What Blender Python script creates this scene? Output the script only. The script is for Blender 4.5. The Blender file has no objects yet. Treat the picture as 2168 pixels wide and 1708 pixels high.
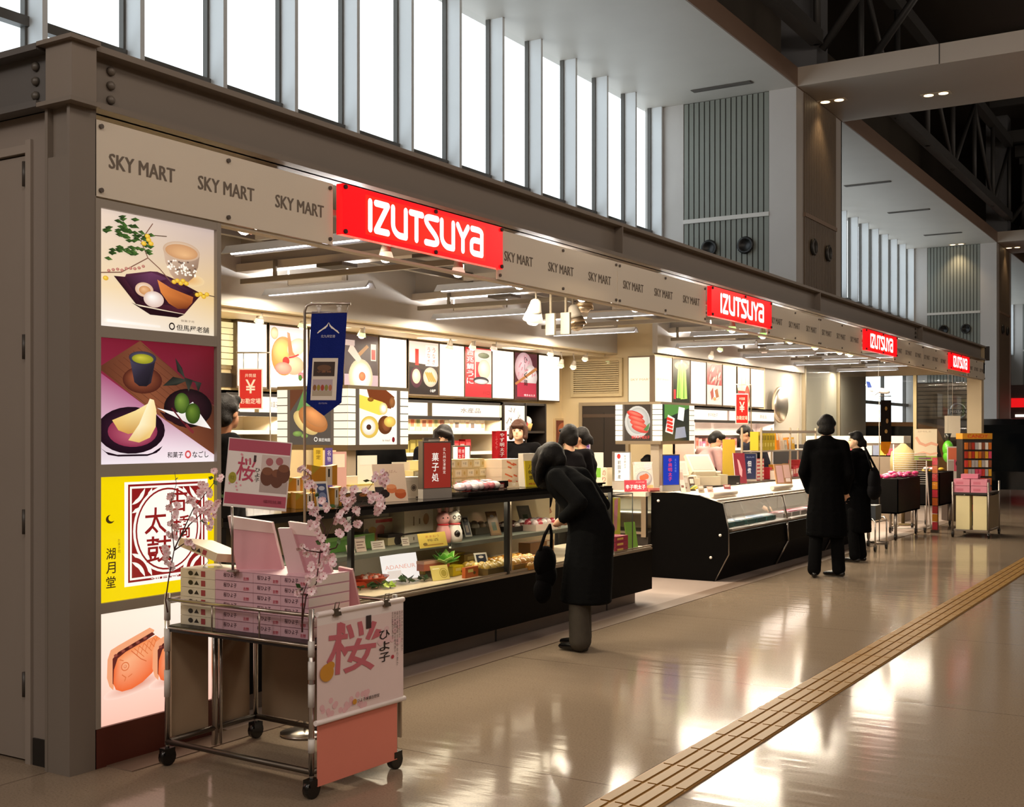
import bpy, bmesh, math, random
from mathutils import Vector, Matrix
random.seed(7)
SC = bpy.context.scene
COL = SC.collection
# ------------------------------------------------------------------ camera
F_PX, CX, CY, CAM_H = 2500.0, 1084.0, 917.0, 1.6
YAW = math.atan2(1546.0, F_PX)
SN, CS = math.sin(YAW), math.cos(YAW)
cam_d = bpy.data.cameras.new('camera')
cam = bpy.data.objects.new('camera', cam_d); COL.objects.link(cam)
cam.location = (0, 0, CAM_H); cam.rotation_euler = (math.pi/2, 0, YAW)
cam_d.sensor_fit = 'HORIZONTAL'; cam_d.sensor_width = 36.0
cam_d.lens = 36.0*F_PX/2168.0
cam_d.shift_y = (CY-854.0)/2168.0
cam_d.clip_end = 300
SC.camera = cam
# ------------------------------------------------------------------ view + world (bright overcast sky outside)
vs = SC.view_settings
vs.view_transform = 'Standard'; vs.look = 'None'; vs.exposure = 0.0; vs.gamma = 1.0
vs.use_curve_mapping = False
W = bpy.data.worlds.new('overcast'); SC.world = W; W.use_nodes = True
bg = W.node_tree.nodes['Background']
bg.inputs['Color'].default_value = (0.86, 0.94, 1.0, 1); bg.inputs['Strength'].default_value = 2.4
SC.cycles.max_bounces = 8; SC.cycles.diffuse_bounces = 4; SC.cycles.glossy_bounces = 4
SC.cycles.transparent_max_bounces = 12; SC.cycles.transmission_bounces = 4
SC.cycles.use_denoising = True
SC.cycles.sample_clamp_indirect = 4.0
SC.cycles.caustics_reflective = False; SC.cycles.caustics_refractive = False

def light(name, kind, loc, energy, color, rot=(0, 0, 0), **kw):
    d = bpy.data.lights.new(name, kind); d.energy = energy; d.color = color
    for k, v in kw.items(): setattr(d, k, v)
    o = bpy.data.objects.new(name, d); COL.objects.link(o); o.location = loc; o.rotation_euler = rot
    return o
# unseen warm point lights added to fill the concourse (behind and beside the camera)
for yy in (-8.0, -1.0, 6.0, 13.0, 29.0, 38.0):
    for xx in (1.5, 8.0):
        light('concourse_fill', 'POINT', (xx, yy, 7.4), 330 if yy < 10 else 170, (1.0, 0.84, 0.70), shadow_soft_size=.9)
light('concourse_fill', 'POINT', (-6.0, -5.0, 7.0), 760, (1.0, 0.88, 0.78), shadow_soft_size=.9)  # extra unseen fill, added to brighten the shop's side wall and door
light('concourse_fill', 'POINT', (-1.0, -3.5, 7.4), 260, (1.0, 0.86, 0.74), shadow_soft_size=.9)  # another unseen fill, added behind the camera
WARM = (1.0, 0.85, 0.64)

# ------------------------------------------------------------------ placing on real planes
def ray(px, py):
    u = (px-CX)/F_PX; v = (CY-py)/F_PX
    return Vector((-SN+u*CS, CS+u*SN, v))
def at(px, py, X=None, Y=None, Z=None, T=None):
    """the point of the plane X=, Y= or Z= (or at depth T) that a sight line from the camera meets"""
    r = ray(px, py)
    if X is not None: t = X/r.x
    elif Y is not None: t = Y/r.y
    elif Z is not None: t = (Z-CAM_H)/r.z
    else: t = T
    return Vector((r.x*t, r.y*t, CAM_H+r.z*t))

# ------------------------------------------------------------------ colours + materials
def C(h):
    def f(c): return c/12.92 if c <= 0.04045 else ((c+0.055)/1.055)**2.4
    return tuple(f(int(h[i:i+2], 16)/255.0) for i in (0, 2, 4))
MATS = {}
def mat(name, rough=0.6, metal=0.0, emit=0.0, noise=0.06, nscale=6.0, spec=0.5, bump=0.0, bscale=40.0, sss=0.0, coat=0.0):
    """surface whose colour comes from the part's own colour attribute, broken up by procedural noise"""
    m = bpy.data.materials.new(name); m.use_nodes = True; nt = m.node_tree; n = nt.nodes; L = nt.links
    b = n['Principled BSDF']; b.inputs['Roughness'].default_value = rough; b.inputs['Metallic'].default_value = metal
    b.inputs['Specular IOR Level'].default_value = spec
    a = n.new('ShaderNodeVertexColor'); a.layer_name = 'Col'
    tc = n.new('ShaderNodeTexCoord')
    if emit:
        L.new(a.outputs['Color'], b.inputs['Emission Color']); b.inputs['Emission Strength'].default_value = emit
        mx = n.new('ShaderNodeMixRGB'); mx.blend_type = 'MULTIPLY'; mx.inputs[0].default_value = 1
        mx.inputs[2].default_value = (.3, .3, .3, 1); L.new(a.outputs['Color'], mx.inputs[1]); L.new(mx.outputs[0], b.inputs['Base Color'])
    else:
        no = n.new('ShaderNodeTexNoise'); no.inputs['Scale'].default_value = nscale; no.inputs['Detail'].default_value = 4
        L.new(tc.outputs['Object'], no.inputs['Vector'])
        mr = n.new('ShaderNodeMapRange'); mr.inputs['To Min'].default_value = 1-noise*2; mr.inputs['To Max'].default_value = 1
        L.new(no.outputs['Fac'], mr.inputs['Value'])
        mx = n.new('ShaderNodeVectorMath'); mx.operation = 'SCALE'
        L.new(a.outputs['Color'], mx.inputs[0]); L.new(mr.outputs[0], mx.inputs['Scale']); L.new(mx.outputs[0], b.inputs['Base Color'])
    if bump:
        nb = n.new('ShaderNodeTexNoise'); nb.inputs['Scale'].default_value = bscale; nb.inputs['Detail'].default_value = 3
        L.new(tc.outputs['Object'], nb.inputs['Vector'])
        bp = n.new('ShaderNodeBump'); bp.inputs['Strength'].default_value = bump; bp.inputs['Distance'].default_value = .01
        L.new(nb.outputs['Fac'], bp.inputs['Height']); L.new(bp.outputs[0], b.inputs['Normal'])
    if sss: b.inputs['Subsurface Weight'].default_value = sss; b.inputs['Subsurface Scale'].default_value = .01
    if coat: b.inputs['Coat Weight'].default_value = coat
    MATS[name] = m; return m
mat('black', .5, noise=.05, spec=.06); mat('matte', .65); mat('gloss', .22, noise=.03); mat('satin', .42, noise=.04)
mat('metal', .28, metal=1.0, noise=.04); mat('steel', .45, metal=1.0, noise=.06)
mat('cloth', .95, noise=.12, nscale=25, spec=.06, bump=.35, bscale=160)
mat('hair', .6, noise=.25, nscale=60, spec=.25, bump=.4, bscale=120)
mat('skin', .5, noise=.04, sss=.15)
mat('film', .12, noise=.02, spec=.8, bump=.5, bscale=55, coat=.5)
mat('paint', .5, noise=.05, nscale=1.5); mat('lacquer', .10, noise=.03, spec=.28)
mat('glow', .4, emit=1.0); mat('tube', .4, emit=6.0); mat('lamp', .4, emit=4.0); mat('backlit', .25, emit=.95, spec=.4); mat('panel_lit', .3, emit=1.5)
mat('sign_lit', .25, emit=1.15)
def glass(name, tint=(1, 1, 1), refl=.08):
    m = bpy.data.materials.new(name); m.use_nodes = True; nt = m.node_tree; n = nt.nodes; L = nt.links
    n.remove(n['Principled BSDF'])
    t = n.new('ShaderNodeBsdfTransparent'); t.inputs[0].default_value = (*tint, 1)
    g = n.new('ShaderNodeBsdfGlossy'); g.inputs['Roughness'].default_value = .02
    lw = n.new('ShaderNodeLayerWeight'); lw.inputs[0].default_value = .2
    mu = n.new('ShaderNodeMath'); mu.operation = 'MULTIPLY_ADD'; mu.inputs[1].default_value = .6; mu.inputs[2].default_value = refl*.4
    L.new(lw.outputs['Fresnel'], mu.inputs[0])
    mx = n.new('ShaderNodeMixShader'); L.new(mu.outputs[0], mx.inputs[0]); L.new(t.outputs[0], mx.inputs[1]); L.new(g.outputs[0], mx.inputs[2])
    L.new(mx.outputs[0], n['Material Output'].inputs['Surface']); MATS[name] = m
def acrylic():
    m = bpy.data.materials.new('acrylic'); m.use_nodes = True; nt = m.node_tree; n = nt.nodes; L = nt.links
    a = n.new('ShaderNodeVertexColor'); a.layer_name = 'Col'; b = n['Principled BSDF']; b.inputs['Roughness'].default_value = .35
    L.new(a.outputs['Color'], b.inputs['Base Color'])
    t = n.new('ShaderNodeBsdfTranslucent'); L.new(a.outputs['Color'], t.inputs['Color'])
    mx = n.new('ShaderNodeMixShader'); mx.inputs[0].default_value = .2
    L.new(b.outputs[0], mx.inputs[1]); L.new(t.outputs[0], mx.inputs[2]); L.new(mx.outputs[0], n['Material Output'].inputs['Surface']); MATS['acrylic'] = m
acrylic()
glass('glass', (.97, .99, .98)); glass('clear', (.98, .98, .98), .03)

# ------------------------------------------------------------------ mesh builder
FONT_CACHE = {}
def glyphs(s, bold=False):
    k = (s, bold)
    if k not in FONT_CACHE:
        cu = bpy.data.curves.new('lettering', 'FONT'); cu.body = s; cu.resolution_u = 2; cu.align_x = 'CENTER'; cu.align_y = 'CENTER'
        if bold: cu.offset = .010
        o = bpy.data.objects.new('lettering', cu); COL.objects.link(o)
        dg = bpy.context.evaluated_depsgraph_get(); e = o.evaluated_get(dg); me = e.to_mesh()
        vs_ = [(v.co.x, v.co.y) for v in me.vertices]; fs = [tuple(p.vertices) for p in me.polygons]
        e.to_mesh_clear(); bpy.data.objects.remove(o); bpy.data.curves.remove(cu)
        if vs_:
            x0 = min(v[0] for v in vs_); x1 = max(v[0] for v in vs_); y0 = min(v[1] for v in vs_); y1 = max(v[1] for v in vs_)
            vs_ = [((x-(x0+x1)/2), (y-(y0+y1)/2)) for x, y in vs_]
            FONT_CACHE[k] = (vs_, fs, x1-x0, y1-y0)
        else: FONT_CACHE[k] = ([], [], 1, 1)
    return FONT_CACHE[k]
def ctr(o):
    p = Vector((0, 0, 0))
    while o is not None: p += Vector(o.location); o = o.parent
    return p
class MB:
    def __init__(self, M=None, mat='matte', col='ffffff'):
        self.v = []; self.f = []; self.c = []; self.m = []; self.s = []; self.M = M; self.mat = mat; self.col = col; self.names = []
    def _v(self, pts):
        b = len(self.v)
        self.v += [tuple(self.M @ Vector(p)) for p in pts] if self.M is not None else [tuple(p) for p in pts]
        return b
    def _f(self, f, col, mt, smooth=False):
        mt = mt or self.mat
        if mt not in self.names: self.names.append(mt)
        self.f.append(f); self.c.append(col or self.col); self.m.append(self.names.index(mt)); self.s.append(smooth)
    def box(self, x0, x1, y0, y1, z0, z1, col=None, mt=None):
        b = self._v([(x, y, z) for x in (x0, x1) for y in (y0, y1) for z in (z0, z1)])
        for q in ((0, 1, 3, 2), (4, 6, 7, 5), (0, 4, 5, 1), (2, 3, 7, 6), (0, 2, 6, 4), (1, 5, 7, 3)):
            self._f(tuple(b+i for i in q), col, mt)
        return self
    def cb(self, c, s, col=None, mt=None):
        return self.box(c[0]-s[0]/2, c[0]+s[0]/2, c[1]-s[1]/2, c[1]+s[1]/2, c[2]-s[2]/2, c[2]+s[2]/2, col, mt)
    def prism(self, pts, ext, col=None, mt=None, smooth=False):
        n = len(pts); e = Vector(ext); b = self._v([Vector(p) for p in pts]+[Vector(p)+e for p in pts])
        self._f(tuple(range(b+n-1, b-1, -1)), col, mt); self._f(tuple(range(b+n, b+2*n)), col, mt)
        for i in range(n): self._f((b+i, b+(i+1) % n, b+n+(i+1) % n, b+n+i), col, mt, smooth)
        return self
    def poly(self, pts, col=None, mt=None):
        b = self._v(pts); self._f(tuple(range(b, b+len(pts))), col, mt); return self
    def tube(self, pts, r, col=None, mt=None, seg=8, closed=False):
        pts = [Vector(p) for p in pts]; n = len(pts); rs = r if isinstance(r, (list, tuple)) else [r]*n
        d0 = (pts[1]-pts[0]).normalized(); up = Vector((0, 0, 1)) if abs(d0.z) < .9 else Vector((1, 0, 0))
        a = d0.cross(up).normalized(); base = None
        for i, p in enumerate(pts):
            if i == 0: d = pts[1]-pts[0]
            elif i == n-1: d = pts[-1]-pts[-2]
            else: d = (pts[i+1]-pts[i]).normalized()+(pts[i]-pts[i-1]).normalized()
            d = d.normalized() if d.length > 1e-9 else d0
            a = (a-d*a.dot(d)); a = a.normalized() if a.length > 1e-6 else d.orthogonal().normalized()
            bb = d.cross(a)
            k = self._v([p+(a*math.cos(t)+bb*math.sin(t))*rs[i] for t in [2*math.pi*j/seg for j in range(seg)]])
            if i: 
                for j in range(seg): self._f((k-seg+j, k-seg+(j+1) % seg, k+(j+1) % seg, k+j), col, mt, True)
            else: base = k
        self._f(tuple(range(base+seg-1, base-1, -1)), col, mt); self._f(tuple(range(k, k+seg)), col, mt)
        return self
    def cyl(self, p0, p1, r, col=None, mt=None, seg=16, r2=None):
        return self.tube([p0, p1], [r, r if r2 is None else r2], col, mt, seg)
    def lathe(self, c, prof, col=None, mt=None, seg=20, sx=1, sy=1, axis=None, cols=None):
        """prof: (radius, height) pairs about a vertical axis (or AXIS) at c"""
        c = Vector(c); q = Vector((0, 0, 1)).rotation_difference(Vector(axis)) if axis is not None else None
        prev = None
        for i, (r, h) in enumerate(prof):
            ring = [Vector((r*sx*math.cos(2*math.pi*j/seg), r*sy*math.sin(2*math.pi*j/seg), h)) for j in range(seg)]
            k = self._v([c+(q @ p if q else p) for p in ring])
            cc = cols[i] if cols else col
            if prev is not None:
                for j in range(seg): self._f((prev+j, prev+(j+1) % seg, k+(j+1) % seg, k+j), cc, mt, True)
            elif r > 1e-5: self._f(tuple(range(k+seg-1, k-1, -1)), cc, mt)
            prev = k
        if prof[-1][0] > 1e-5: self._f(tuple(range(prev, prev+seg)), col if not cols else cols[-1], mt)
        return self
    def ball(self, c, r, col=None, mt=None, seg=14, rings=8):
        r = r if isinstance(r, (tuple, list)) else (r, r, r); c = Vector(c)
        pr = [(max(1e-6, math.sin(math.pi*i/rings)), -math.cos(math.pi*i/rings)) for i in range(rings+1)]
        prev = None
        for s_, h in pr:
            k = self._v([c+Vector((r[0]*s_*math.cos(2*math.pi*j/seg), r[1]*s_*math.sin(2*math.pi*j/seg), r[2]*h)) for j in range(seg)])
            if prev is not None:
                for j in range(seg): self._f((prev+j, prev+(j+1) % seg, k+(j+1) % seg, k+j), col, mt, True)
            prev = k
        return self
    def build(self, name, parent=None, loc=None, label=None, cat=None, group=None, kind=None, bevel=0.0, subsurf=0):
        o3 = ctr(parent) if parent is not None else Vector(loc) if loc is not None else Vector((0, 0, 0))
        me = bpy.data.meshes.new(name)
        me.from_pydata([(x-o3.x, y-o3.y, z-o3.z) for x, y, z in self.v], [], self.f)
        for nm in self.names: me.materials.append(MATS[nm])
        at_ = me.color_attributes.new('Col', 'BYTE_COLOR', 'CORNER')
        cache = {}; buf = []
        for p, ch in zip(me.polygons, self.c):
            if isinstance(ch, tuple):
                for q in ch: buf.extend(tuple(int(q[i:i+2], 16)/255 for i in (0, 2, 4))+(1.0,))
                continue
            if ch not in cache: cache[ch] = tuple(int(ch[i:i+2], 16)/255 for i in (0, 2, 4))+(1.0,)
            buf.extend(cache[ch]*p.loop_total)
        at_.data.foreach_set('color_srgb', buf)
        me.polygons.foreach_set('material_index', self.m); me.polygons.foreach_set('use_smooth', self.s)
        me.update()
        o = bpy.data.objects.new(name, me); COL.objects.link(o)
        if parent is not None: o.parent = parent
        else: o.location = o3
        if bevel:
            bv = o.modifiers.new('bevel', 'BEVEL'); bv.width = bevel; bv.segments = 2; bv.limit_method = 'ANGLE'
        if subsurf:
            sb = o.modifiers.new('smooth', 'SUBSURF'); sb.levels = sb.render_levels = subsurf
        return tag(o, label, cat, group, kind)
    # ---- flat artwork on a plane given by O (lower left), U (to the right), V (up), N (towards the viewer); coordinates 0..1
    def plane(self, O, U, V, mt=None):
        self.O, self.U, self.V = Vector(O), Vector(U), Vector(V); self.N = self.U.cross(self.V).normalized()
        self.lay = 0; self.pm = mt or self.mat; self.asp = self.U.length/self.V.length; return self
    def p2(self, x, y): return self.O+self.U*x+self.V*y+self.N*(.00006*self.lay)
    def A(self, pts, col):
        self.lay += 1; self.poly([self.p2(x, y) for x, y in pts], col, self.pm); return self
    def rect(self, x0, y0, x1, y1, col): return self.A([(x0, y0), (x1, y0), (x1, y1), (x0, y1)], col)
    def ell(self, x, y, rx, ry, col, n=24, rot=0, a0=0, a1=360):
        R = math.radians; pts = []
        for i in range(n+(0 if a1-a0 == 360 else 1)):
            a = R(a0+(a1-a0)*i/n); ex, ey = rx*math.cos(a), ry*math.sin(a)
            pts.append((x+(ex*math.cos(R(rot))*1-ey*math.sin(R(rot))/self.asp), y+(ex*math.sin(R(rot))*self.asp+ey*math.cos(R(rot)))))
        return self.A(pts, col)
    def stroke(self, pts, w, col, cap=.3):
        """constant-width line; w in units of the width"""
        self.lay += 1
        for (x0, y0), (x1, y1) in zip(pts[:-1], pts[1:]):
            self.lay += .25
            dx, dy = (x1-x0)*self.asp, (y1-y0); l = math.hypot(dx, dy) or 1e-6
            ox, oy = -dy/l*w*self.asp/2, dx/l*w*self.asp/2
            ex, ey = dx/l*w*self.asp*cap, dy/l*w*self.asp*cap
            q = [(x0-ex/self.asp+ox/self.asp, y0-ey+oy), (x0-ex/self.asp-ox/self.asp, y0-ey-oy), (x1+ex/self.asp-ox/self.asp, y1+ey-oy), (x1+ex/self.asp+ox/self.asp, y1+ey+oy)]
            self.poly([self.p2(*p) for p in q], col, self.pm)
        return self
    def grad(self, pts, cols):
        """printed colour blend: one colour per corner"""
        return self.A(pts, tuple(cols))
    def gell(self, x, y, rx, ry, ci, co, rot=0, hx=-.25, hy=.3, n=26):
        """printed ellipse whose colour runs from ci near its highlight to co at the rim"""
        self.lay += 1; R = math.radians; pts = []
        tr = lambda ex, ey: (x+(ex*math.cos(R(rot))-ey*math.sin(R(rot))/self.asp), y+(ex*math.sin(R(rot))*self.asp+ey*math.cos(R(rot))))
        c = self.p2(*tr(hx*rx, hy*ry)); ring = [self.p2(*tr(rx*math.cos(2*math.pi*i/n), ry*math.sin(2*math.pi*i/n))) for i in range(n)]
        b = self._v([c]+ring)
        for i in range(n): self._f((b, b+1+i, b+1+(i+1) % n), (ci, co, co), self.pm)
        return self
    def ring(self, x, y, rx, ry, w, col, n=28, a0=0, a1=360):
        pts = [(x+rx*math.cos(math.radians(a0+(a1-a0)*i/n)), y+ry*math.sin(math.radians(a0+(a1-a0)*i/n))) for i in range(n+1)]
        return self.stroke(pts, w, col)
    def text(self, s, x, y, h, col, w=None, bold=False, rot=0):
        """h: letter height in units of the panel's height; w: squeeze to this width"""
        vs_, fs, tw, th = glyphs(s, bold); self.lay += 1
        k = h*self.V.length/max(th, .35); sx = k if w is None else w*self.U.length/max(tw, 1e-3)
        ul, vl = self.U.normalized(), self.V.normalized(); o = self.p2(x, y); cr, sr = math.cos(rot), math.sin(rot)
        b = self._v([o+ul*(a*sx*cr-bb*k*sr)+vl*(a*sx*sr+bb*k*cr) for a, bb in vs_])
        for f in fs: self._f(tuple(b+i for i in f), col, self.pm)
        return self
    def vtext(self, s, x, y1, y0, col, w, bold=False):
        n = len(s); st = (y1-y0)/n
        for i, ch in enumerate(s):
            self.text(ch, x, y1-st*(i+.5), st*.82, col, w=w if ch not in 'ーいし一' else w*.7, bold=bold)
        return self
def tag(o, label=None, cat=None, group=None, kind=None):
    for k, v in (('label', label), ('category', cat), ('group', group), ('kind', kind)):
        if v: o[k] = v
    return o
def thing(name, label, cat, loc=(0, 0, 0), group=None, kind=None):
    o = bpy.data.objects.new(name, None); COL.objects.link(o); o.location = loc; o.empty_display_size = .1
    return tag(o, label, cat, group, kind)
def dup(root, loc, label=None, group=None):
    r = root.copy(); COL.objects.link(r); r.location = loc
    if label: r['label'] = label
    if group: r['group'] = group
    for ch in list(root.children):
        c = ch.copy(); COL.objects.link(c); c.parent = r
        for g in list(ch.children):
            d = g.copy(); COL.objects.link(d); d.parent = c
    return r
def place(x, y, z, rz=0, tilt=0, roll=0):
    """local frame: +X to the viewer's right, -Y towards the viewer; rz turns it about the vertical, tilt leans it back"""
    return Matrix.Translation((x, y, z)) @ Matrix.Rotation(math.radians(rz), 4, 'Z') @ Matrix.Rotation(math.radians(-tilt), 4, 'X') @ Matrix.Rotation(math.radians(roll), 4, 'Y')
def struct(mb, name, parent=None, **kw): return mb.build(name, parent, kind=None if parent is not None else 'structure', **kw)
# ================================================================== the hall
def floor_mat():
    m = bpy.data.materials.new('terrazzo'); m.use_nodes = True; nt = m.node_tree; n = nt.nodes; L = nt.links
    b = n['Principled BSDF']; tc = n.new('ShaderNodeTexCoord')
    n1 = n.new('ShaderNodeTexNoise'); n1.inputs['Scale'].default_value = 90; n1.inputs['Detail'].default_value = 5; n1.inputs['Roughness'].default_value = .8
    L.new(tc.outputs['Object'], n1.inputs['Vector'])
    cr = n.new('ShaderNodeValToRGB'); e = cr.color_ramp.elements
    e[0].position = .30; e[0].color = (*C('4c4036'), 1); e[1].position = .62; e[1].color = (*C('978674'), 1)
    e2 = cr.color_ramp.elements.new(.42); e2.color = (*C('8a7a68'), 1)
    L.new(n1.outputs['Fac'], cr.inputs['Fac'])
    br = n.new('ShaderNodeTexBrick'); br.offset = 0; br.inputs['Scale'].default_value = 1
    br.inputs['Brick Width'].default_value = 2.4; br.inputs['Row Height'].default_value = 2.4; br.inputs['Mortar Size'].default_value = .004
    br.inputs['Color1'].default_value = br.inputs['Color2'].default_value = (1, 1, 1, 1); br.inputs['Mortar'].default_value = (.45, .42, .4, 1)
    L.new(tc.outputs['Object'], br.inputs['Vector'])
    mx = n.new('ShaderNodeMixRGB'); mx.blend_type = 'MULTIPLY'; mx.inputs[0].default_value = 1
    L.new(cr.outputs['Color'], mx.inputs[1]); L.new(br.outputs['Color'], mx.inputs[2]); L.new(mx.outputs[0], b.inputs['Base Color'])
    b.inputs['Roughness'].default_value = .11; b.inputs['Specular IOR Level'].default_value = .14
    mp_ = n.new('ShaderNodeMapping'); mp_.inputs['Rotation'].default_value = (0, 0, -.45); mp_.inputs['Scale'].default_value = (1.6, 9.0, 1)
    n2 = n.new('ShaderNodeTexNoise'); n2.inputs['Scale'].default_value = 1.0; n2.inputs['Detail'].default_value = 3
    L.new(tc.outputs['Object'], mp_.inputs['Vector']); L.new(mp_.outputs[0], n2.inputs['Vector'])
    bp = n.new('ShaderNodeBump'); bp.inputs['Strength'].default_value = .07; bp.inputs['Distance'].default_value = .02
    L.new(n2.outputs['Fac'], bp.inputs['Height']); L.new(bp.outputs[0], b.inputs['Normal'])
    MATS['terrazzo'] = m
floor_mat()
def S(mt='paint', col='b8b0a6'): return MB(mat=mt, col=col)
XW, XP = -10.2, -7.2                       # window plane, front of the great pillars
BAYS = [(0.4, 3.4), (21.9, 24.9), (43.4, 46.4), (64.9, 67.9)]
ZS = 8.18
struct(S('terrazzo').box(-14, 17, -12, 80, -.2, 0), 'floor')
struct(S('satin', 'a5948a').box(-8.6, -4.64, 4.6, 26.5, 0, .004), 'floor_shop')
struct(S('satin', '7d6a5c').box(-4.64, -4.46, 3.8, 26.6, 0, .005), 'trim_1')
# ochre tactile paving: four raised bars per tile
t = S('satin', 'a87c3c'); t.box(-2.39, -2.11, -6, 60, 0, .006)
for i in range(4):
    x = -2.385+.07*i
    for j in range(200):
        y = -6+.33*j
        t.box(x+.012, x+.058, y+.008, y+.322, .006, .012, '96702f')
struct(t, 'trim_2')
struct(S('paint', '6b5f54').box(16, 16.2, -12, 80, 0, 13), 'wall_right')
struct(S('paint', '5c5148').box(-14, 16, 80, 80.2, 0, 13), 'wall_far')
struct(S('paint', '6b5f54').box(-14, 16, -12.2, -12, 0, 13), 'wall_behind')
struct(S('paint', '3a352f').box(-14, 16.2, -12.2, 80.2, 12.6, 12.8), 'ceiling_roof')
# wall that carries the clerestory; ground-floor glazing left open at its far end
w = S('paint', '6e675e')
w.box(XW-.2, XW, -12, 34, 0, 4.7); w.box(XW-.2, XW, 46, 80, 0, 4.7); w.box(XW-.2, XW, 34, 46, 3.7, 5.6); w.box(XW-.2, XW, 34, 46, 0, .3)
w.box(XW-.2, XW, 24.9, 80, 4.7, 5.6); w.box(XW-.2, XW, -12, 80, 8.35, 12.6)
struct(w, 'wall_left')
def window_bay(n, y0, y1, z0, fins):
    r = tag(bpy.data.objects.new(f'window_{n}', None), kind='structure'); COL.objects.link(r)
    g = S('glass').poly([(XW-.03, y0, z0), (XW-.03, y1, z0), (XW-.03, y1, 8.35), (XW-.03, y0, 8.35)]); g.build('glass_panes', r)
    fr = S('paint', '57544f')
    fr.box(XW-.06, XW+.05, y0, y1, 5.6, 5.70); fr.box(XW-.06, XW+.05, y0, y1, 8.27, 8.35)
    for y in fins: fr.box(XW-.05, XW+.02, y-.06, y+.06, z0, 8.35)
    fr.build('frame', r)
    for y in fins: S('paint', 'dfe3e6').box(XW, XW+.25, y-.03, y+.03, z0, 8.3).build('fin', r)
window_bay(1, 3.4, 21.9, 4.7, [21.9-1.203*k-.05 for k in range(0, 15)])
window_bay(2, 24.9, 43.4, 5.6, [43.35-1.203*k for k in range(0, 16)])
window_bay(3, 46.4, 64.9, 5.6, [64.85-1.203*k for k in range(0, 16)])
r = tag(bpy.data.objects.new('window_4', None), kind='structure'); COL.objects.link(r)
S('glass').poly([(XW-.03, 34, .3), (XW-.03, 46, .3), (XW-.03, 46, 3.7), (XW-.03, 34, 3.7)]).build('glass_panes', r)
fr = S('paint', '5a5650')
for y in (34, 37, 40, 43, 46): fr.box(XW-.06, XW+.04, y-.05, y+.05, .3, 3.7)
fr.box(XW-.06, XW+.04, 34, 46, 2.55, 2.65); fr.build('frame', r)
# soffit along the windows with its brown outer face
s = S('paint', 'cfc8be'); s.box(XW-.2, XP, -12, 80, ZS, ZS+.15); s.box(XP, XP+.03, -12, 80, ZS, ZS+.36, '8d7464')
struct(s, 'ceiling_soffit')
vents = []
for i, y in enumerate((21.15, 26.9, 31.4, 35.9, 40.6)):
    v = S('matte', '57524c'); v.box(-9.0, -7.8, y-.09, y+.09, ZS-.012, ZS-.004)
    for k in range(5): v.box(-8.98, -7.82, y-.075+.034*k, y-.06+.034*k, ZS-.02, ZS-.012, '6c665f')
    v.build('ceiling_vent', None, (-8.4, y, ZS), ['dark slot vent in the white soffit right above the nearest grooved pillar', 'slot vent in the far soffit just past the nearest grooved pillar', 'dark slot vent in far soffit, nearest one seen beyond the near pillar', 'dark slot vent midway along the far soffit beyond the near pillar', 'dark slot vent in far soffit closest to the second pillar'][i], 'vent', 'slot vents in the high soffit')
for i, (y0, y1) in enumerate(BAYS):
    p = S('paint', 'c4c0bc')
    p.box(XW-.15, -9.51, y0, y1, 0, ZS); p.box(-7.735, XP, y0, y1-.5, 0, ZS); p.box(-9.51, -7.735, y0+.06, y1-.06, 0, ZS, '8c9088'); p.box(XW, XP, y1-.06, y1, 0, ZS)
    p.box(-7.735, XP, y1-.5, y1, 0, ZS)
    struct(p, f'wall_pillar_{i+1}')
    root = bpy.data.objects[f'wall_pillar_{i+1}']
    g = S('paint', '868a82')
    n_ = 16; st = (9.51-7.735)/n_
    for k in range(n_): g.box(-9.51+st*k+.012, -9.51+st*(k+1)-.012, y0+.012, y0+.07, 0, ZS-.01)
    g.box(-9.51, -7.735, y0+.03, y0+.065, 0, ZS-.01, '2e302b')
    for k in range(20): 
        ya = y0+.42+(y1-y0-.92)/20*k; g.box(XP, XP+.03, ya+.012, ya+(y1-y0-.92)/20-.012, 0, ZS-.01, '7a6a58')
    g.build('grooved_panel', root)
    tr = S('paint', 'd4d0ca'); tr.box(-9.51, -7.735, y0-.02, y0+.02, 5.78, 5.86); tr.box(XP, XP+.05, y0+.42, y1-.5, 5.78, 5.86, '8d7460'); tr.build('rail', root)
    for k in range(2):
        nz = S('satin', '3a3835')
        yy = y0+.9+.96*k; nz.lathe((XP+.03, yy, 5.25), [(.15, 0), (.17, .05), (.13, .07), (.11, .02), (.0, .01)], axis=(1, 0, 0)); nz.build('air_nozzle', root)
        nz = S('satin', '1c1b1a'); nz.lathe((-8.95+.75*k, y0+.01, 5.25), [(.15, 0), (.17, .05), (.13, .07), (.11, .02), (.0, .01)], axis=(0, -1, 0)); nz.build('air_nozzle', root)
    # slab that crosses the concourse at each pillar
    b = S('paint', 'c2b6a8'); b.box(XP+.03, 16, y0, y1, ZS, ZS+.36)
    struct(b, f'ceiling_bridge_{i+1}')
    for k in range(1, 9): S('paint', '4a443e').box(XP+2.6*k, XP+2.6*k+.02, y0-.004, y0, ZS+.0, ZS+.36).build('joint', bpy.data.objects[f'ceiling_bridge_{i+1}'])
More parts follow.
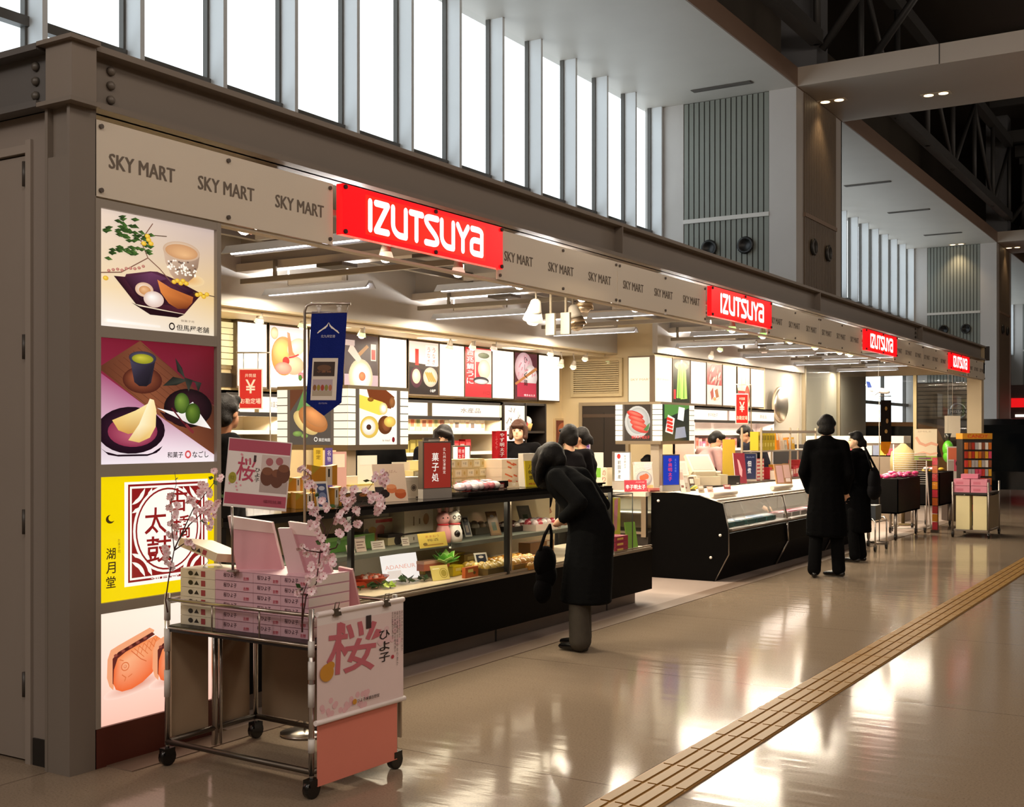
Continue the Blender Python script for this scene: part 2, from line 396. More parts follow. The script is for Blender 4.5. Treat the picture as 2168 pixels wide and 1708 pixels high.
# recessed pairs of lamps under the bridges
def downlight(x, y, lab, z=ZS, energy=55, sx=.55, sy=.22, spread=100):
    t = thing('recessed_downlight', lab, 'ceiling light', (x, y, z), 'warm downlights under the concourse bridges')
    f = S('satin', 'd8c8b0'); f.box(x-sx/2, x+sx/2, y-sy/2, y+sy/2, z-.012, z-.002); f.build('trim_frame', t)
    for k in (-1, 1): MB(mat='lamp', col='ffdca8').lathe((x+k*sx*.25, y, z-.016), [(.001, -.004), (.09, 0), (.09, .004)]).build('bulb', t)
    l = light('downlight_beam', 'SPOT', (x, y, z-.05), energy, (1, .72, .42), spot_size=math.radians(spread), spot_blend=.8, shadow_soft_size=.1); l.parent = t; l.location = (0, 0, -.05)
downlight(-6.9, 23.2, 'warm recessed lamp washing down the side of the nearest pillar', energy=50)
downlight(-5.05, 23.8, 'warm recessed twin lamp farther out under the nearest ceiling bridge', energy=8)
downlight(-8.45, 43.1, 'warm recessed lamp washing the grooved face of the second pillar', energy=110)
downlight(-6.9, 44.9, 'warm recessed lamp at the outer corner of the second pillar', energy=40)
# dark roof steel above the soffit
def truss(x, y0, y1, nm):
    t = S('paint', '4a4a4a'); z0, z1 = 8.9, 11.4
    t.box(x-.12, x+.12, y0, y1, z0, z0+.25); t.box(x-.12, x+.12, y0, y1, z1, z1+.3)
    n_ = int((y1-y0)/2.7); st = (y1-y0)/n_
    for k in range(n_+1):
        y = y0+st*k; t.cyl((x, y, z0), (x, y, z1), .07, seg=6)
        if k < n_: t.cyl((x, y, z0 if k % 2 else z1), (x, y+st, z1 if k % 2 else z0), .06, seg=6)
    struct(t, nm)
for i in range(3): truss(-6.8, BAYS[i][1], BAYS[i+1][0], f'beam_truss_{i+1}')
cr = S('paint', '454443')
for y0, y1 in BAYS:
    cr.box(-7.6, -6.9, y0+.3, y0+1.0, ZS+.36, 12.6, '74767a')
    for yy in (y0+.3, y1-.3):
        cr.box(-7, 16, yy-.15, yy+.15, 11.6, 12.0)
        for k in range(5):
            xa = -6.8+4.5*k; cr.cyl((xa, yy, 8.9), (xa+2.25, yy, 11.8), .08, seg=6); cr.cyl((xa+2.25, yy, 11.8), (xa+4.5, yy, 8.9), .08, seg=6)
for yy in range(5, 80, 6): cr.box(-7, 16, yy-.08, yy+.08, 12.2, 12.6)
for xx in (-3, 2, 7, 12): cr.box(xx-.1, xx+.1, -12, 80, 12.0, 12.6)
struct(cr, 'beam_roof_steel')

# ================================================================== the shop shell
XF = -4.64                                  # outer face of the fascia
Y0, Y1 = 3.59, 26.6
GR = '7c736a'
st = S('paint', GR)
st.box(-4.82, -4.80, Y0, 3.74, 0, 3.14); st.box(-4.66, XF, Y0, 3.74, 0, 3.14); st.box(-4.80, -4.66, 3.62, 3.70, 0, 3.14)
st.box(-4.815, -4.645, Y0+.002, 3.738, 0, 2.9)
struct(st, 'wall_corner_column')
def ibeam(mb, a, b, ax, z0, z1, half):
    """I section from a to b along ax ('x'|'y'), centred on c"""
    (p, q, c) = (a, b, half[0]); hw = half[1]
    for (u0, u1, za, zb) in ((c-hw, c+hw, z0, z0+.03), (c-hw, c+hw, z1-.03, z1), (c-.012, c+.012, z0, z1)):
        mb.box(u0, u1, p, q, za, zb) if ax == 'y' else mb.box(p, q, u0, u1, za, zb)
bm = S('paint', GR); ibeam(bm, 3.72, Y1, 'y', 3.14, 3.44, (-4.70, .09))
bm.box(-4.80, -4.612, Y0-.01, 3.719, 3.156, 3.424, '82786e'); bm.box(-4.83, -4.58, Y0-.04, 3.719, 3.424, 3.444); bm.box(-4.83, -4.58, Y0-.04, 3.719, 3.136, 3.156)
bm.box(-4.86, -4.55, 26.55, 26.6, 3.14, 3.44, '3c3a38')
for y in (9.3, 15.0, 20.7):
    bm.box(-4.79, -4.61, y-.006, y+.006, 3.17, 3.41)
struct(bm, 'beam_front')
rb = bpy.data.objects['beam_front']
for yy in (3.80, 3.81, 20.62, 20.78):
    pass
for z in (3.22, 3.29, 3.36):
    MB(mat='satin', col='6a625a').lathe((-4.688, 3.86, z), [(.022, 0), (.022, .012), (.014, .022), (.001, .024)], axis=(1, 0, 0), seg=12).build('bolt', rb)
    for yy in (20.5, 20.9): MB(mat='satin', col='4a443e').lathe((-4.688, yy, z), [(.022, 0), (.022, .012), (.014, .022), (.001, .024)], axis=(1, 0, 0), seg=10).build('bolt', rb)
sb = S('paint', '5e5c5b'); ibeam(sb, -10.1, -4.832, 'x', 3.14, 3.44, (3.64, .09)); struct(sb, 'beam_side')
for z in (3.22, 3.29, 3.36): MB(mat='satin', col='55504a').lathe((-4.93, 3.628, z), [(.022, 0), (.022, .012), (.014, .022), (.001, .024)], axis=(0, -1, 0), seg=12).build('bolt', bpy.data.objects['beam_side'])
# side wall with its flush grey door
sw = S('paint', '8a8078'); sw.box(-10.1, -5.98, 3.64, 3.72, 0, 3.14); sw.box(-5.98, -4.98, 3.64, 3.72, 2.98, 3.14); sw.box(-4.98, -4.82, 3.64, 3.72, 0, 3.14)
sw.box(-4.965, -4.825, 3.63, 3.64, 0, .13, '1d1a18')
struct(sw, 'wall_side')
d = tag(bpy.data.objects.new('door_1', None), kind='structure'); COL.objects.link(d)
S('paint', '8e847b').box(-5.95, -5.02, 3.645, 3.69, .012, 2.95).build('door_leaf', d)
fr = S('paint', '958b82')
fr.box(-5.015, -4.975, 3.625, 3.70, 0, 3.02); fr.box(-5.99, -5.955, 3.625, 3.70, 0, 3.02); fr.box(-5.955, -5.015, 3.627, 3.70, 2.96, 3.0); fr.build('door_frame', d)
for z in (.38, 1.17, 2.02, 2.86): S('satin', '3e3935').cyl((-5.035, 3.635, z-.06), (-5.035, 3.635, z+.06), .011, seg=8).build('hinge', d)
# inner walls
CRM = 'e2cfa6'
struct(S('paint', CRM).box(-8.72, -8.62, 3.72, 15.4, 0, 3.45), 'wall_back')
struct(S('paint', CRM).box(-8.62, -7.12, 15.35, 15.45, 0, 3.45), 'wall_cross')
struct(S('paint', CRM).box(-7.22, -7.12, 15.45, 19.95, 0, 3.45).box(-7.22, -7.13, 19.95, 21.9, 0, 3.45, '9c968c'), 'wall_inner')
struct(S('paint', CRM).box(-8.62, -4.82, 3.72, 3.76, 0, 3.45), 'wall_end_inner')
struct(S('paint', '7a746c').box(-8.72, -4.80, 3.7, 26.5, 3.45, 3.5), 'ceiling_shop')
bh = S('paint', 'd0ccc6'); bh.box(-7.76, -7.70, 3.76, 15.35, 2.76, 3.45); bh.box(-7.12, -7.04, 15.3, 21.9, 2.74, 3.45); bh.box(-8.62, -7.70, 3.76, 15.35, 2.74, 2.76, 'd8c8a8')
struct(bh, 'ceiling_bulkhead')
jo = S('paint', 'a89f94')
for k in range(9):
    y = 5.15+2.65*k; jo.box(-7.7, -4.8, y-.07, y+.07, 3.05, 3.12, 'c8beb0'); jo.box(-7.7, -4.8, y-.008, y+.008, 3.1, 3.45)
jo.box(-7.0, -6.94, 3.8, 26.4, 3.2, 3.3, '6e665d')
struct(jo, 'beam_joists')
# far end: glazed wall between the shop and the hall beyond
e = S('paint', 'cdbb98'); e.box(-8.7, -4.64, 26.4, 26.55, 2.86, 3.45); e.box(-4.95, -4.66, 26.3, 26.55, 0, 2.86, 'd8c4a0'); e.box(-8.7, -8.5, 26.4, 26.55, 0, 2.86, 'a89c88')
e.box(-8.7, -4.9, 26.4, 26.55, 0, .35, '6f675d')
struct(e, 'wall_end_glazed')
r = tag(bpy.data.objects.new('window_5', None), kind='structure'); COL.objects.link(r)
S('glass').poly([(-8.5, 26.47, .35), (-4.95, 26.47, .35), (-4.95, 26.47, 2.86), (-8.5, 26.47, 2.86)]).build('glass_panes', r)
fr = S('steel', 'c8b890')
for x in (-8.5, -7.35, -6.05): fr.box(x-.035, x+.035, 26.42, 26.52, .35, 2.86)
fr.build('frame', r)
struct(S('paint', '9a968c').box(-7.168, -7.10, 21.9, 26.4, 0, 3.45), 'wall_pillar_return')
r = tag(bpy.data.objects.new('window_6', None), kind='structure'); COL.objects.link(r)
S('glass').poly([(-7.06, 21.95, .35), (-7.06, 26.38, .35), (-7.06, 26.38, 2.86), (-7.06, 21.95, 2.86)]).build('glass_panes', r)
fr = S('steel', 'b8ac94')
for y in (21.95, 24.2): fr.box(-7.10, -7.03, y-.03, y+.03, .35, 2.86)
fr.build('frame', r)
# louvre high on the cross wall, dark door beneath
r = tag(bpy.data.objects.new('door_2', None), kind='structure'); COL.objects.link(r)
S('paint', '2a211b').box(-8.26, -7.53, 15.31, 15.35, 0, 2.0).build('door_leaf', r)
fr = S('paint', '9a8a70'); fr.box(-8.30, -8.25, 15.29, 15.35, 0, 2.05); fr.box(-7.54, -7.49, 15.29, 15.35, 0, 2.05); fr.box(-8.25, -7.54, 15.292, 15.35, 2.0, 2.05); fr.box(-7.90, -7.89, 15.305, 15.312, 0, 1.9, '120e0c'); fr.box(-8.25, -7.54, 15.303, 15.312, 1.83, 1.88, '4a3a2e'); fr.build('door_frame', r)
lv = S('paint', 'cbb88e'); 
a = at(1216, 770, Y=15.33); b_ = at(1312, 830, Y=15.33)
for k in range(15):
    z = b_.z+(a.z-b_.z)*k/14; lv.box(a.x, b_.x, 15.29, 15.335, z-.006, z+.012)
lv.box(a.x-.05, a.x, 15.30, 15.35, b_.z-.06, a.z+.06); lv.box(b_.x, b_.x+.05, 15.30, 15.35, b_.z-.06, a.z+.06); lv.box(a.x, b_.x, 15.302, 15.35, b_.z-.06, b_.z-.01); lv.box(a.x, b_.x, 15.302, 15.35, a.z+.02, a.z+.06)
lv.build('wall_louvre', None, (a.x, 15.33, b_.z), 'cream slatted air louvre high on the cross wall', 'vent')
# ================================================================== signs on the fascia
def logo(mb, x0, x1, y0, y1, col, w):
    """the shop's narrow rounded capitals"""
    xs = [(.135, .157), (.166, .256), (.262, .36), (.366, .459), (.459, .555), (.559, .658), (.665, .758), (.759, .855)]
    def mp(i, x, y):
        a, b = xs[i]; hw = w*.5
        X = a+hw+(b-a-2*hw)*x; f = (X-.135)/(.855-.135); return (x0+(x1-x0)*f, y0+(y1-y0)*y)
    ly = w*mb.asp/(y1-y0)*.5
    arc = lambda cx, cy, rx, ry, a0, a1, n=8: [(cx+rx*math.cos(math.radians(a0+(a1-a0)*i/n)), cy+ry*math.sin(math.radians(a0+(a1-a0)*i/n))) for i in range(n+1)]
    bez = lambda p, q, r, s_, n=10: [tuple((1-t)**3*p[j]+3*t*(1-t)**2*q[j]+3*t*t*(1-t)*r[j]+t**3*s_[j] for j in (0, 1)) for t in [i/n for i in range(n+1)]]
    T_ = 1-ly
    L = {0: [[(.5, ly), (.5, T_)]], 1: [[(.0, T_), (1, T_), (.0, ly), (1, ly)]],
         2: [[(0, T_)]+arc(.6, .42, .6, .42-ly, 180, 270)+[(1, ly), (1, T_)]],
         3: [[(0, T_), (1, T_)], [(.5, T_), (.5, ly)]],
         4: [[(1, T_)]+arc(.4, .80, .4, T_-.80, 90, 180)+bez((0, .8), (0, .62), (1, .40), (1, .2))+arc(.6, .2, .4, .2-ly, 0, -90)+[(0, ly)]],
         6: [[(0, T_), (.5, .52)], [(1, T_), (.5, .52), (.5, ly)]],
         7: [[(.05, T_)]+arc(.6, .80, .4, T_-.80, 90, 0)+[(1, ly)], [(1, .54)]+arc(.35, .40, .35, .14, 90, 180)+arc(.35, .2, .35, .2-ly, 180, 270)+[(1, ly)]]}
    L[5] = L[2]
    for i in range(8):
        for pl in L[i]:
            pts = [mp(i, *q) for q in pl]; mb.stroke(pts, w, col, 0); mb.lay -= 1
            for q in pts: mb.ell(q[0], q[1], w*.5, w*.5*mb.asp, col, 10); mb.lay -= 1
lab_sign = ['red illuminated shop sign on the fascia, largest and nearest the corner column', 'red illuminated shop sign, second along the fascia from the corner column', 'red illuminated shop sign, third along the fascia, beneath the second pillar', 'red illuminated shop sign at the far end of the fascia']
for i in range(4):
    y = 5.49+5.79*i; w = 1.805; z0, z1 = 2.795, 3.10
    t = thing('illuminated_sign', lab_sign[i], 'sign', (XF, y, z0), 'red signs along the fascia')
    m = MB(mat='sign_lit', col='e80a14'); m.box(XF+.002, XF+.05, y, y+w, z0, z1); m.build('sign_face', t)
    m = MB(mat='panel_lit').plane((XF+.0505, y, z0), (0, w, 0), (0, 0, z1-z0)); m.lay = 1
    logo(m, .135, .855, .155, .85, 'ffffff', .0235); m.build('lettering', t)
    m = MB(mat='sign_lit').plane((XF+.0503, y, z0), (0, w, 0), (0, 0, z1-z0))
    m.rect(.12, .10, .87, .90, 'ee2416'); m.build('sign_glow', t)
    for (fy, fz) in ((.012, .06), (.012, .94), (.988, .06), (.988, .94), (.53, .94), (.53, .05)):
        MB(mat='satin', col='3a1414').cyl((XF+.05, y+w*fy, z0+(z1-z0)*fz), (XF+.062, y+w*fy, z0+(z1-z0)*fz), .014, seg=10).build('bolt', t)
# frosted acrylic fascia panels with the repeated lettering
FZ0, FZ1 = 2.73, 3.095
segs = [(3.735, 5.46, (4.02, 4.59, 5.17))]
for i in range(3):
    b0 = 7.30+5.79*i; segs += [(b0, b0+1.95, (b0+.30, b0+.95, b0+1.62)), (b0+1.96, b0+3.95, (b0+2.27, b0+2.92, b0+3.58))]
segs.append((24.68, 26.55, (25.0, 25.6, 26.2)))
pl = ['frosted fascia panel between the corner column and the nearest red sign', 'frosted fascia panel right after the nearest red sign', 'frosted fascia panel just before the second red sign', 'frosted fascia panel right after the second red sign', 'frosted fascia panel just before the third red sign', 'frosted fascia panel right after the third red sign', 'frosted fascia panel just before the farthest red sign', 'frosted fascia panel beyond the farthest red sign']
for i, (a, b, ys) in enumerate(segs):
    t = thing('fascia_panel', pl[i], 'sign panel', (XF, a, FZ0), 'frosted fascia panels')
    MB(mat='acrylic', col='f0e8da').box(XF-.012, XF, a, b, FZ0, FZ1).build('acrylic_sheet', t)
    for y in ys:
        m = MB(mat='matte').plane((XF+.001, a, FZ0), (0, b-a, 0), (0, 0, FZ1-FZ0))
        [m.text('SKY MART', (y-a+dx)/(b-a), .50+dx*.6, .20, '756a5f', w=.41/(b-a)) for dx in (-.003, 0, .003)]; m.build('lettering', t)
    for yy in (a+.03, (a+b)/2, b-.03):
        for z in (FZ0+.03, FZ1-.03): MB(mat='satin', col='5a5048').cyl((XF, yy, z), (XF+.012, yy, z), .012, seg=8).build('bolt', t)
struct(S('paint', 'c8bca8').box(-4.72, XF-.014, 3.74, 26.5, 2.715, 2.73), 'trim_3')

# ================================================================== tall light box by the corner column
LY0, LY1 = 3.735, 4.545
t = thing('poster_light_box', 'tall backlit box of four stacked food posters beside the corner column', 'light box', (XF, LY0, 0))
m = MB(mat='steel', col='6b625a')
m.box(-4.80, XF, LY0, LY1, .0, .19, '5a2a20', 'satin')
m.box(-4.80, XF-.02, LY0, LY1, .19, 2.725)
zs = [(.19, .735), (.785, 1.39), (1.45, 2.06), (2.115, 2.68)]
m.build('cabinet', t)
m = MB(mat='satin', col='9c948a')
m.box(XF-.02, XF+.004, LY0, LY0+.03, .19, 2.72); m.box(XF-.02, XF+.004, LY1-.03, LY1, .19, 2.72)
for z0, z1 in ((.735, .785), (1.39, 1.45), (2.06, 2.115), (2.68, 2.72)): m.box(XF-.02, XF+.003, LY0+.03, LY1-.03, z0, z1)
m.build('frame', t)
def pposter(i): 
    z0, z1 = zs[i]; return MB(mat='backlit').plane((XF-.019, LY0+.03, z0), (0, LY1-LY0-.06, 0), (0, 0, z1-z0))
# lowest: fish-shaped wafers
m = pposter(0); m.grad([(0, 0), (1, 0), (1, .5), (0, .5)], ['ffc8b4', 'ffc8b4', 'ffe4d4', 'ffe0d0']); m.grad([(0, .5), (1, .5), (1, 1), (0, 1)], ['ffe0d0', 'ffe4d4', 'fff8ea', 'fff0dc'])
for dx in (.0, .37):
    m.gell(.30+dx, .30, .26, .07, 'd89078', 'ffdccc', 8, 0, 0)
    m.A([(.07+dx, .42), (.075+dx, .58), (.10+dx, .66), (.16+dx, .69), (.42+dx, .80), (.46+dx, .77), (.44+dx, .72), (.16+dx, .60), (.12+dx, .30), (.09+dx, .34)], 'f0a478')
    m.A([(.115+dx, .58), (.16+dx, .63), (.44+dx, .755), (.465+dx, .73), (.17+dx, .57), (.13+dx, .34), (.115+dx, .36)], '5e2420')
    for k in range(10): m.ell(.14+.03*k+dx, .605+.0135*k, .016, .014, ('8a4438', '4a1a18')[k % 2], 7)
    P_ = [(.12, .36), (.125, .48), (.155, .575), (.22, .62), (.35, .675), (.47, .72), (.515, .68), (.52, .58), (.50, .47), (.44, .38), (.36, .315), (.27, .275), (.19, .27), (.14, .30)]
    m.lay += 1; c_ = m.p2(.22+dx, .53); q = [m.p2(x+dx, y) for x, y in P_]; bb = m._v([c_]+q)
    for i in range(len(P_)): 
        cl = lambda j: 'f08a50' if P_[j % len(P_)][1] > .5 else 'ee6a34'
        m._f((bb, bb+1+i, bb+1+(i+1) % len(P_)), ('f8b488', cl(i), cl(i+1)), m.pm)
    m.ring(.215+dx, .49, .030, .036, .007, 'd87444', 16); m.gell(.215+dx, .49, .013, .016, 'f8b890', 'd87444'); m.stroke([(.17+dx, .56), (.20+dx, .545)], .006, 'd87444'); m.stroke([(.19+dx, .42), (.22+dx, .39), (.21+dx, .36)], .007, 'd87444'); m.stroke([(.24+dx, .39), (.27+dx, .41)], .006, 'd87444')
    m.stroke([(.265+dx, .62), (.345+dx, .53), (.39+dx, .50)], .006, 'd06a3c')
    for k in range(5): m.stroke([(.29+.04*k+dx, .635+.016*k), (.37+.032*k+dx, .545+.02*k)], .005, 'd4703c'); m.stroke([(.31+.035*k+dx, .57+.012*k), (.33+.038*k+dx, .65+.014*k)], .005, 'd4703c')
m.build('poster', t)
# yellow: emblem of a drum confection
m = pposter(1); m.rect(0, 0, 1, 1, 'f2d400'); m.rect(.21, .10, .94, .95, 'fffaf0'); m.rect(.24, .13, .91, .93, '8a1c1c'); m.rect(.255, .148, .895, .912, 'fffaf0'); m.rect(.27, .165, .88, .895, '8a1c1c')
for (x, y, a) in ((.27, .165, 0), (.88, .165, 90), (.88, .895, 180), (.27, .895, 270)):
    m.ell(x, y, .17, .20, 'fffaf0', 12, 0, a, a+90); m.ell(x, y, .14, .17, '8a1c1c', 12, 0, a, a+90); m.ell(x, y, .11, .13, 'fffaf0', 12, 0, a, a+90); m.ell(x, y, .08, .1, '8a1c1c', 12, 0, a, a+90)
m.ell(.575, .545, .295, .365, 'fffaf0', 40); m.ell(.575, .545, .275, .345, '8a1c1c', 40); m.ell(.575, .545, .262, .33, 'fffaf0', 40)
m.text('太', .47, .62, .22, '8a1c1c', w=.19, bold=True); m.text('鼓', .50, .38, .22, '8a1c1c', w=.22, bold=True); m.text('古', .66, .78, .2, '8a1c1c', w=.18, bold=True); m.text('橋', .70, .55, .2, '8a1c1c', w=.16, bold=True)
m.text('湖月堂', .55, .135, .045, 'fffaf0', w=.24, bold=True)
m.ell(.095, .66, .035, .035, '3a2a10', 18); m.ell(.108, .668, .028, .028, 'f2d400', 18); m.vtext('湖月堂', .10, .44, .10, '2a1c0c', .075, True); m.vtext('お菓子司', .165, .5, .38, '6a5010', .02)
m.build('poster', t)
# dark red: tea, green rice balls and a folded pancake
m = pposter(2); m.grad([(0, .5), (1, .5), (1, 1), (0, 1)], ['8a2c44', '4a1c20', '6a1420', '7a1c30']); m.grad([(0, 0), (1, 0), (1, .5), (0, .5)], ['f0e4ec', 'f4e8ee', '5a2420', '9a4a68'])
m.grad([(0, .76), (.34, 1), (1, .48), (1, .06), (.45, .42)], ['5a3020', '7a4630', '4a281c', '6a3a26', '8a5034'])
for k in range(9): m.stroke([(.04+.04*k, .745+.028*k), (.50+.065*k, .40+.012*k)], .003, '5a3020')
m.grad([(0, .735), (.44, .43), (1, .06), (1, .0), (.5, .0), (0, .30)], ['a04c70', 'b87898', 'e8d4e0', 'f4ecf0', 'f4e8ee', 'e0b8cc'])
m.gell(.27, .27, .28, .19, '3a1a30', '1c0a16'); m.gell(.28, .26, .205, .125, 'c46478', '8a304c', 0, .2, -.3); m.A([(.02, .13), (.08, .075), (.16, .06), (.40, .06), (.48, .085), (.53, .14), (.5, .10), (.4, .075), (.15, .075), (.06, .1)], '1c0a16')
m.grad([(.11, .35), (.30, .43), (.44, .51), (.48, .41), (.38, .27), (.24, .24), (.16, .27)], ['e8c070', 'f4dc98', 'f8e8b0', 'f0d08c', 'd8a858', 'c89448', 'd8a858']); m.grad([(.42, .53), (.455, .52), (.475, .44), (.47, .30), (.42, .21), (.33, .17), (.24, .19), (.33, .32)], ['fcf0c8', 'f8e4ac', 'f4dc9c', 'f0d08c', 'e8c478', 'e0b868', 'e8c880', 'fcf0c8'])
m.gell(.36, .68, .165, .11, 'a0583a', '4a2018'); m.grad([(.25, .86), (.47, .86), (.43, .66), (.39, .63), (.33, .63), (.29, .66)], ['4a4458', '2a2430', '2a2430', '1a161e', '1a161e', '2a2430']); m.gell(.36, .86, .115, .055, '5a566a', '343040'); m.gell(.36, .853, .09, .04, 'c8c040', '8a8a20')
m.gell(.76, .46, .22, .165, '3a1c26', '140a0e'); m.grad([(.48, .455), (.66, .42), (.80, .515), (.87, .41), (.97, .285), (.76, .33)], ['fcfaf6', 'f4f0ec', 'fcfaf6', 'e8e4e0', 'fcfaf6', 'd8d0cc']); m.A([(.50, .43), (.56, .36), (.74, .29), (.76, .325)], '2a1218')
m.gell(.70, .50, .068, .088, '7a963c', '34501a'); m.gell(.80, .415, .068, .088, '6a8630', '2c4614'); m.stroke([(.61, .455), (.70, .35), (.79, .26)], .012, '5a1c24'); m.stroke([(.74, .315), (.80, .255)], .022, '7a2c30')
for q in ([(.53, .64), (.62, .72), (.76, .70), (.65, .65)], [(.64, .88), (.70, .80), (.73, .71), (.66, .77)], [(.72, .72), (.80, .70), (.76, .60)], [(.74, .71), (.88, .68), (.85, .60), (.82, .68)]): m.grad(q, ['2a2c26', '1a1c18', '3a3c34', '161814'])
m.text('和菓子', .64, .065, .05, '2a1a1a', w=.14, bold=True); m.ring(.755, .066, .022, .027, .012, 'd05050', 16); m.text('なごし', .87, .065, .055, '1a1010', w=.15, bold=True)
m.build('poster', t)
# cream: tea bowl, branch and dark tray
m = pposter(3); m.grad([(0, 0), (1, 0), (1, .35), (0, .35)], ['f4ece4', 'ecdcc4', 'e8c890', 'f0d8b0']); m.grad([(0, .35), (1, .35), (1, 1), (0, 1)], ['f0d8b0', 'e8c890', 'c8b4ac', 'e4d0c0'])
m.gell(.76, .50, .15, .06, 'e0a860', 'ecd0a0', 0, 0, 0)
m.grad([(.535, .75), (.865, .74), (.85, .63), (.81, .53), (.74, .46), (.66, .46), (.60, .53), (.555, .63)], ['d0b49c', 'a88c78', '9c8068', '8a6c54', 'a88468', 'b8947c', 'c8a890', 'ccb098']); m.gell(.70, .75, .167, .088, 'f0dcc0', 'c8a88c'); m.gell(.70, .745, .147, .068, 'e8b884', 'c89468', 0, .2, -.4)
for k in range(60):
    x, y = random.uniform(.57, .83), random.uniform(.53, .66); m.ell(x, y, .009, .009, random.choice(('f4ecdc', 'fff8e8', 'f8f0e4', '6a5448')), 8)
m.grad([(.12, .44), (.21, .445), (.22, .47), (.42, .525), (.48, .53), (.62, .49), (.88, .385), (.72, .18), (.50, .20), (.30, .22)], ['2a0e18', '4a2030', '52263a', '5a2c44', '4a2038', '3a1828', '2a0e18', '4a1c28', '3a1420', '2a0e18']); m.grad([(.20, .44), (.43, .515), (.60, .48), (.80, .39), (.62, .24), (.34, .25)], ['3a1828', '6a3a5a', '4a2440', '2a1020', '3a1624', '240c16']); m.A([(.26, .23), (.33, .205), (.5, .19), (.72, .175), (.66, .14), (.42, .14)], '220a12')
m.gell(.37, .355, .077, .064, 'f8e8d4', 'd8b090'); m.gell(.375, .35, .05, .04, 'e8b888', 'c88c58'); m.gell(.45, .28, .087, .072, 'fffaf4', 'd8bcae')
m.grad([(.48, .46), (.60, .40), (.80, .345), (.79, .29), (.74, .23), (.66, .22), (.58, .26), (.51, .35)], ['e08a4a', 'c87438', 'b86430', 'a05428', '6a3018', '7a3a1c', 'b86430', 'd8803e']); m.grad([(.5, .45), (.60, .41), (.78, .35), (.7, .41), (.56, .475)], ['3a1828', '52283c', '2a1020', '3a1828', '4a2034'])
m.stroke([(.0, .45), (.18, .48), (.40, .64), (.34, .78), (.44, .95)], .007, '7a5444'); m.stroke([(.40, .64), (.50, .56), (.60, .455)], .007, '7a5444'); m.stroke([(.80, .39), (1, .375)], .006, '4a3a30'); m.stroke([(.34, .80), (.46, .85), (.56, .86)], .006, '5a4434')
for k in range(9): x = .08+.035*k; m.gell(x, .465+.012*k+random.uniform(-.01, .02), .014, .013, 'd8a090', 'a86454')
for k in range(70):
    x, y = (random.gauss(.20, .07), random.gauss(.83, .07)) if k < 46 else (random.gauss(.16, .08), random.gauss(.66, .03)) if k < 60 else (random.gauss(.40, .05), random.gauss(.76, .05))
    x, y = min(max(x, .03), .52), min(max(y, .58), .975); m.grad([(x-.035, y), (x, y-.016), (x+.035, y+random.uniform(-.02, .02)), (x, y+.018)], [random.choice(('16240e', '24381a', '2e4a1c')), '1c2c12', random.choice(('3a5a24', '48702c', '5a8038')), '2a4018'])
for (x, y) in ((.40, .80), (.36, .76), (.42, .77), (.39, .83), (.05, .41), (.62, .46), (.65, .475), (.68, .455), (.70, .48), (.73, .46), (.83, .37), (.86, .38), (.89, .36), (.92, .385)): m.gell(x, y, .022, .020, 'f8dc60', 'd8a018')
m.grad([(.06, .04), (.5, .03), (.5, .05), (.06, .065)], ['fffdf8', 'f4ece0', 'f4ece0', 'fffdf8'])
m.text('但馬屋老舗', .79, .05, .055, '1a1210', w=.30, bold=True); m.ring(.60, .055, .022, .028, .009, '1a1210', 14); m.text('御菓子司', .74, .115, .02, '6a5848', w=.12)
m.build('poster', t)
# ================================================================== lamps of the shop
def tube_lamp(x, y, z, lab, energy=78):
    t = thing('fluorescent_lamp', lab, 'ceiling light', (x, y, z), 'hanging fluorescent lamps')
    h = MB(mat='satin', col='9c9c9c'); h.prism([(x-.6, y-.075, z-.012), (x-.6, y-.025, z+.05), (x-.6, y+.025, z+.05), (x-.6, y+.075, z-.012), (x-.6, y+.06, z-.012), (x-.6, y+.02, z+.03), (x-.6, y-.02, z+.03), (x-.6, y-.06, z-.012)], (1.2, 0, 0)); h.build('reflector', t)
    s = MB(mat='satin', col='b4aca0'); s.box(x-.32, x+.3, y-.025, y+.025, z+.07, z+.12); s.build('ballast', t)
    s = MB(mat='satin', col='8a8278')
    for dx in (-.34, .34): s.cyl((x+dx, y, z+.07), (x+dx, y, 3.45), .008, seg=6)
    s.build('hanger', t)
    MB(mat='tube', col='f4f4ff').cyl((x-.57, y, z+.002), (x+.57, y, z+.002), .013, seg=8).build('tube', t)
    l = light('tube_light', 'AREA', (0, 0, -.014), energy, WARM, shape='RECTANGLE', size=1.14, size_y=.014); l.parent = t
    l = light('ceiling_fill', 'AREA', (0, 0, .14), energy*.48, (1, .96, .92), rot=(math.pi, 0, 0), shape='RECTANGLE', size=1.14, size_y=.10); l.parent = t  # uplight added above the reflector to brighten ceiling and bulkhead
ordn = ['first', 'second', 'third', 'fourth', 'fifth', 'sixth', 'seventh', 'eighth']
for i, y in enumerate((6.0, 8.55, 11.4, 14.2, 17.05, 19.8, 22.5)):
    tube_lamp(-5.45, y, 2.86, f'fluorescent lamp of the row near the fascia, {ordn[i]} from the corner column')
for i, y in enumerate((7.98, 10.6, 13.2, 15.9, 18.6, 21.2, 23.9)):
    tube_lamp(-6.96 if i < 3 else -6.4, y, 2.86, f'fluorescent lamp of the inner row, {ordn[i]} from the corner column')
rl = MB(mat='satin', col='8c8478')
for k in range(7):
    y = 7.70+2.66*k; rl.box(-7.6 if k < 3 else -7.0, -4.85, y-.02, y+.02, 2.93, 2.975)
    for x in (-7.2, -5.2): rl.cyl((x if k < 3 else max(x, -6.9), y, 2.97), (x if k < 3 else max(x, -6.9), y, 3.12), .02, seg=6)
    for x in (-6.5, -5.5): rl.box(x-.14, x+.14, y-.10, y+.10, 3.0, 3.03, '5a534b')
struct(rl, 'ceiling_rails')
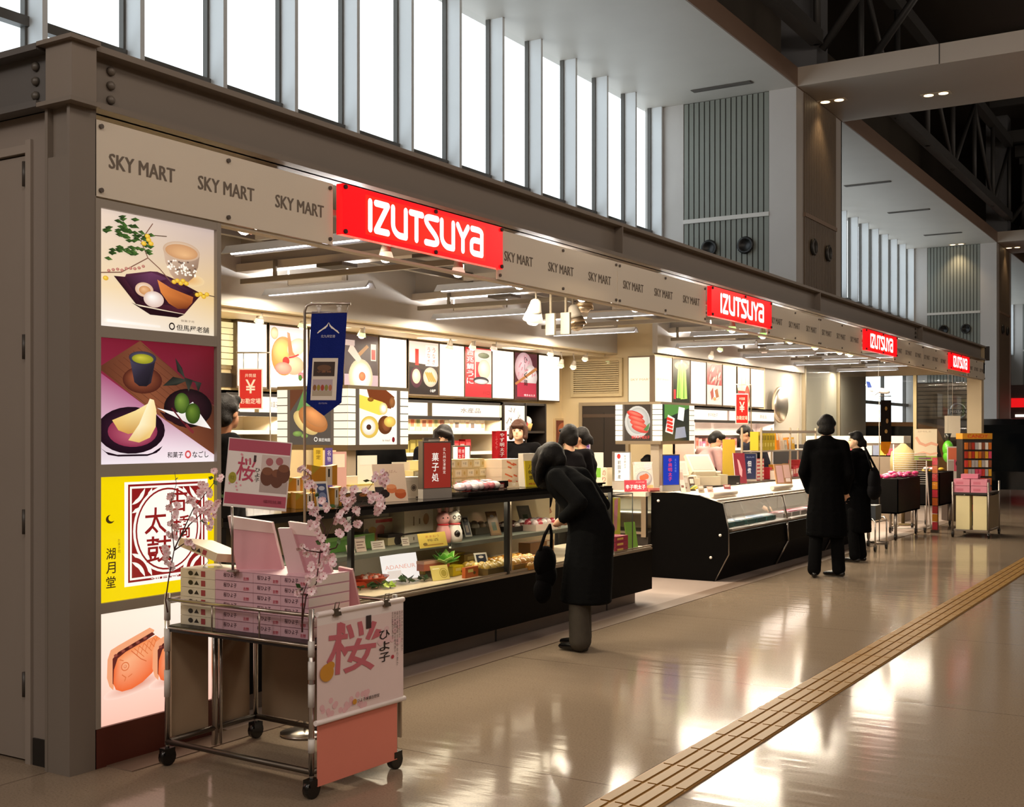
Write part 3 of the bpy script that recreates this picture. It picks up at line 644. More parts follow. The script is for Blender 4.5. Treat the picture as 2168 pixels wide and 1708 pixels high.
def spot(x, y, z, lab, group, col='ffd8b0', tiltx=0, tilty=0, drop=.1, r=.05, body='b0a698', lit=True):
    t = thing('spot_lamp', lab, 'spot light', (x, y, z), group)
    ax = Vector((tiltx, tilty, 1)).normalized()
    MB(mat='satin', col=body).lathe((x, y, z), [(.018, r*2.3), (r*.5, r*2.1), (r*.72, r*1.2), (r*.8, r*.9)], axis=ax, seg=14).build('cap', t)
    MB(mat='glow' if lit else 'metal', col=col).lathe((x, y, z), [(r*.8, r*.9), (r*1.08, 0), (r*1.0, -.002), (r*.75, r*.8)], axis=ax, seg=14).build('shade', t)
    MB(mat='lamp' if lit else 'metal', col='fff4e0').lathe((x, y, z), [(.001, -r*.55), (r*.5, -r*.42), (r*.8, -.001), (r*.5, r*.5), (.001, r*.8)], axis=ax, seg=12).build('bulb', t)
    MB(mat='satin', col='9a9084').cyl(Vector((x, y, z))+ax*r*2.2, (x, y, z+drop+r*1.8), .008, seg=6).build('stem', t)
fs = [(515, 487, 'ffb090', .5, .2), (622, 500, 'ffb0a0', .5, -.3), (817, 548, 'ffe0c0', 0, 0), (970, 580, 'ffc8b0', 0, 0), (1100, 606, 'ffb8a8', 0, 0), (1232, 633, 'ffc0b0', 0, 0), (1345, 655, 'ffd0b0', 0, 0), (1550, 700, 'd8ffa0', 0, 0), (1615, 713, 'c8ff90', 0, 0), (1673, 724, 'd0ff98', 0, 0), (1726, 737, 'e8ffb0', 0, 0), (1778, 747, 'fff0b0', 0, 0), (1800, 752, 'd8ffa0', 0, 0)]
for i, (px, py, c, tx, ty) in enumerate(fs):
    p = at(px, py, X=-4.86)
    spot(p.x, p.y, p.z, f'small spotlight just behind the fascia, {["first","second","third","fourth","fifth","sixth","seventh","eighth","ninth","tenth","eleventh","twelfth","thirteenth"][i]} from the corner column', 'spotlights behind the fascia', c, tx, ty, drop=max(.05, 2.975-p.z-.09))
bs = [(548, 683), (640, 693), (765, 712), (888, 680), (951, 738), (1000, 738), (1045, 740), (1165, 752), (1187, 776), (1213, 779), (1238, 762), (1288, 768), (1524, 742), (1618, 748), (1505, 757)]
wn = ['over the leftmost white panel', 'over the seafood poster', 'over the dark bowl poster', 'with the green glow beneath the bulkhead', 'over the chopsticks poster', 'over the red drink poster', 'over the white panel right of the red poster', 'over the pink meat poster', 'before the last white panel', 'left of the louvre', 'above the louvre', 'right of the louvre', 'over the bamboo leaf poster', 'near the round mirror', 'over the red dish poster']
for i, (px, py) in enumerate(bs):
    p = at(px, py, X=-7.86 if px < 1400 else -6.75)
    spot(p.x, p.y, p.z, f'small hanging spotlight {wn[i]}', 'hanging spotlights by the back wall', random.choice(('ffe8c8', 'ffd0b8', 'e8ffb8')), .25, 0, drop=max(.06, (2.74 if px < 1400 else 3.45)-p.z-.09), r=.045)
tk = MB(mat='satin', col='a89e90'); tk.box(-4.88, -4.84, 3.9, 26.2, 2.965, 3.0); struct(tk, 'ceiling_track_front')
tk = MB(mat='satin', col='d8c8a8'); tk.box(-7.9, -7.82, 4.0, 15.2, 2.70, 2.74); struct(tk, 'ceiling_track')
for i, (px, py, tx, ty) in enumerate(((1128, 678, .35, -.25), (1222, 690, -.2, -.1), (1236, 652, .1, .1))):
    p = at(px, py, T=10.4+.25*i)
    spot(p.x, p.y, p.z, ['large bright spotlight hanging in the middle of the shop', 'large chrome spotlight right of the bright one', 'large chrome spotlight mounted above its twin'][i], 'large spotlights', 'ffe8d0' if i == 0 else 'c8b498', tx, ty, drop=max(.1, 3.45-p.z-.15), r=.085, body='c8c0b4', lit=i == 0)
for i, (px, py) in enumerate(((1166, 690), (1198, 688))):
    p = at(px, py, T=10.4); m = MB(mat='satin', col='a89e8c'); m.box(p.x-.045, p.x+.045, p.y-.015, p.y+.015, p.z-.08, p.z+.11); m.cyl((p.x, p.y, p.z+.11), (p.x, p.y, 3.45), .012, seg=6)
    m.build('hanging_plate', None, p, ['narrow grey plate hanging beside the large bright spotlight', 'narrow grey plate hanging left of the chrome spotlight'][i], 'plate')
for y in (5.3, 7.5, 9.6, 11.6, 13.5): 
    m = MB(mat='panel_lit', col='ffe8c0'); m.box(-8.35, -8.0, y-.25, y+.25, 2.728, 2.738); m.build('ceiling_light_panel', None, (-8.2, y, 2.73), f'bright square ceiling panel above the back wall posters, {ordn[[5.3, 7.5, 9.6, 11.6, 13.5].index(y)]} from the left', 'ceiling light', 'bright panels in the low back ceiling')
    light('back_wash', 'AREA', (-8.1, y, 2.70), 12, WARM, shape='RECTANGLE', size=.3, size_y=.5)

# ================================================================== backlit poster bands
def lit_panel(X, pxa, pxb, z0, z1, art, lab, X2=None, name='white_light_box', group='backlit panels on the back wall'):
    ya, yb = at(pxa, 800, X=X).y, at(pxb, 800, X=X).y
    t = thing(name, lab, 'light panel' if name == 'white_light_box' else 'poster', (X, ya, z0), group)
    MB(mat='steel', col='77695a').box(X-.08, X, ya-.012, yb+.012, z0-.02, z1+.02).build('frame', t)
    m = MB(mat='panel_lit' if art is None else 'backlit').plane((X+.001, ya, z0), (0, yb-ya, 0), (0, 0, z1-z0))
    if art is None: m.rect(0, 0, 1, 1, 'fff6e4'); m.build('lit_face', t)
    else: art(m); m.build('lit_face', t)
    return t
def shade(c, f): return ''.join('%02x' % max(0, min(255, int(int(c[i:i+2], 16)*f))) for i in (0, 2, 4))
def food(m, x, y, rx, ry, c, n=20, rot=0): m.gell(x, y, rx, ry, shade(c, 1.12), shade(c, .80), rot)
def a_crab(m):
    m.rect(0, 0, 1, 1, 'ffe8e4'); m.rect(0, 0, 1, .25, 'fff8f0'); food(m, .36, .52, .32, .32, 'ffb050', 24); food(m, .32, .60, .24, .2, 'ffd070', 20); food(m, .70, .68, .26, .14, 'fff0c8', 20, 20)
    m.A([(.45, .92), (.52, .9), (.60, .6), (.72, .5), (.50, .45)], 'f08050'); food(m, .62, .38, .28, .16, 'ffc8a0', 20); food(m, .42, .44, .09, .07, 'd82820', 14); m.stroke([(.5, .5), (.62, .52), (.75, .56)], .03, 'e03030'); food(m, .84, .22, .10, .05, 'e8808a', 12); food(m, .80, .18, .05, .05, '4a7a2a', 10); food(m, .12, .88, .10, .10, 'f8dca0', 18); food(m, .35, .32, .22, .1, 'f0a890', 18)
def a_bowl(m):
    m.rect(0, 0, 1, 1, '4a3a3a'); m.rect(0, 0, 1, .3, 'b8a0a8'); food(m, .48, .26, .36, .32, 'f4e0b8', 30); food(m, .5, .27, .28, .24, 'fffaf0', 26); food(m, .52, .27, .10, .08, 'e88050', 14)
    m.rect(.78, .56, .94, .86, 'e8d8c8'); m.rect(.80, .58, .92, .76, 'd04038'); m.A([(.3, .62), (.66, .84), (.72, .8), (.36, .56)], 'b08050'); m.A([(.1, .7), (.4, .5), (.5, .58), (.2, .86)], 'e8c8b8'); m.rect(.0, .8, .3, .9, 'c8b0a8')
def a_chop(m):
    m.rect(0, 0, 1, 1, '241818'); m.rect(0, .52, 1, 1, 'f4e0d0'); m.A([(.0, .52), (1, .44), (1, .56), (0, .6)], '3a2a20'); m.rect(.55, .55, .96, .95, 'fff0e0'); m.rect(.20, .55, .32, .86, 'c03028'); m.vtext('うなぎ', .66, .92, .58, 'c03830', .10); m.vtext('うなぎ', .84, .92, .58, 'c03830', .10)
    food(m, .24, .32, .20, .20, '5a2a3a', 22); food(m, .24, .34, .14, .14, 'f8e8c0', 18); food(m, .72, .34, .25, .19, 'f0d8c0', 24); 
    for k in range(4): m.stroke([(.56+.06*k, .42), (.68+.07*k, .26)], .05, 'e89848')
    m.text('小倉屋', .8, .08, .06, 'f4f0ea', w=.2, bold=True)
def a_red(m):
    m.rect(0, 0, 1, 1, 'd82a34'); m.rect(.36, .28, 1, .98, 'f8d8c8'); m.rect(.40, .3, .75, .72, 'd02838'); food(m, .72, .58, .24, .2, 'fff0d0', 20); food(m, .6, .34, .3, .08, '3a3038', 18); food(m, .6, .32, .26, .05, 'e8e0dc', 16); food(m, .7, .86, .22, .06, '4a5a20', 12); m.vtext('吉兆鯛うに', .18, .98, .25, 'fff4ec', .26, True); food(m, .62, .10, .05, .03, 'fff', 10) if False else None; m.text('川口', .8, .09, .07, '8a1a20', w=.26)
def a_pink(m):
    m.rect(0, 0, 1, 1, '5a2a34'); food(m, .4, .68, .4, .34, 'f0c0c4', 22); food(m, .7, .5, .3, .26, 'f8dcd8', 20); m.rect(.1, .05, .95, .36, 'b83048'); m.A([(.0, .34), (.95, .72), (1, .66), (.05, .3)], 'b87848'); m.vtext('ひしく鶏', .48, .94, .28, '1a0c10', .16, True)
    for k in range(14): food(m, random.uniform(.1, .9), random.uniform(.5, .95), .05, .02, 'e89aa4', 8, random.uniform(0, 90))
    m.text('博多水たき', .65, .09, .05, 'fff0f0', w=.5)
ZB0, ZB1 = 2.075, 2.715
lv = MB(mat='backlit', col='f4e4a8'); ya, yb = at(462, 700, X=-8.6).y, at(493, 700, X=-8.6).y
tt = thing('slatted_light_box', 'narrow panel of lit cream slats left of the leftmost white panel', 'light panel', (-8.6, ya, 2.1))
for k in range(7): lv.box(-8.6, -8.58, ya, yb, 2.28+.062*k, 2.333+.062*k)
lv.build('slats', tt); MB(mat='satin', col='8a7a5a').box(-8.62, -8.6, ya-.02, yb+.03, 2.24, 2.73).build('frame', tt); MB(mat='matte', col='241c16').box(-8.62, -8.6, ya, yb, 2.06, 2.2).build('dark_gap', tt)
for pa, pb, art, lab in ((503, 564, None, 'white backlit panel left of the seafood poster'), (571, 651, a_crab, 'backlit seafood poster with orange shellfish on pink'), (656, 722, None, 'white backlit panel largely behind the hanging blue banner'), (729, 800, a_bowl, 'dark backlit poster of a cream bowl and a bottle'), (804, 860, None, 'white backlit panel between the bowl poster and the chopsticks poster'), (866, 928, a_chop, 'backlit poster of dark and pale dishes on black'), (931, 982, None, 'white backlit panel left of the red poster'), (985, 1040, a_red, 'red backlit poster with large white lettering'), (1043, 1087, None, 'white backlit panel right of the red poster'), (1090, 1137, a_pink, 'pink and crimson backlit poster with black lettering'), (1141, 1184, None, 'white backlit panel at the right end of the back wall row')):
    lit_panel(-8.53, pa, pb, ZB0, ZB1, art, lab, name='white_light_box' if art is None else 'poster_light_box')
def a_green(m):
    m.rect(0, 0, 1, 1, '1a2010'); food(m, .5, .86, .42, .1, 'c89a60', 16); m.A([(.2, .1), (.3, .88), (.5, .9), (.45, .1)], '8ab850'); m.A([(.45, .08), (.52, .92), (.75, .88), (.85, .1)], '9cc85c'); m.A([(.3, .1), (.38, .9), (.42, .9), (.36, .1)], '5a8a30'); m.A([(.6, .1), (.62, .9), (.66, .9), (.68, .1)], '5a8a30'); m.rect(.04, .08, .16, .3, 'c03030'); food(m, .5, .96, .06, .04, 'f0e0c0', 10)
def a_meat(m):
    m.rect(0, 0, 1, 1, 'f4dcc8'); m.rect(0, .48, 1, 1, 'c83c3c')
    for k in range(16): food(m, random.uniform(.1, .9), random.uniform(.52, .92), .12, .04, random.choice(('f0d0b8', 'e89080', '8a2020')), 10, random.uniform(0, 90))
    food(m, .5, .25, .4, .17, 'fff0e0', 18); m.A([(.2, .3), (.4, .42), (.45, .2), (.3, .1)], 'b05848'); m.A([(.5, .35), (.7, .4), (.8, .2), (.6, .16)], 'a86a40'); food(m, .5, .14, .1, .04, 'e8a060', 10)
def a_noodle(m):
    m.rect(0, 0, 1, 1, 'f4dca0'); m.rect(.0, .0, .7, .4, 'c03030'); m.stroke([(.3, 1), (.35, .4)], .02, 'd8b060'); m.stroke([(.7, 1), (.62, .4)], .02, 'd8b060'); food(m, .8, .3, .2, .25, 'e05040', 14)
def a_sky(m): m.rect(0, 0, 1, 1, 'fff2d4'); m.text('SKY MART', .5, .5, .05, 'c8a070', w=.85)
for pa, pb, art, lab in ((1387, 1422, a_sky, 'cream backlit panel with faint lettering left of the bamboo leaf poster'), (1425, 1460, a_green, 'backlit poster of green leaf-wrapped rolls on black'), (1463, 1494, None, 'white backlit panel right of the green roll poster'), (1497, 1528, a_meat, 'backlit poster split between red meat and a pale plate'), (1531, 1558, None, 'white backlit panel right of the split red poster'), (1562, 1587, a_noodle, 'yellow backlit poster behind the far red pay sign'), (1590, 1617, None, 'white backlit panel at the far right end of the second row')):
    lit_panel(-7.03, pa, pb, 2.05, 2.68, art, lab, name='white_light_box' if art is None or art is a_sky else 'poster_light_box', group='backlit panels of the second row')
a = at(1331, 800, Y=15.25); b_ = at(1383, 800, Y=15.25)
t = thing('white_light_box', 'cream backlit panel with faint lettering beside the louvre', 'light panel', (a.x, 15.25, 2.05), 'backlit panels of the second row')
MB(mat='steel', col='77695a').box(a.x-.012, b_.x+.02, 15.25, 15.33, 2.03, 2.70).build('frame', t)
m = MB(mat='backlit').plane((a.x, 15.249, 2.05), (b_.x-a.x, 0, 0), (0, 0, .63)); a_sky(m); m.build('lit_face', t)

# ================================================================== square lantern signs on their posts
def slats(m, x0, x1): 
    m.rect(x0, 0, x1, 1, 'fff4dc')
    for k in range(1, 7): m.rect(x0, k/7-.008, x1, k/7+.008, '4a4640')
def a_dora(m):
    m.rect(0, 0, 1, 1, '4a4542'); slats(m, 0, .15); m.rect(.15, 0, .19, 1, '5a5048'); slats(m, .81, 1); m.rect(.77, 0, .81, 1, '5a5048')
    m.A([(.19, .6), (.40, 1), (.19, 1)], '5a3020'); m.A([(.28, .6), (.40, .66), (.46, .94), (.38, .98)], '5a8a4a'); food(m, .45, .78, .08, .1, '7aa868', 12, 30)
    food(m, .42, .40, .2, .17, 'f0d088', 24, -30); food(m, .52, .46, .22, .2, 'c88048', 26, -25); food(m, .54, .50, .18, .15, 'd89058', 24, -25); food(m, .3, .2, .07, .05, '7a9a50', 12); food(m, .4, .16, .05, .04, '8aa858', 12)
    m.ring(.56, .10, .022, .035, .008, 'e8e4dc', 14); m.text('菓匠梅園', .68, .09, .06, 'e8e4dc', w=.16)
def a_roll(m):
    m.rect(0, 0, 1, 1, 'f4ecdc'); slats(m, 0, .12); m.rect(.12, 0, .18, 1, '5a5048'); slats(m, .86, 1); m.rect(.80, 0, .86, 1, '5a5048')
    m.A([(.30, 1), (.62, 1), (.76, .88), (.70, .66), (.60, .68), (.34, .84)], '6a3418'); food(m, .72, .78, .05, .1, '8a5a34', 14)
    m.A([(.18, .9), (.56, .78), (.64, .7), (.60, .56), (.50, .54), (.18, .66)], 'ecc850'); food(m, .57, .66, .07, .11, 'f8e0a0', 18); food(m, .575, .66, .045, .07, 'fff8e8', 16); food(m, .36, .82, .05, .04, '8a5a20', 10)
    food(m, .60, .36, .12, .17, '6a3a1c', 20); food(m, .62, .36, .07, .11, '8a5230', 16); food(m, .68, .42, .1, .1, 'e8c060', 14); food(m, .40, .34, .13, .19, 'a87038', 22) if False else None
    food(m, .34, .32, .15, .2, 'f0cc60', 24); food(m, .33, .32, .11, .145, 'fff6e4', 22); food(m, .33, .32, .04, .05, '4a2a20', 12); food(m, .74, .09, .024, .05, '7a1a20', 14); m.text('le meuf', .62, .08, .04, '6a5a40', w=.13)
def a_roe(m):
    m.rect(0, 0, 1, 1, '2a2018'); slats(m, 0, .16); m.rect(.16, 0, .20, 1, '5a5048'); slats(m, .82, 1); m.rect(.78, 0, .82, 1, '5a5048')
    food(m, .49, .52, .28, .44, 'd0d0cc', 30); food(m, .5, .55, .24, .36, 'b8b8b6', 28)
    for k in range(4): food(m, .44+.035*k, .72-.13*k, .19, .09, ['c83028', 'd03a2e', 'd84434', 'cc3428'][k], 20, -18); food(m, .44+.035*k, .745-.13*k, .15, .04, 'e86050', 18, -18)
    m.A([(.62, .3), (.76, .5), (.74, .34), (.70, .26)], '3a6a34'); m.text('博多辛子明太子', .56, .1, .09, 'd84040', w=.4, bold=True)
def a_pack(m):
    m.rect(0, 0, 1, 1, '1e2824'); slats(m, .0, .04); m.A([(.1, .6), (.9, .95), (.9, 1), (.1, 1)], '4a7a3a'); m.A([(.12, .25), (.34, .18), (.40, .62), (.2, .72)], 'e8dcd4')
    for k in range(4): m.A([(.16, .28+.1*k), (.33, .23+.1*k), (.35, .30+.1*k), (.18, .36+.1*k)], 'c83028')
    m.A([(.40, .05), (.75, .1), (.70, .4), (.44, .36)], '8a90a0'); m.A([(.48, .6), (.66, .55), (.70, .92), (.52, .95)], 'f0f0ea'); slats(m, .84, 1)
def lantern(x0, x1, y0, y1, z0, z1, artA, artB, labs):
    t = thing('lantern_sign', labs, 'lit sign', (x1-.1, y0+.1, 0), 'square lit signs round a post')
    m = MB(mat='steel', col='8a7c68'); m.box(x0, x1, y0, y1, z0-.045, z0); m.box(x0, x1, y0, y1, z1, z1+.03); m.box(x0+.01, x1-.01, y0+.01, y1-.01, z0, z1, 'd8c8a0', 'satin'); m.build('cabinet', t)
    m = MB(mat='backlit').plane((x0, y0-.001, z0), (x1-x0, 0, 0), (0, 0, z1-z0)); artA(m); m.build('lit_face', t)
    m = MB(mat='backlit').plane((x1+.001, y0, z0), (0, y1-y0, 0), (0, 0, z1-z0)); artB(m); m.build('lit_face', t)
    MB(mat='satin', col='a09280').box(x1-.17, x1-.05, y0+.05, y0+.17, 0, z0).build('post', t)
lantern(-7.24, -6.44, 7.77, 8.62, 1.50, 1.98, a_dora, a_roll, 'square lit sign with pancake and sponge roll pictures, beneath the blue banner')
lantern(-7.10, -6.44, 14.1, 15.2, 1.50, 1.98, a_roe, a_pack, 'square lit sign with a red fish roe picture, beyond the first')
# ================================================================== long display counter
CX0, CX1, CYA, CYB, CT = -5.60, -4.75, 4.66, 10.2, 1.135
t = thing('display_counter', 'long black glass-fronted display counter behind the stooping woman', 'counter', (-5.1, 7.4, 0))
MB(mat='steel', col='8a8078').box(CX0+.05, -4.87, CYA+.03, 10.08, .004, .13).build('plinth', t)
m = MB(mat='black', col='060505'); m.box(CX0, CX1, CYA, CYB, .13, .505); m.build('body', t)
m = MB(mat='satin', col='14110f')
for y in (5.77, 7.64, 9.5): m.box(-4.872, -4.868, y-.012, y+.012, .0, .13)
m.build('joint', t)
m = MB(mat='satin', col='b8a890'); m.box(CX0+.02, CX1-.002, CYA, CYB-.01, .505, .53, 'cbbba2'); m.build('deck', t)
m = MB(mat='metal', col='c8c0b4'); m.box(CX1-.012, CX1+.006, CYA, CYB-.005, .505, .523); m.box(CX1-.012, CX1+.004, CYA, CYB-.005, .535, .548); m.build('front_trim', t)
m = MB(mat='satin', col='cfc0a0'); m.box(CX0, CX0+.02, 5.9, 9.7, .53, CT-.05); m.box(CX0, CX0+.02, CYA, 5.9, .53, CT-.05, '5a4c3e'); m.build('back_panel', t)
m = MB(mat='lacquer', col='12100f'); m.box(CX0-.05, CX1+.01, CYA, 9.35, CT-.022, CT); m.build('top', t)
m = MB(mat='satin', col='0d0c0c'); m.box(CX1-.02, CX1+.012, CYA, 9.36, CT-.055, CT-.022)
m.build('top_rail', t)
for y in (4.67, 5.77, 7.62, 9.35):
    MB(mat='satin', col='0e0d0c').box(CX1-.025, CX1+.008, y-.016, y+.016, .53, CT-.05).build('mullion', t)
for y in (7.655, 7.685): MB(mat='metal', col='e0d8c8').box(CX1-.02, CX1-.004, y-.006, y+.006, .53, CT-.05).build('chrome_strip', t)
for (a, b) in ((4.69, 5.75), (5.79, 7.60), (7.70, 9.33)):
    MB(mat='glass').poly([(CX1-.006, a, .53), (CX1-.006, b, .53), (CX1-.006, b, CT-.055), (CX1-.006, a, CT-.055)]).build('front_glass', t)
for (a, b) in ((4.69, 5.75), (5.79, 7.10), (7.12, 9.33)):
    z = .80 if b < 7.2 else .785
    m = MB(mat='satin', col='6a6c62'); m.box(-5.36, -4.93, a, b, z-.008, z, '9aa092'); m.box(-4.945, -4.925, a, b, z-.028, z+.002, '5c5e54'); m.build('shelf', t)
m = MB(mat='glass'); m.poly([(CX1-.01, 9.37, .53), (CX1-.01, 9.8, .53), (CX1-.01, 9.8, 1.05), (CX1-.01, 9.37, 1.05)]); m.poly([(CX0, 9.8, .53), (CX1-.01, 9.8, .53), (CX1-.01, 9.8, 1.05), (CX0, 9.8, 1.05)]); m.poly([(CX0, 9.37, 1.05), (CX1-.01, 9.37, 1.05), (CX1-.01, 9.8, 1.05), (CX0, 9.8, 1.05)]); m.build('end_glass', t)
m = MB(mat='satin', col='3a3a34'); m.tube([(CX1-.01, 9.37, 1.05), (CX1-.01, 9.8, 1.05), (CX0, 9.8, 1.05)], .006, seg=6); m.tube([(CX1-.01, 9.8, .53), (CX1-.01, 9.8, 1.05)], .005, seg=6); m.build('end_glass_edge', t)
m = MB(mat='black', col='141210'); m.box(CX0-.02, CX1-.04, 4.62, 4.66, .0, CT)
for k in range(9): m.box(CX0, CX1-.06, 4.612, 4.622, .62+.05*k, .645+.05*k, '262220')
for k in range(2): m.lathe((-4.95-.2*k, 4.62, 1.07), [(.022, 0), (.022, .01), (.001, .014)], axis=(0, -1, 0), seg=12)
m.build('end_grille', t)
for (a, b) in ((4.75, 5.7), (5.85, 7.55), (7.75, 9.3)):
    l = light('case_strip', 'AREA', (-4.82, (a+b)/2, CT-.06), 5.5, (1, .84, .6), rot=(0, math.radians(-25), 0), shape='RECTANGLE', size=.04, size_y=b-a)
    l.parent = t; l.location = Vector((-4.83, (a+b)/2, CT-.06))-Vector((-5.1, 7.4, 0))
    l2 = light('shelf_strip', 'AREA', (0, 0, 0), 3.0, (1, .84, .6), rot=(0, math.radians(-20), 0), shape='RECTANGLE', size=.03, size_y=b-a); l2.parent = t; l2.location = Vector((-4.95, (a+b)/2, .765))-Vector((-5.1, 7.4, 0))
# raised black tray on the top
TR = (-5.42, -4.80, 7.15, 9.28)
m = MB(mat='lacquer', col='14110f'); m.box(TR[0], TR[1], TR[2], TR[3], CT+.001, CT+.018); m.box(TR[0], TR[1]+.02, TR[2]-.02, TR[3]+.02, CT+.018, CT+.032)
m.build('display_tray', None, (-5.1, 8.2, CT), 'wide raised black tray on the long counter top left of the stooping woman', 'tray')
# ================================================================== refrigerated counter with the black end panel
prof = [(-5.58, .0), (-5.58, .94), (-5.30, .95), (-5.02, .925), (-4.74, .845), (-4.68, .57), (-4.68, .30), (-4.84, .0)]
def chiller(y0, y1, lab, end=False):
    t = thing('chiller_counter', lab, 'counter', (-5.1, y0, 0), 'low chiller counters')
    a = y0+(.035 if end else 0)
    m = MB(mat='black', col='080707')
    m.prism([(-5.56, a, .0), (-5.56, a, .52), (-4.70, a, .52), (-4.69, a, .30), (-4.84, a, .0)], (0, y1-a, 0)); m.build('body', t)
    m = MB(mat='satin', col='f6ead8'); m.prism([(-5.56, a, .86), (-5.56, a, .93), (-5.30, a, .94), (-5.02, a, .915), (-4.86, a, .872), (-4.86, a, .85)], (0, y1-a, 0)); m.build('white_top', t)
    m = MB(mat='satin', col='f0e4d4'); m.cyl((-4.93, a+.12, .925), (-4.93, a+.85, .925), .028, seg=12); m.build('night_cover', t)
    m = MB(mat='satin', col='d8d0c4'); m.box(-5.54, -4.74, a, y1, .52, .56, 'e6ded2'); m.box(-5.56, -5.50, a, y1, .52, .88, 'e0d6c8'); m.build('well', t)
    MB(mat='glass').poly([(-4.75, a+.03, .85), (-4.75, y1-.03, .85), (-4.695, y1-.03, .57), (-4.695, a+.03, .57)]).build('front_glass', t)
    m = MB(mat='metal', col='b8b0a8'); m.box(-4.77, -4.735, a, y1, .845, .86); m.box(-4.71, -4.675, a, y1, .545, .57); m.tube([(-4.66, a+.02, .56), (-4.66, y1-.02, .56)], .012, seg=6); m.build('rail', t)
    m = MB(mat='metal', col='a8a29a')
    for q in ((-4.75, .85, -4.685, .56), (-4.685, .56, -4.675, .30), (-4.675, .30, -4.83, .01)): m.tube([(q[0], y1-.01, q[1]), (q[2], y1-.01, q[3])], .014, seg=6)
    m.build('edge_trim', t)
    if end:
        m = MB(mat='black', col='060505'); m.prism([(x, y0, z) for x, z in prof], (0, .035, 0)); m.build('end_panel', t)
        m = MB(mat='metal', col='a09a92'); m.tube([(x, y0+.017, z) for x, z in prof[3:]], .010, seg=6); m.build('end_trim', t)
        for px, py in ((1394, 1060), (1525, 1133), (1505, 1180)):
            p = at(px, py, Y=y0-.002); MB(mat='satin', col='e8e2d8').lathe(p, [(.016, 0), (.016, .006), (.001, .010)], axis=(0, -1, 0), seg=12).build('screw_cap', t)
    l = light('chiller_strip', 'AREA', (0, 0, 0), 10, (1, .93, .82), rot=(0, math.radians(20), 0), shape='RECTANGLE', size=.04, size_y=y1-a-.1); l.parent = t; l.location = (-4.9+5.1, (y1-y0)/2, .83)
    return t
chiller(11.96, 13.92, 'low chiller counter with the plain black end panel and white screw caps', True)
chiller(13.94, 15.90, 'low chiller counter just left of the two customers in black')
chiller(15.92, 17.6, 'low chiller counter half hidden behind the two customers in black')
# short glazed case that turns the corner behind the end panel
t = thing('corner_showcase', 'short white glass-fronted case left of the black end panel', 'counter', (-6.1, 12.1, 0))
m = MB(mat='satin', col='3a342e'); m.box(-6.75, -5.6, 11.92, 12.6, 0.004, .50); m.build('body', t)
m = MB(mat='satin', col='f4e8d4'); m.box(-6.75, -5.6, 11.86, 12.6, .90, .95); m.build('top', t)
m = MB(mat='satin', col='e4d8c0'); m.box(-6.75, -5.6, 12.5, 12.6, .5, .9); m.box(-6.7, -5.65, 11.98, 12.5, .70, .712, 'c8c8ba'); m.build('interior', t)
MB(mat='glass').poly([(-6.75, 11.90, .5), (-5.62, 11.90, .5), (-5.62, 11.90, .9), (-6.75, 11.90, .9)]).build('front_glass', t)
m = MB(mat='metal', col='c8c0b4'); m.box(-5.66, -5.602, 11.87, 11.919, .45, .899); m.box(-6.75, -5.66, 11.872, 11.92, .872, .898); m.box(-6.75, -5.66, 11.872, 11.92, .482, .508); m.build('frame', t)
l = light('case_strip', 'AREA', (0, 0, 0), 7, (1, .92, .78), shape='RECTANGLE', size=1.0, size_y=.04); l.parent = t; l.location = (-.1, -.1, .86)

# ================================================================== lit open shelves along the walls
def wall_fridge(X, y0, y1, lab, heads, dep=.62, shelves=(1.62, 1.37, 1.12, .85), top=2.0, col='e8d8b8'):
    """open multi-deck case: front plane X, opening towards +X; heads = [(from, to, text)]"""
    t = thing('open_chiller', lab, 'refrigerator', (X-dep/2, (y0+y1)/2, 0), 'open lit chillers along the walls')
    m = MB(mat='satin', col=col); m.box(X-dep, X-dep+.03, y0, y1, .004, top); m.box(X-dep, X, y0, y0+.03, .004, top); m.box(X-dep, X, y1-.03, y1, .004, top); m.box(X-dep, X, y0, y1, .004, .45); m.box(X-dep, X, y0, y1, top-.02, top); m.build('cabinet', t)
    m = MB(mat='satin', col='1c1614'); m.box(X-.06, X, y0, y1, top-.24, top-.20); m.box(X-.06, X, y0, y1, top-.05, top+.0); m.build('header_frame', t)
    for a, b, s in heads:
        m = MB(mat='backlit').plane((X-.01, a+.03, top-.20), (0, b-a-.06, 0), (0, 0, .15)); m.rect(0, 0, 1, 1, 'fff4e4'); m.text(s, .55, .5, .4, '6a5a50', w=.30); m.build('lit_header', t)
    for z in shelves:
        m = MB(mat='satin', col='d8d0c0'); m.box(X-dep+.03, X-.06, y0+.03, y1-.03, z-.015, z); m.box(X-.075, X-.055, y0+.03, y1-.03, z-.03, z+.01, 'fff4d8', 'backlit'); m.build('shelf', t)
    l = light('shelf_light', 'AREA', (0, 0, 0), 26, (1, .88, .72), rot=(0, math.radians(-15), 0), shape='RECTANGLE', size=.08, size_y=y1-y0-.2); l.parent = t; l.location = (dep/2-.10, 0, top-.26)
    return t
yA, yB, yC = at(867, 850, X=-7.95).y, at(910, 850, X=-7.95).y, at(1062, 850, X=-7.95).y
wall_fridge(-7.95, yA-.9, yC, 'lit open chiller of packaged goods behind the woman looking down', [(yA-.9, yB, '惣菜'), (yB+.03, yC, '水産品')])
yD, yE = at(474, 850, X=-7.95).y, at(612, 850, X=-7.95).y
wall_fridge(-7.95, yD, yE, 'lit open chiller behind the left red pay sign', [(yD, (yD+yE)/2, '和菓子'), ((yD+yE)/2, yE, '洋菓子')])
wall_fridge(-6.78, 16.0, 19.45, 'lit open chiller on the far wall behind the two stooping clerks', [(16.0, 17.35, '辛子明太子'), (17.38, 18.3, '名産品'), (18.33, 19.45, '農産品')], dep=.33, shelves=(1.60, 1.36, 1.1, .85), col='f0e0e0')
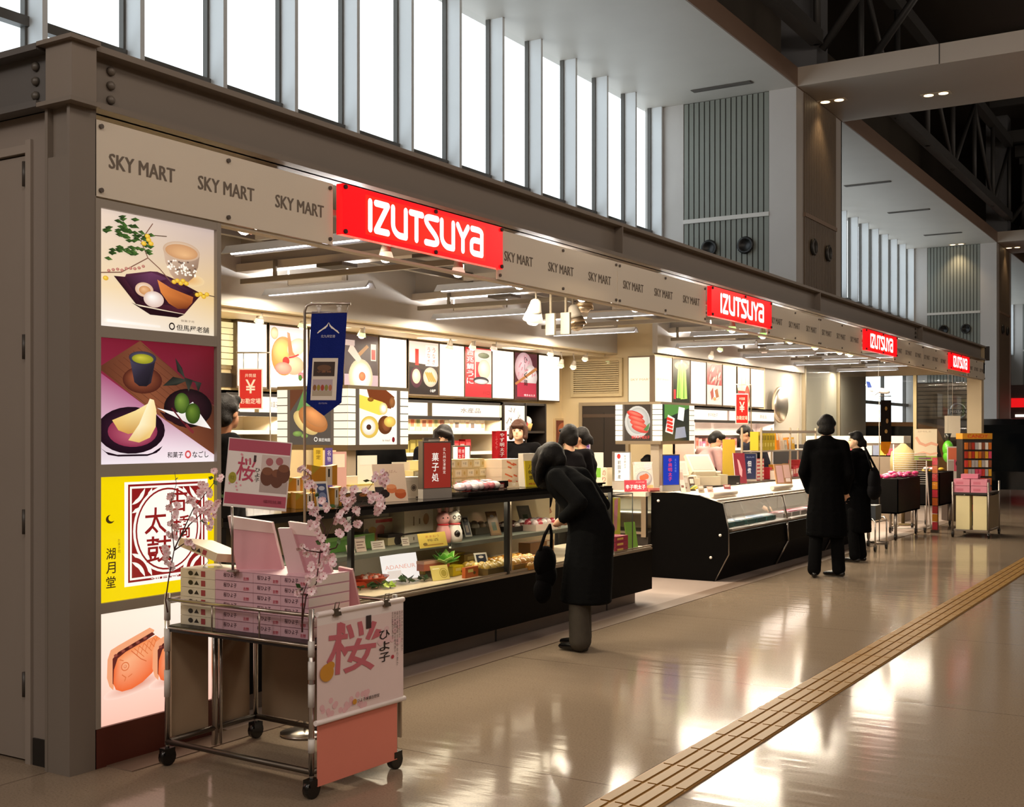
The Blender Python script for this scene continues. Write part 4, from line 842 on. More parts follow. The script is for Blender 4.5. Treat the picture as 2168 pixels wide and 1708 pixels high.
# black display cupboard left of the dark door
ya, yb = at(1066, 850, X=-8.05).y, at(1157, 850, X=-8.05).y
t = thing('display_cupboard', 'tall black open cupboard with a lit brush drawing, behind the clerk in black', 'cupboard', (-8.3, (ya+yb)/2, 0))
m = MB(mat='satin', col='1a1412'); m.box(-8.6, -8.57, ya, yb, .004, 2.0); ym = ya+(yb-ya)*.5
for y in (ya, ym, yb-.03): m.box(-8.6, -8.05, y, y+.03, .004, 2.0)
for z in (.004, .8, 1.18, 1.60, 1.97): m.box(-8.6, -8.06, ym if z > .9 and z < 1.9 else ya, yb, z, z+.03)
m.build('carcass', t)
m = MB(mat='backlit').plane((-8.06, ya+.04, 1.50), (0, ym-ya-.05, 0), (0, 0, .46)); m.rect(0, 0, 1, 1, 'fff2e0')
for k in range(30):
    x, y = random.uniform(.1, .9), random.uniform(.25, .88); m.stroke([(x, y), (x+random.uniform(-.08, .08), y+random.uniform(-.1, .1)), (x+random.uniform(-.1, .1), y+random.uniform(-.12, .12))], .012, '3a2420')
m.rect(.08, .14, .5, .19, '1a1010'); m.build('lit_drawing', t)
# framed picture on the cream pier
p = at(1195, 920, X=-8.6)
p0, p1 = at(1176, 920, X=-8.6).y, at(1214, 920, X=-8.6).y
m = MB(mat='satin', col='c8b088'); m.box(-8.62, -8.59, p0-.03, p1+.03, 1.25, 1.82); m.plane((-8.589, p0, 1.28), (0, p1-p0, 0), (0, 0, .51)); m.pm = 'satin'; m.rect(0, 0, 1, 1, '6a2a1c'); m.ell(.5, .75, .4, .2, 'b06040', 20); m.ell(.4, .3, .25, .2, '3a1a12', 16)
m.build('framed_picture', None, (-8.6, p.y, 1.25), 'framed reddish brown picture on the cream pier left of the dark door', 'picture')
# convex mirror
p = at(1653, 857, X=-6.98)
t = thing('convex_mirror', 'large round convex mirror on the wall beside the far clerks', 'mirror', (p.x, p.y, p.z))
ax = Vector((.995, -.096, 0)).normalized()
MB(mat='metal', col='f0ece4').lathe(p, [(.29*math.sin(k*.2), .07*math.cos(k*.196*1.0)) for k in range(8, 0, -1)]+[(.001, .07)], axis=ax, seg=32).build('mirror_dome', t)
MB(mat='satin', col='b8a890').lathe(p-ax*.03, [(.31, 0), (.325, .01), (.31, .035), (.285, .035)], axis=ax, seg=32).build('rim', t)
MB(mat='satin', col='8a8070').cyl(p-ax*.03, (p.x-.13, p.y+.05, p.z), .02, seg=8).build('bracket', t)
# ================================================================== goods
def spec(px0, px1, py0, py1, Z=None, rz=90, X=None, Y=None):
    """standing spot, width and height of something seen between these sight lines, resting at Z (or on the plane X/Y)"""
    p = at((px0+px1)/2, py1, X=X, Y=Y, Z=Z if X is None and Y is None else None)
    r = ray((px0+px1)/2, py1); t = p.x/r.x
    f = abs(math.cos(math.radians(rz)-YAW)); f = max(f, .3)
    return p, (px1-px0)*t/F_PX/f, (py1-py0)*t/F_PX
def goods(name, label, cat, px0, px1, py0, py1, Z, rz=90, d=.1, col='e8d8b0', mt='satin', art=None, tilt=0, group=None, X=None, Y=None, lid=None, h=None, w=None, zbase=None, base=None):
    p, w_, h_ = spec(px0, px1, py0, py1, Z, rz, X, Y)
    if (X is not None or Y is not None) and Z is not None and h is None: h = at((px0+px1)/2, py0, X=X, Y=Y).z-Z
    w = w or w_; h = h or h_; z = Z if zbase is None else zbase
    if z is None: z = p.z
    M = place(p.x, p.y, z+.001, rz, tilt)
    if tilt: M = M @ Matrix.Translation((0, 0, 0))
    root = None
    m = MB(M=M, mat=mt, col=col)
    m.box(-w/2, w/2, 0, d, 0, h)
    if lid: m.box(-w/2-.002, w/2+.002, -.002, d+.002, h-.02, h+.002, lid)
    if art:
        m.plane((-w/2, -.0006, 0), (w, 0, 0), (0, 0, h)); m.pm = mt; art(m)
    if tilt:    # an easel leg behind
        m.poly([(-w*.2, d+.001, h*.8), (w*.2, d+.001, h*.8), (w*.2, d+h*.8*math.sin(math.radians(tilt))*1.3, 0.0+d), (-w*.2, d+h*.8*math.sin(math.radians(tilt))*1.3, 0.0+d)], col) if False else None
    o = m.build(name, None, (p.x, p.y, z), label, cat, group)
    return o
def lbl(bg, *ops):
    def f(m):
        m.rect(.0, .0, 1, 1, bg) if bg else None
        for o in ops: getattr(m, o[0])(*o[1:])
    return f
def stand_sign(name, label, px0, px1, py0, py1, Z, face, texts, rz=78, lit=True, d=.05, foot=.22, X=None, Y=None):
    """upright tabletop sign: grey foot, frame, face"""
    p, w, h = spec(px0, px1, py0, py1, Z, rz, X, Y)
    if X is not None or Y is not None: h = at((px0+px1)/2, py0, X=X, Y=Y).z-Z
    t = thing(name, label, 'sign', (p.x, p.y, Z)); M = place(p.x, p.y, Z+.001, rz)
    m = MB(M=M, mat='satin', col='a8a198'); m.box(-w/2, w/2, 0, d, 0, h*foot); m.build('foot', t)
    m = MB(M=M, mat='steel', col='a8a098'); m.box(-w/2, w/2, .002, d-.002, h*foot, h); m.build('frame', t)
    m = MB(M=M, mat='satin' if not lit else 'backlit'); m.plane((-w/2+.012, .0015, h*foot+.006), (w-.024, 0, 0), (0, 0, h*(1-foot)-.018)); m.rect(0, 0, 1, 1, face)
    for q in texts: getattr(m, q[0])(*q[1:])
    m.build('sign_face', t)
    m = MB(M=M, mat='panel_lit', col='fff8ec'); m.box(w/2-.004, w/2+.006, .01, d-.01, h*foot+.01, h-.01); m.build('lit_edge', t)
    return t
ZC = CT
# --- standing signs on the counters
stand_sign('table_sign', 'dark red lit sign with white lettering standing on the long counter', 898, 955, 934, 1055, ZC, '8a2c22', [('vtext', '菓子処', .42, .80, .12, 'f4ece0', .26, True), ('vtext', '北九州空港限定', .76, .90, .30, 'f0e0d0', .10)], rz=80, foot=.17)
stand_sign('table_sign', 'white and red lit sign behind the stacked yellow boxes', 958, 996, 943, 1032, ZC, 'f8f4ec', [('rect', .28, 0, .72, 1, 'c8282c'), ('vtext', 'やまや', .5, .66, .05, 'fff', .36, True) if False else ('vtext', 'やまや', .5, .66, .05, 'ffffff', .36, True), ('vtext', '博多', .60, .95, .7, 'ffd0c8', .14), ('vtext', '明太', .40, .95, .7, 'ffd0c8', .14)], rz=75, foot=.05, X=-5.50)
stand_sign('table_sign', 'white lit sign with black brush lettering left of the fish roe pouch', 1299, 1336, 956, 1030, .953, 'fbf4e6', [('ell', .27, .87, .12, .09, 'd84038', 14), ('vtext', '前田海産', .30, .74, .06, '1a1410', .2, True), ('vtext', '辛子明太子', .68, .92, .42, '3a302a', .12)], rz=50, foot=.22, Y=12.15)
stand_sign('table_sign', 'blue lit sign with red lettering by the black end panel', 1401, 1441, 962, 1042, .955, '2038a8', [('vtext', '手焼明太子', .44, .92, .12, 'e0404c', .24, True), ('vtext', '北九州名物', .78, .90, .42, '7890d8', .10)], rz=62, foot=.16, Y=12.08)
stand_sign('table_sign', 'navy tabletop sign beside the maroon banner on the chiller counters', 1574, 1603, 959, 1020, .955, '1c2448', [('vtext', '佃煮', .42, .75, .2, 'd8dce8', .34, True), ('text', '北九州', .5, .87, .06, '8a94b8', .7)], rz=50, foot=.06, lit=False, X=-5.62)
# --- mustard gift packets at the left end of the long counter
def packet(px0, px1, py0, py1, lab, zb, X=-5.0):
    p, w, h = spec(px0, px1, py0, py1, None, 60, X); h = min(h, .155) if zb > ZC else h; h = at((px0+px1)/2, py0, X=X).z-zb; M = place(p.x, p.y, zb+.001, 60)
    m = MB(M=M, mat='satin', col='c88a1c'); n = 8
    for sgn in (0, 1): pass
    prof = [(-w/2, 0), (-w/2*1.0, h), ]
    pts0 = [(w*(-.5), .0, 0), (w*.5, .0, 0), (w*.5, .0, h), (w*.25, -.0, h*.93), (0, 0, h*.90), (-w*.25, 0, h*.93), (-w*.5, 0, h)]
    m.prism(pts0, (0, .10, 0))
    m.plane((-w/2, -.0006, 0), (w, 0, 0), (0, 0, h)); m.rect(.55, .0, .80, .90, 'e8dcc8'); m.rect(.64, .4, .71, .8, '2a2018'); m.A([(0, 1), (.35, .9), (0, .5)], 'b8a030')
    m.box(w*.05, w*.30, -.001, .101, h*.9, h*.935, 'e8dcc8')
    m.build('gift_packet', None, (p.x, p.y, zb), lab, 'gift packet', 'mustard gift packets on the long counter')
packet(612, 640, 1010, 1042, 'mustard gift packet stacked behind the pink cherry board, upper of two', ZC+.105)
packet(608, 642, 1042, 1080, 'mustard gift packet behind the pink cherry board, lower of two', ZC, -5.02)
packet(662, 712, 984, 1030, 'mustard gift packet topmost of the middle pile on the counter', ZC+.13)
packet(628, 668, 1043, 1082, 'mustard gift packet low in front of the banner pole', ZC, -4.9)
packet(692, 722, 1030, 1078, 'mustard gift packet at the bottom right of the middle pile', ZC)
packet(668, 694, 1030, 1078, 'mustard gift packet at the bottom left of the middle pile', ZC)
goods('photo_card', 'narrow navy and white photo card leaning on the mustard packets', 'card', 674, 698, 1018, 1080, ZC, 70, .004, '', 'gloss', lbl('f0ece4', ('rect', .12, .08, .88, .92, '3a4a78'), ('ell', .5, .75, .25, .08, 'c8d0e0'), ('ell', .5, .45, .3, .15, '7a88b0'), ('rect', .2, .1, .8, .25, 'b0b8d0')), tilt=22) if False else None
goods('photo_card', 'narrow navy and white photo card leaning on the mustard packets', 'card', 674, 698, 1018, 1081, ZC, 70, .004, 'f0ece4', 'gloss', lbl('f0ece4', ('rect', .12, .08, .88, .92, '3a4a78'), ('ell', .5, .75, .25, .08, 'c8d0e0'), ('ell', .5, .45, .3, .15, '7a88b0')), tilt=14, X=-4.80)
# open leaflet, poster of little cakes, white dispenser
p = at(735, 1030, Z=ZC); m = MB(M=place(p.x, p.y, ZC+.002, 95), mat='matte', col='f0e6d6')
pr = [(-.16+.04*k, .0, .015+.09*math.sin(math.pi*k/8)*.9) for k in range(9)]
m.prism(pr+[(q[0], q[1], q[2]-.006) for q in reversed(pr)], (0, .22, 0), smooth=True); m.box(-.16, .16, 0, .22, 0, .012, '4a4038')
m.build('open_leaflet', None, (p.x, p.y, ZC), 'white curved leaflet lying open on the counter behind the blossoms', 'leaflet')
goods('cake_tray', 'dark tray of little cakes behind the pink blossoms', 'tray', 720, 800, 1042, 1062, ZC, 90, .2, '2a2420', 'satin', lbl(None, ('ell', .3, .7, .1, .2, '8a5a20'), ('ell', .6, .7, .1, .2, 'a86a30')))
goods('cake_poster', 'leaning beige poster with three small orange cakes', 'poster', 800, 862, 981, 1062, ZC, 72, .006, 'f0d8c0', 'gloss', lbl('f0d8c0', ('rect', .0, .0, .28, .4, '3a3434'), ('ell', .30, .22, .14, .11, '2a1c1c'), ('ell', .52, .34, .16, .12, 'e08050'), ('ell', .78, .2, .18, .13, 'c86034'), ('ell', .52, .40, .15, .06, 'f0a070'), ('ell', .78, .27, .17, .06, 'd87848'), ('text', 'なんばん', .5, .8, .08, 'c8a088', .5)), tilt=12)
goods('backing_board', 'plain white board standing behind the beige cake poster', 'board', 832, 872, 978, 1040, ZC, 72, .006, 'f4e8d4', 'satin', X=-5.42)
goods('white_dispenser', 'white box with a dark round knob left of the dark red sign', 'box', 858, 898, 1010, 1055, ZC, 80, .14, 'ece0cc', 'satin', lbl(None, ('rect', .1, .1, .9, .85, 'e2d4be'), ('ring', .45, .5, .12, .14, .03, '6a5a48', 16), ('ell', .45, .5, .09, .10, '4a3a30'), ('rect', .55, .02, .8, .08, '3a3028')))
goods('small_board', 'small silver framed white board behind the dark red sign', 'board', 899, 930, 927, 1010, ZC, 80, .02, '9a9288', 'steel', lbl(None, ('rect', .28, .6, .96, .97, 'fbf4ea')), X=-5.3)
# --- stacked yellow cake boxes behind the black tray: front column of each tier stands free
yl = 0
p0 = at(1056, 1038, Z=ZC); bx = -5.30
bw, bh, bd = .175, .075, .13
for tier in range(3):
    n = 6 if tier < 2 else 5
    for k in range(n):
        y = 7.16+bw*1.02*k+(.09 if tier == 2 else .0)*1
        if tier == 0 and k == 0: proto = None
        m = MB(M=place(bx, y+bw/2, ZC+.034+bh*tier, 90), mat='satin', col='dcc88a'); m.box(-bw/2, bw/2, 0, bd, 0, bh-.002); m.plane((-bw/2, -.0006, 0), (bw, 0, 0), (0, 0, bh)); m.rect(.12, .15, .62, .85, 'f0e6c0'); m.text('千草', .36, .5, .3, '7a6a40', .3); m.ell(.86, .5, .07, .2, 'c8a850', 10)
        m.build('cake_box', None, (bx, y+bw/2, ZC+.034+bh*tier), 'small yellow cake box in the three-tier stack behind the black tray', 'box', 'yellow cake boxes in three tiers')
# --- on the black tray
ZT = CT+.0335
random.seed(11)
def sweets(px, py, lab, cols, Z=None, n=3):
    Z = ZT if Z is None else Z
    p = at(px, py, X=-4.93 if py > 1035 else -5.14); p.z = Z; m = MB(mat='film', col=cols[0])
    for k in range(n):
        c = (p.x+random.uniform(-.03, .03), p.y+(k-(n-1)/2)*.065, Z+.032)
        m.ball(c, (.055, .040, .033), cols[k % len(cols)], seg=12, rings=7)
        m.prism([(c[0]-.05, c[1]-.035, Z+.028), (c[0]-.08, c[1]-.05, Z+.04), (c[0]-.085, c[1]-.02, Z+.03)], (0, .004, .01), cols[k % len(cols)])
    m.build('sweets_pack', None, (p.x, p.y, Z), lab, 'sweets pack', 'glossy wrapped sweets on the black tray')
sweets(985, 1043, 'glossy pink and white wrapped sweets at the left front of the tray', ('f0dce0', 'e8c8d0', 'f4e8e8'))
sweets(1012, 1045, 'glossy crimson and white wrapped sweets at the front of the tray', ('c03a44', 'f0e0e0', 'd88890'))
sweets(1035, 1044, 'glossy pale wrapped sweets right of the crimson ones on the tray', ('f0d8d8', 'd87880', 'e8e0dc'))
sweets(1000, 1030, 'glossy wrapped sweets heaped at the back of the tray', ('c84048', 'f4e4e4', 'e8b8c0'), n=4)
sweets(1030, 1031, 'glossy white wrapped sweets at the back right of the tray', ('f4ecec', 'e8d8d8', 'c85058'))
goods('sweets_box', 'black gift box with a small price card on the tray', 'box', 1050, 1076, 1018, 1048, ZT, 80, .16, '1a1210', 'gloss', lbl(None, ('rect', .18, .05, .68, .75, '8a2028'), ('rect', .26, .12, .62, .55, 'f0dcc8'), ('text', '1050', .44, .34, .2, '6a3a30', .26)), X=-4.93)
goods('beige_card', 'beige card with white lettering leaning beside the black gift box', 'card', 1074, 1100, 1020, 1051, ZT, 75, .005, 'e0c8a0', 'satin', lbl('e0c8a0', ('vtext', '博多', .6, .8, .3, 'fff8ec', .3)), tilt=20, X=-4.90)
random.seed(21)
def marks(m):
    for k in range(7): x, y = random.uniform(.1, .8), random.uniform(.1, .8); m.stroke([(x, y), (x+.12, y-.16)], .035, 'd86a40')
for i in range(3):
    goods('patterned_box', f'cream box with orange dashes left of the tall yellow carton, {["bottom", "middle", "top"][i]} of three', 'box', 1063, 1118, 1012-9, 1024+4, ZT, 85, .2, 'f0dcc0', 'satin', lbl(None, ) if False else marks, group='cream boxes with orange dashes', h=.072, zbase=ZT+.073*i, X=-5.12)
goods('white_box', 'low white box in front of the cream boxes with orange dashes', 'box', 1094, 1122, 1022, 1049, ZT, 82, .1, 'f0e8d8', 'satin', X=-4.98)
# tall yellow and white carton
p, w, h = spec(1112, 1140, 960, 1052, None, 70, -4.86); h = at(1126, 960, X=-4.86).z-ZT
t = thing('tall_carton', 'tall slanted white and yellow carton with black lettering before the stooping woman', 'carton', (p.x, p.y, ZT)); M = place(p.x, p.y, ZT+.001, 70)
m = MB(M=M, mat='satin', col='e8dfcc'); m.prism([(-w/2, .0, 0), (-w/2, .09, 0), (-w/2, .09, h), (-w/2, .03, h)], (w, 0, 0)); m.build('body', t)
m = MB(M=M, mat='satin', col='d8c020'); m.prism([(-w/2, -.012, 0), (-w/2, -.003, 0), (-w/2, .018, h*.78), (-w/2, .008, h*.78)], (w, 0, 0)); m.plane((-w/2, -.0128, 0), (w, 0, 0), (0, .021, h*.78)); m.vtext('八幡東', .45, .88, .25, '3a3010', .42, True); m.text('饅頭', .5, .12, .08, 'c04030', .6); m.build('label_panel', t)
# flags
def flag(px0, px1, py0, py1, pole_py, Z, lab, col, draw, rz=75, pole_side=1, lean=0, X=None, Y=None):
    base = at((px0+px1)/2, pole_py, X=X, Y=Y); t_ = base.x/ray((px0+px1)/2, pole_py).x
    w = (px1-px0)*t_/F_PX/abs(math.cos(math.radians(rz)-YAW)); zt = 1.6+(CY-py0)/F_PX*t_; zb = 1.6+(CY-py1)/F_PX*t_
    t = thing('flag_banner', lab, 'flag', (base.x, base.y, Z)); M = place(base.x, base.y, 0, rz)
    m = MB(M=M, mat='satin', col='e8e4dc'); m.cyl((w/2*pole_side, 0, Z), (w/2*pole_side, 0, zt+.05), .006, seg=8); m.cyl((-w/2, 0, zt), (w/2, 0, zt), .004, seg=6); m.lathe((w/2*pole_side, 0, Z), [(.05, 0), (.05, .012), (.01, .018)], seg=14); m.build('pole', t)
    m = MB(M=M, mat='cloth', col=col); n = 8
    for k in range(n):
        a, b = -w/2+w*k/n, -w/2+w*(k+1)/n; ya, yb = .008*math.sin(k*1.3), .008*math.sin((k+1)*1.3)
        m.prism([(a, ya, zb), (b, yb, zb), (b, yb, zt), (a, ya, zt)], (0, .002, 0))
    m.plane((-w/2, -.0105, zb), (w, 0, 0), (0, 0, zt-zb)); m.pm = 'cloth'; draw(m); m.build('cloth', t)
flag(1042, 1072, 912, 985, 1030, ZC, 'red flag with white lettering before the clerk in black', 'c02830', lambda m: (m.vtext('やず明太子', .64, .95, .25, 'ffffff', .30, True), m.vtext('ふくや', .25, .85, .45, 'f0a8a8', .14), m.ell(.3, .12, .3, .05, 'f4dcd4', 14, 20), m.ell(.75, .1, .25, .04, 'f4dcd4', 14, 20)), X=-5.46)
flag(1236, 1249, 940, 992, 1002, .953, 'narrow purple flag right of the stooping woman', '6a4a8a', lambda m: m.vtext('名物', .5, .9, .4, 'd8c8e8', .5), Y=12.3)
# small items behind / right of the stooping woman
goods('red_packet', 'small red packet in front of the clerk in black', 'packet', 1092, 1110, 955, 974, ZC+.20, 75, .05, 'c0242c', 'gloss', zbase=ZC+.205) if False else None
for i, (a, b, c, d, col, lab, art) in enumerate((
    (1226, 1246, 968, 1004, '7a6a58', 'brown framed leaflet at the shoulder of the stooping woman', ('rect', .12, .1, .88, .9, 'c0a890')),
    (1236, 1262, 992, 1036, '8a7a68', 'grey framed photo card right of the stooping woman', ('rect', .1, .08, .9, .92, '6a5a50')),
    (1262, 1286, 990, 1030, 'f0e8d0', 'white and green seaweed pack right of the grey photo card', ('rect', .0, .55, .4, 1, '7ab840')),
    (1284, 1300, 990, 1026, 'd8ccb0', 'plain buff carton left of the white brush lettered sign', ('rect', .0, .92, 1, 1, 'c8bca0')),
    (1254, 1278, 958, 990, 'ece4d4', 'stack of white paper cups behind the seaweed pack', ('rect', .1, .4, .5, .5, '8a8078')))):
    goods('counter_item', lab, 'packet', a, b, c, d, .953, 55, .05, col, 'satin', lbl(None, art, ('vtext', 'のり', .7, .9, .3, 'b03a28', .3) if i == 2 else ('rect', 0, 0, .01, .01, col)), tilt=8 if i < 2 else 0, Y=(12.0, 12.06, 12.16, 12.3, 12.45)[i])
for o in [x for x in bpy.data.objects if x.name.startswith('counter_item')]:
    o.name = {'brown': 'leaflet', 'grey ': 'photo_card', 'white': 'seaweed_pack', 'plain': 'carton', 'stack': 'cup_stack'}[o['label'][:5]]
# fish roe pouch, red card, roe tray
p, w, h = spec(1345, 1386, 977, 1022, None, 50, None, 12.02); h = at(1365, 977, Y=12.02).z-.955; M = place(p.x, p.y, .955, 50, 8)
m = MB(M=M, mat='film', col='e8dcd4'); m.prism([(-w/2, 0, 0), (w/2, 0, 0), (w*.46, 0, h*.9), (w*.5, 0, h), (-w*.5, 0, h), (-w*.46, 0, h*.9)], (0, .05, 0)); m.plane((-w/2, -.0008, 0), (w, 0, 0), (0, 0, h)); m.pm = 'film'; m.rect(.04, .02, .96, .2, 'e8c88a'); m.ell(.5, .42, .42, .26, 'a8a8ac', 24); m.ell(.5, .45, .36, .2, 'c8c8ca', 24)
for k in range(3): m.ell(.38+.12*k, .44+.03*k, .13, .10, 'd87048', 14, 25)
m.ell(.72, .84, .22, .12, 'f0d8e0', 14); m.build('roe_pouch', None, (p.x, p.y, .955), 'clear pouch printed with roe on a grey plate, between the white and blue signs', 'pouch')
goods('red_card', 'red card with big white lettering on the white showcase top', 'card', 1322, 1370, 1016, 1040, .951, 35, .004, 'b83040', 'gloss', lbl('b83040', ('text', '辛子明太子', .5, .4, .42, 'ffffff', .88, True), ('text', '大好評', .7, .82, .12, 'f0b0b0', .4)), tilt=12, Y=11.89)
goods('roe_tray', 'small tray of pinkish roe between the red card and blue sign', 'tray', 1376, 1400, 1022, 1032, .951, 50, .12, 'd87a70', 'film', lbl(None, ('rect', .0, 0, 1, .35, '6a2a2a')), Y=11.98, h=.04)
# --- leaning cards and price tags along the chiller top
for i, (px, py, w, h, col, lab, rz) in enumerate((
    (1452, 1003, .13, .19, 'c8bcac', 'grey leaning brochure right of the blue sign', 60), (1448, 1030, .06, .26, 'f8f0e4', 'white leaning strip card right of the blue sign', 55), (1468, 1040, .07, .17, '5a4438', 'dark leaning price board on the near chiller top', 55),
    (1486, 1043, .08, .09, 'b8a890', 'small buff price tag on the near chiller top', 60), (1505, 1042, .08, .07, 'd8b8a8', 'small pinkish price tag on the near chiller top', 60), (1541, 1036, .10, .06, 'b06068', 'rose pink price card on the near chiller top', 60),
    (1480, 1027, .15, .05, 'b8a030', 'yellow bananas-like snack pack on the near chiller', 75))):
    p = at(px, py, X=-5.30) if i in (0, 1, 6) else at(px, py, Z=.93); m = MB(M=place(p.x, p.y, .944 if i in (0, 1, 6) else .931, rz, 18 if i < 6 else 0), mat='satin', col=col)
    if i < 6: m.box(-w/2, w/2, 0, .006, 0, h); m.plane((-w/2, -.0007, 0), (w, 0, 0), (0, 0, h)); m.rect(.12, .55, .88, .88, 'efe6dc' if i != 1 else 'e8c8b8'); m.rect(.12, .2, .7, .3, '8a5a50')
    else:
        for k in range(4): m.tube([(-w/2, .03*k, .02), (0, .03*k, .045), (w/2, .03*k, .02)], [.008, .016, .008], ['b8a030', '7a8a40', 'c8b040', '3a5a58'][k], seg=8)
    m.build('price_card' if i < 6 else 'snack_pack', None, (p.x, p.y, .931), lab if i < 6 else 'yellow and green snack packs behind the leaning cards', 'card' if i < 6 else 'snack pack')
# maroon banner board
goods('maroon_banner', 'leaning maroon banner board with a pink crane shape beside the navy sign', 'banner', 1556, 1582, 957, 1028, .953, 40, .008, '6a1c28', 'gloss', lbl('6a1c28', ('A', [(.35, .8), (.5, .75), (.7, .45), (.62, .2), (.45, .3), (.4, .6)], 'd88a90'), ('rect', 0, 0, .05, 1, 'e0c8c0')), tilt=15, X=-5.5)
# --- register, monitor, trays
def register(px, py, lab, sc=1.0, rz=60, X=-5.60):
    p = at(px, py, X=X); t = thing('cash_register', lab, 'cash register', (p.x, p.y, .955)); M = place(p.x, p.y, .955, rz)@Matrix.Scale(sc, 4)
    m = MB(M=M, mat='satin', col='cfc4ac'); m.box(-.19, .19, 0, .36, 0, .11); m.box(-.16, .16, .06, .3, .11, .17, 'c4b89e'); m.build('cash_drawer', t)
    m = MB(M=M@Matrix.Translation((0, .08, .17))@Matrix.Rotation(math.radians(-35), 4, 'X'), mat='satin', col='d8ccb4'); m.box(-.18, .18, 0, .05, 0, .26); m.build('touch_monitor', t)
    m = MB(M=M@Matrix.Translation((0, .08, .17))@Matrix.Rotation(math.radians(-35), 4, 'X'), mat='gloss', col='b8b4ac'); m.box(-.15, .15, -.002, .0, .03, .23); m.build('screen', t)
    m = MB(M=M, mat='satin', col='c4b89e'); m.box(.2, .34, .05, .3, 0, .13); m.cyl((.27, .18, .13), (.27, .18, .17), .05, 'e8e0d0'); m.build('receipt_printer', t)
register(1500, 1012, 'cream touch-screen register behind the near chiller counter', 1.0)
register(1438, 990, 'beige register seen from behind under the second lantern sign', .8, 40, -5.75)
register(775, 1010, 'beige register below the first lantern sign', .95, 80) if False else None
goods('register_stand', 'cream register housing below the first lantern sign', 'cash register', 745, 800, 986, 1012, ZC+.05, 90, .3, 'd8ccb0', 'satin', X=-6.2, zbase=.95, h=.2) if False else None
# --- inside the long display case (deck .53, shelf .80)
ZD, ZS1, ZS2 = .531, .801, .786
def case_box(px0, px1, py0, py1, Z, lab, col, d=.12, art=None, mt='satin', rz=90, name='sweets_box', cat='box', tilt=0, lid=None, group=None, X=None):
    return goods(name, lab, cat, px0, px1, py0, py1, Z, rz, d, col, mt, art, tilt, group, lid=lid, X=X)
def tag_card(px, py, Z, lab, w=.075, h=.055, col='eee2d4', rz=80):
    p = at(px, py, Z=Z); m = MB(M=place(p.x, p.y, Z+.001, rz, 16), mat='satin', col=col); m.box(-w/2, w/2, 0, .003, 0, h); m.plane((-w/2, -.0007, 0), (w, 0, 0), (0, 0, h))
    for k in range(3): m.rect(.12, .70-.22*k, .85-.15*(k % 2), .78-.22*k, '8a6a60')
    m.build('price_card', None, (p.x, p.y, Z), lab, 'price card', 'small price cards in the long display case')
case_box(700, 785, 1134, 1166, ZS1, 'long bright green gift box on the case shelf at the left mullion', '6aa048', .22, lbl(None, ('rect', .55, .05, .8, .9, 'e8dcd0'), ('A', [(.0, .7), (1, .95), (1, 1), (0, 1)], '9ad070')))
case_box(655, 700, 1140, 1170, ZS1, 'green gift box behind the cherry blossoms on the case shelf', '5c9440', .2, lbl(None, ('rect', .5, .1, .8, .8, 'e8dcd0')))
case_box(776, 802, 1120, 1146, ZS1, 'silver tin with a grey lid on the case shelf', '6a6460', .12, lbl(None, ('rect', .05, .8, 1, 1, 'c8c4bc'), ('rect', .62, .1, .92, .8, 'a8a090')), mt='metal', lid='c8c4bc')
p = at(812, 1149, Z=ZS1); t = thing('pastel_egg', 'pale lilac round confection on a black cup on the shelf', 'confection', (p.x, p.y, ZS1)); MB(mat='gloss', col='c8b8c8').ball((p.x, p.y, ZS1+.085), (.035, .035, .04)).build('egg', t); MB(mat='satin', col='1a1616').lathe((p.x, p.y, ZS1), [(.025, 0), (.035, .06), (.03, .06)]).build('cup', t)
goods('clear_candy_box', 'clear box of pastel candy with a red band at the back of the case', 'box', 776, 836, 1096, 1130, ZS1, 90, .1, 'e8d8c0', 'film', lbl('f0e0cc', ('rect', .35, .82, .95, .94, 'd83038'), ('ell', .25, .4, .16, .3, 'e8b850'), ('ell', .5, .45, .16, .3, 'e89a90'), ('ell', .78, .45, .18, .3, 'f0e8d8'), ('ell', .08, .4, .08, .25, '8a8a8a')), X=-5.25, zbase=ZS1)
case_box(825, 868, 1130, 1152, ZS1, 'black and cream open sweets box on the case shelf', 'e0d0a0', .16, lbl(None, ('rect', .0, .85, 1, 1, '1a1412'), ('ell', .42, .4, .16, .5, '1a1614')), lid='1c1614')
for i, zb in enumerate((ZS1, ZS1+.075)):
    case_box(860, 914, 1130-30*i, 1148-27*i, ZS1, f'white patterned sweets box left of the ceramic figures, {["lower", "upper"][i]} of two', 'ece4d0', .14, lbl(None, ('ell', .75, .55, .1, .25, 'a87838'), ('rect', .3, .3, .34, .7, '8a7a60'), ('rect', .5, .35, .54, .6, '8a7a60')), group='white patterned boxes on the case shelf', X=-5.14).location.z = zb
goods('yellow_sheet', 'yellow lettered sheet hanging from the case shelf before the white boxes', 'leaflet', 893, 946, 1127, 1158, ZS1, 85, .004, 'e8cc60', 'satin', lbl('e8cc60', ('text', 'あまおう', .5, .75, .16, 'c05a30', .5), ('text', '梅酒', .5, .5, .2, '6a5020', .4), ('rect', .15, .12, .85, .2, 'b88830'), ('ell', .2, .25, .08, .1, '8a7030')), tilt=16)
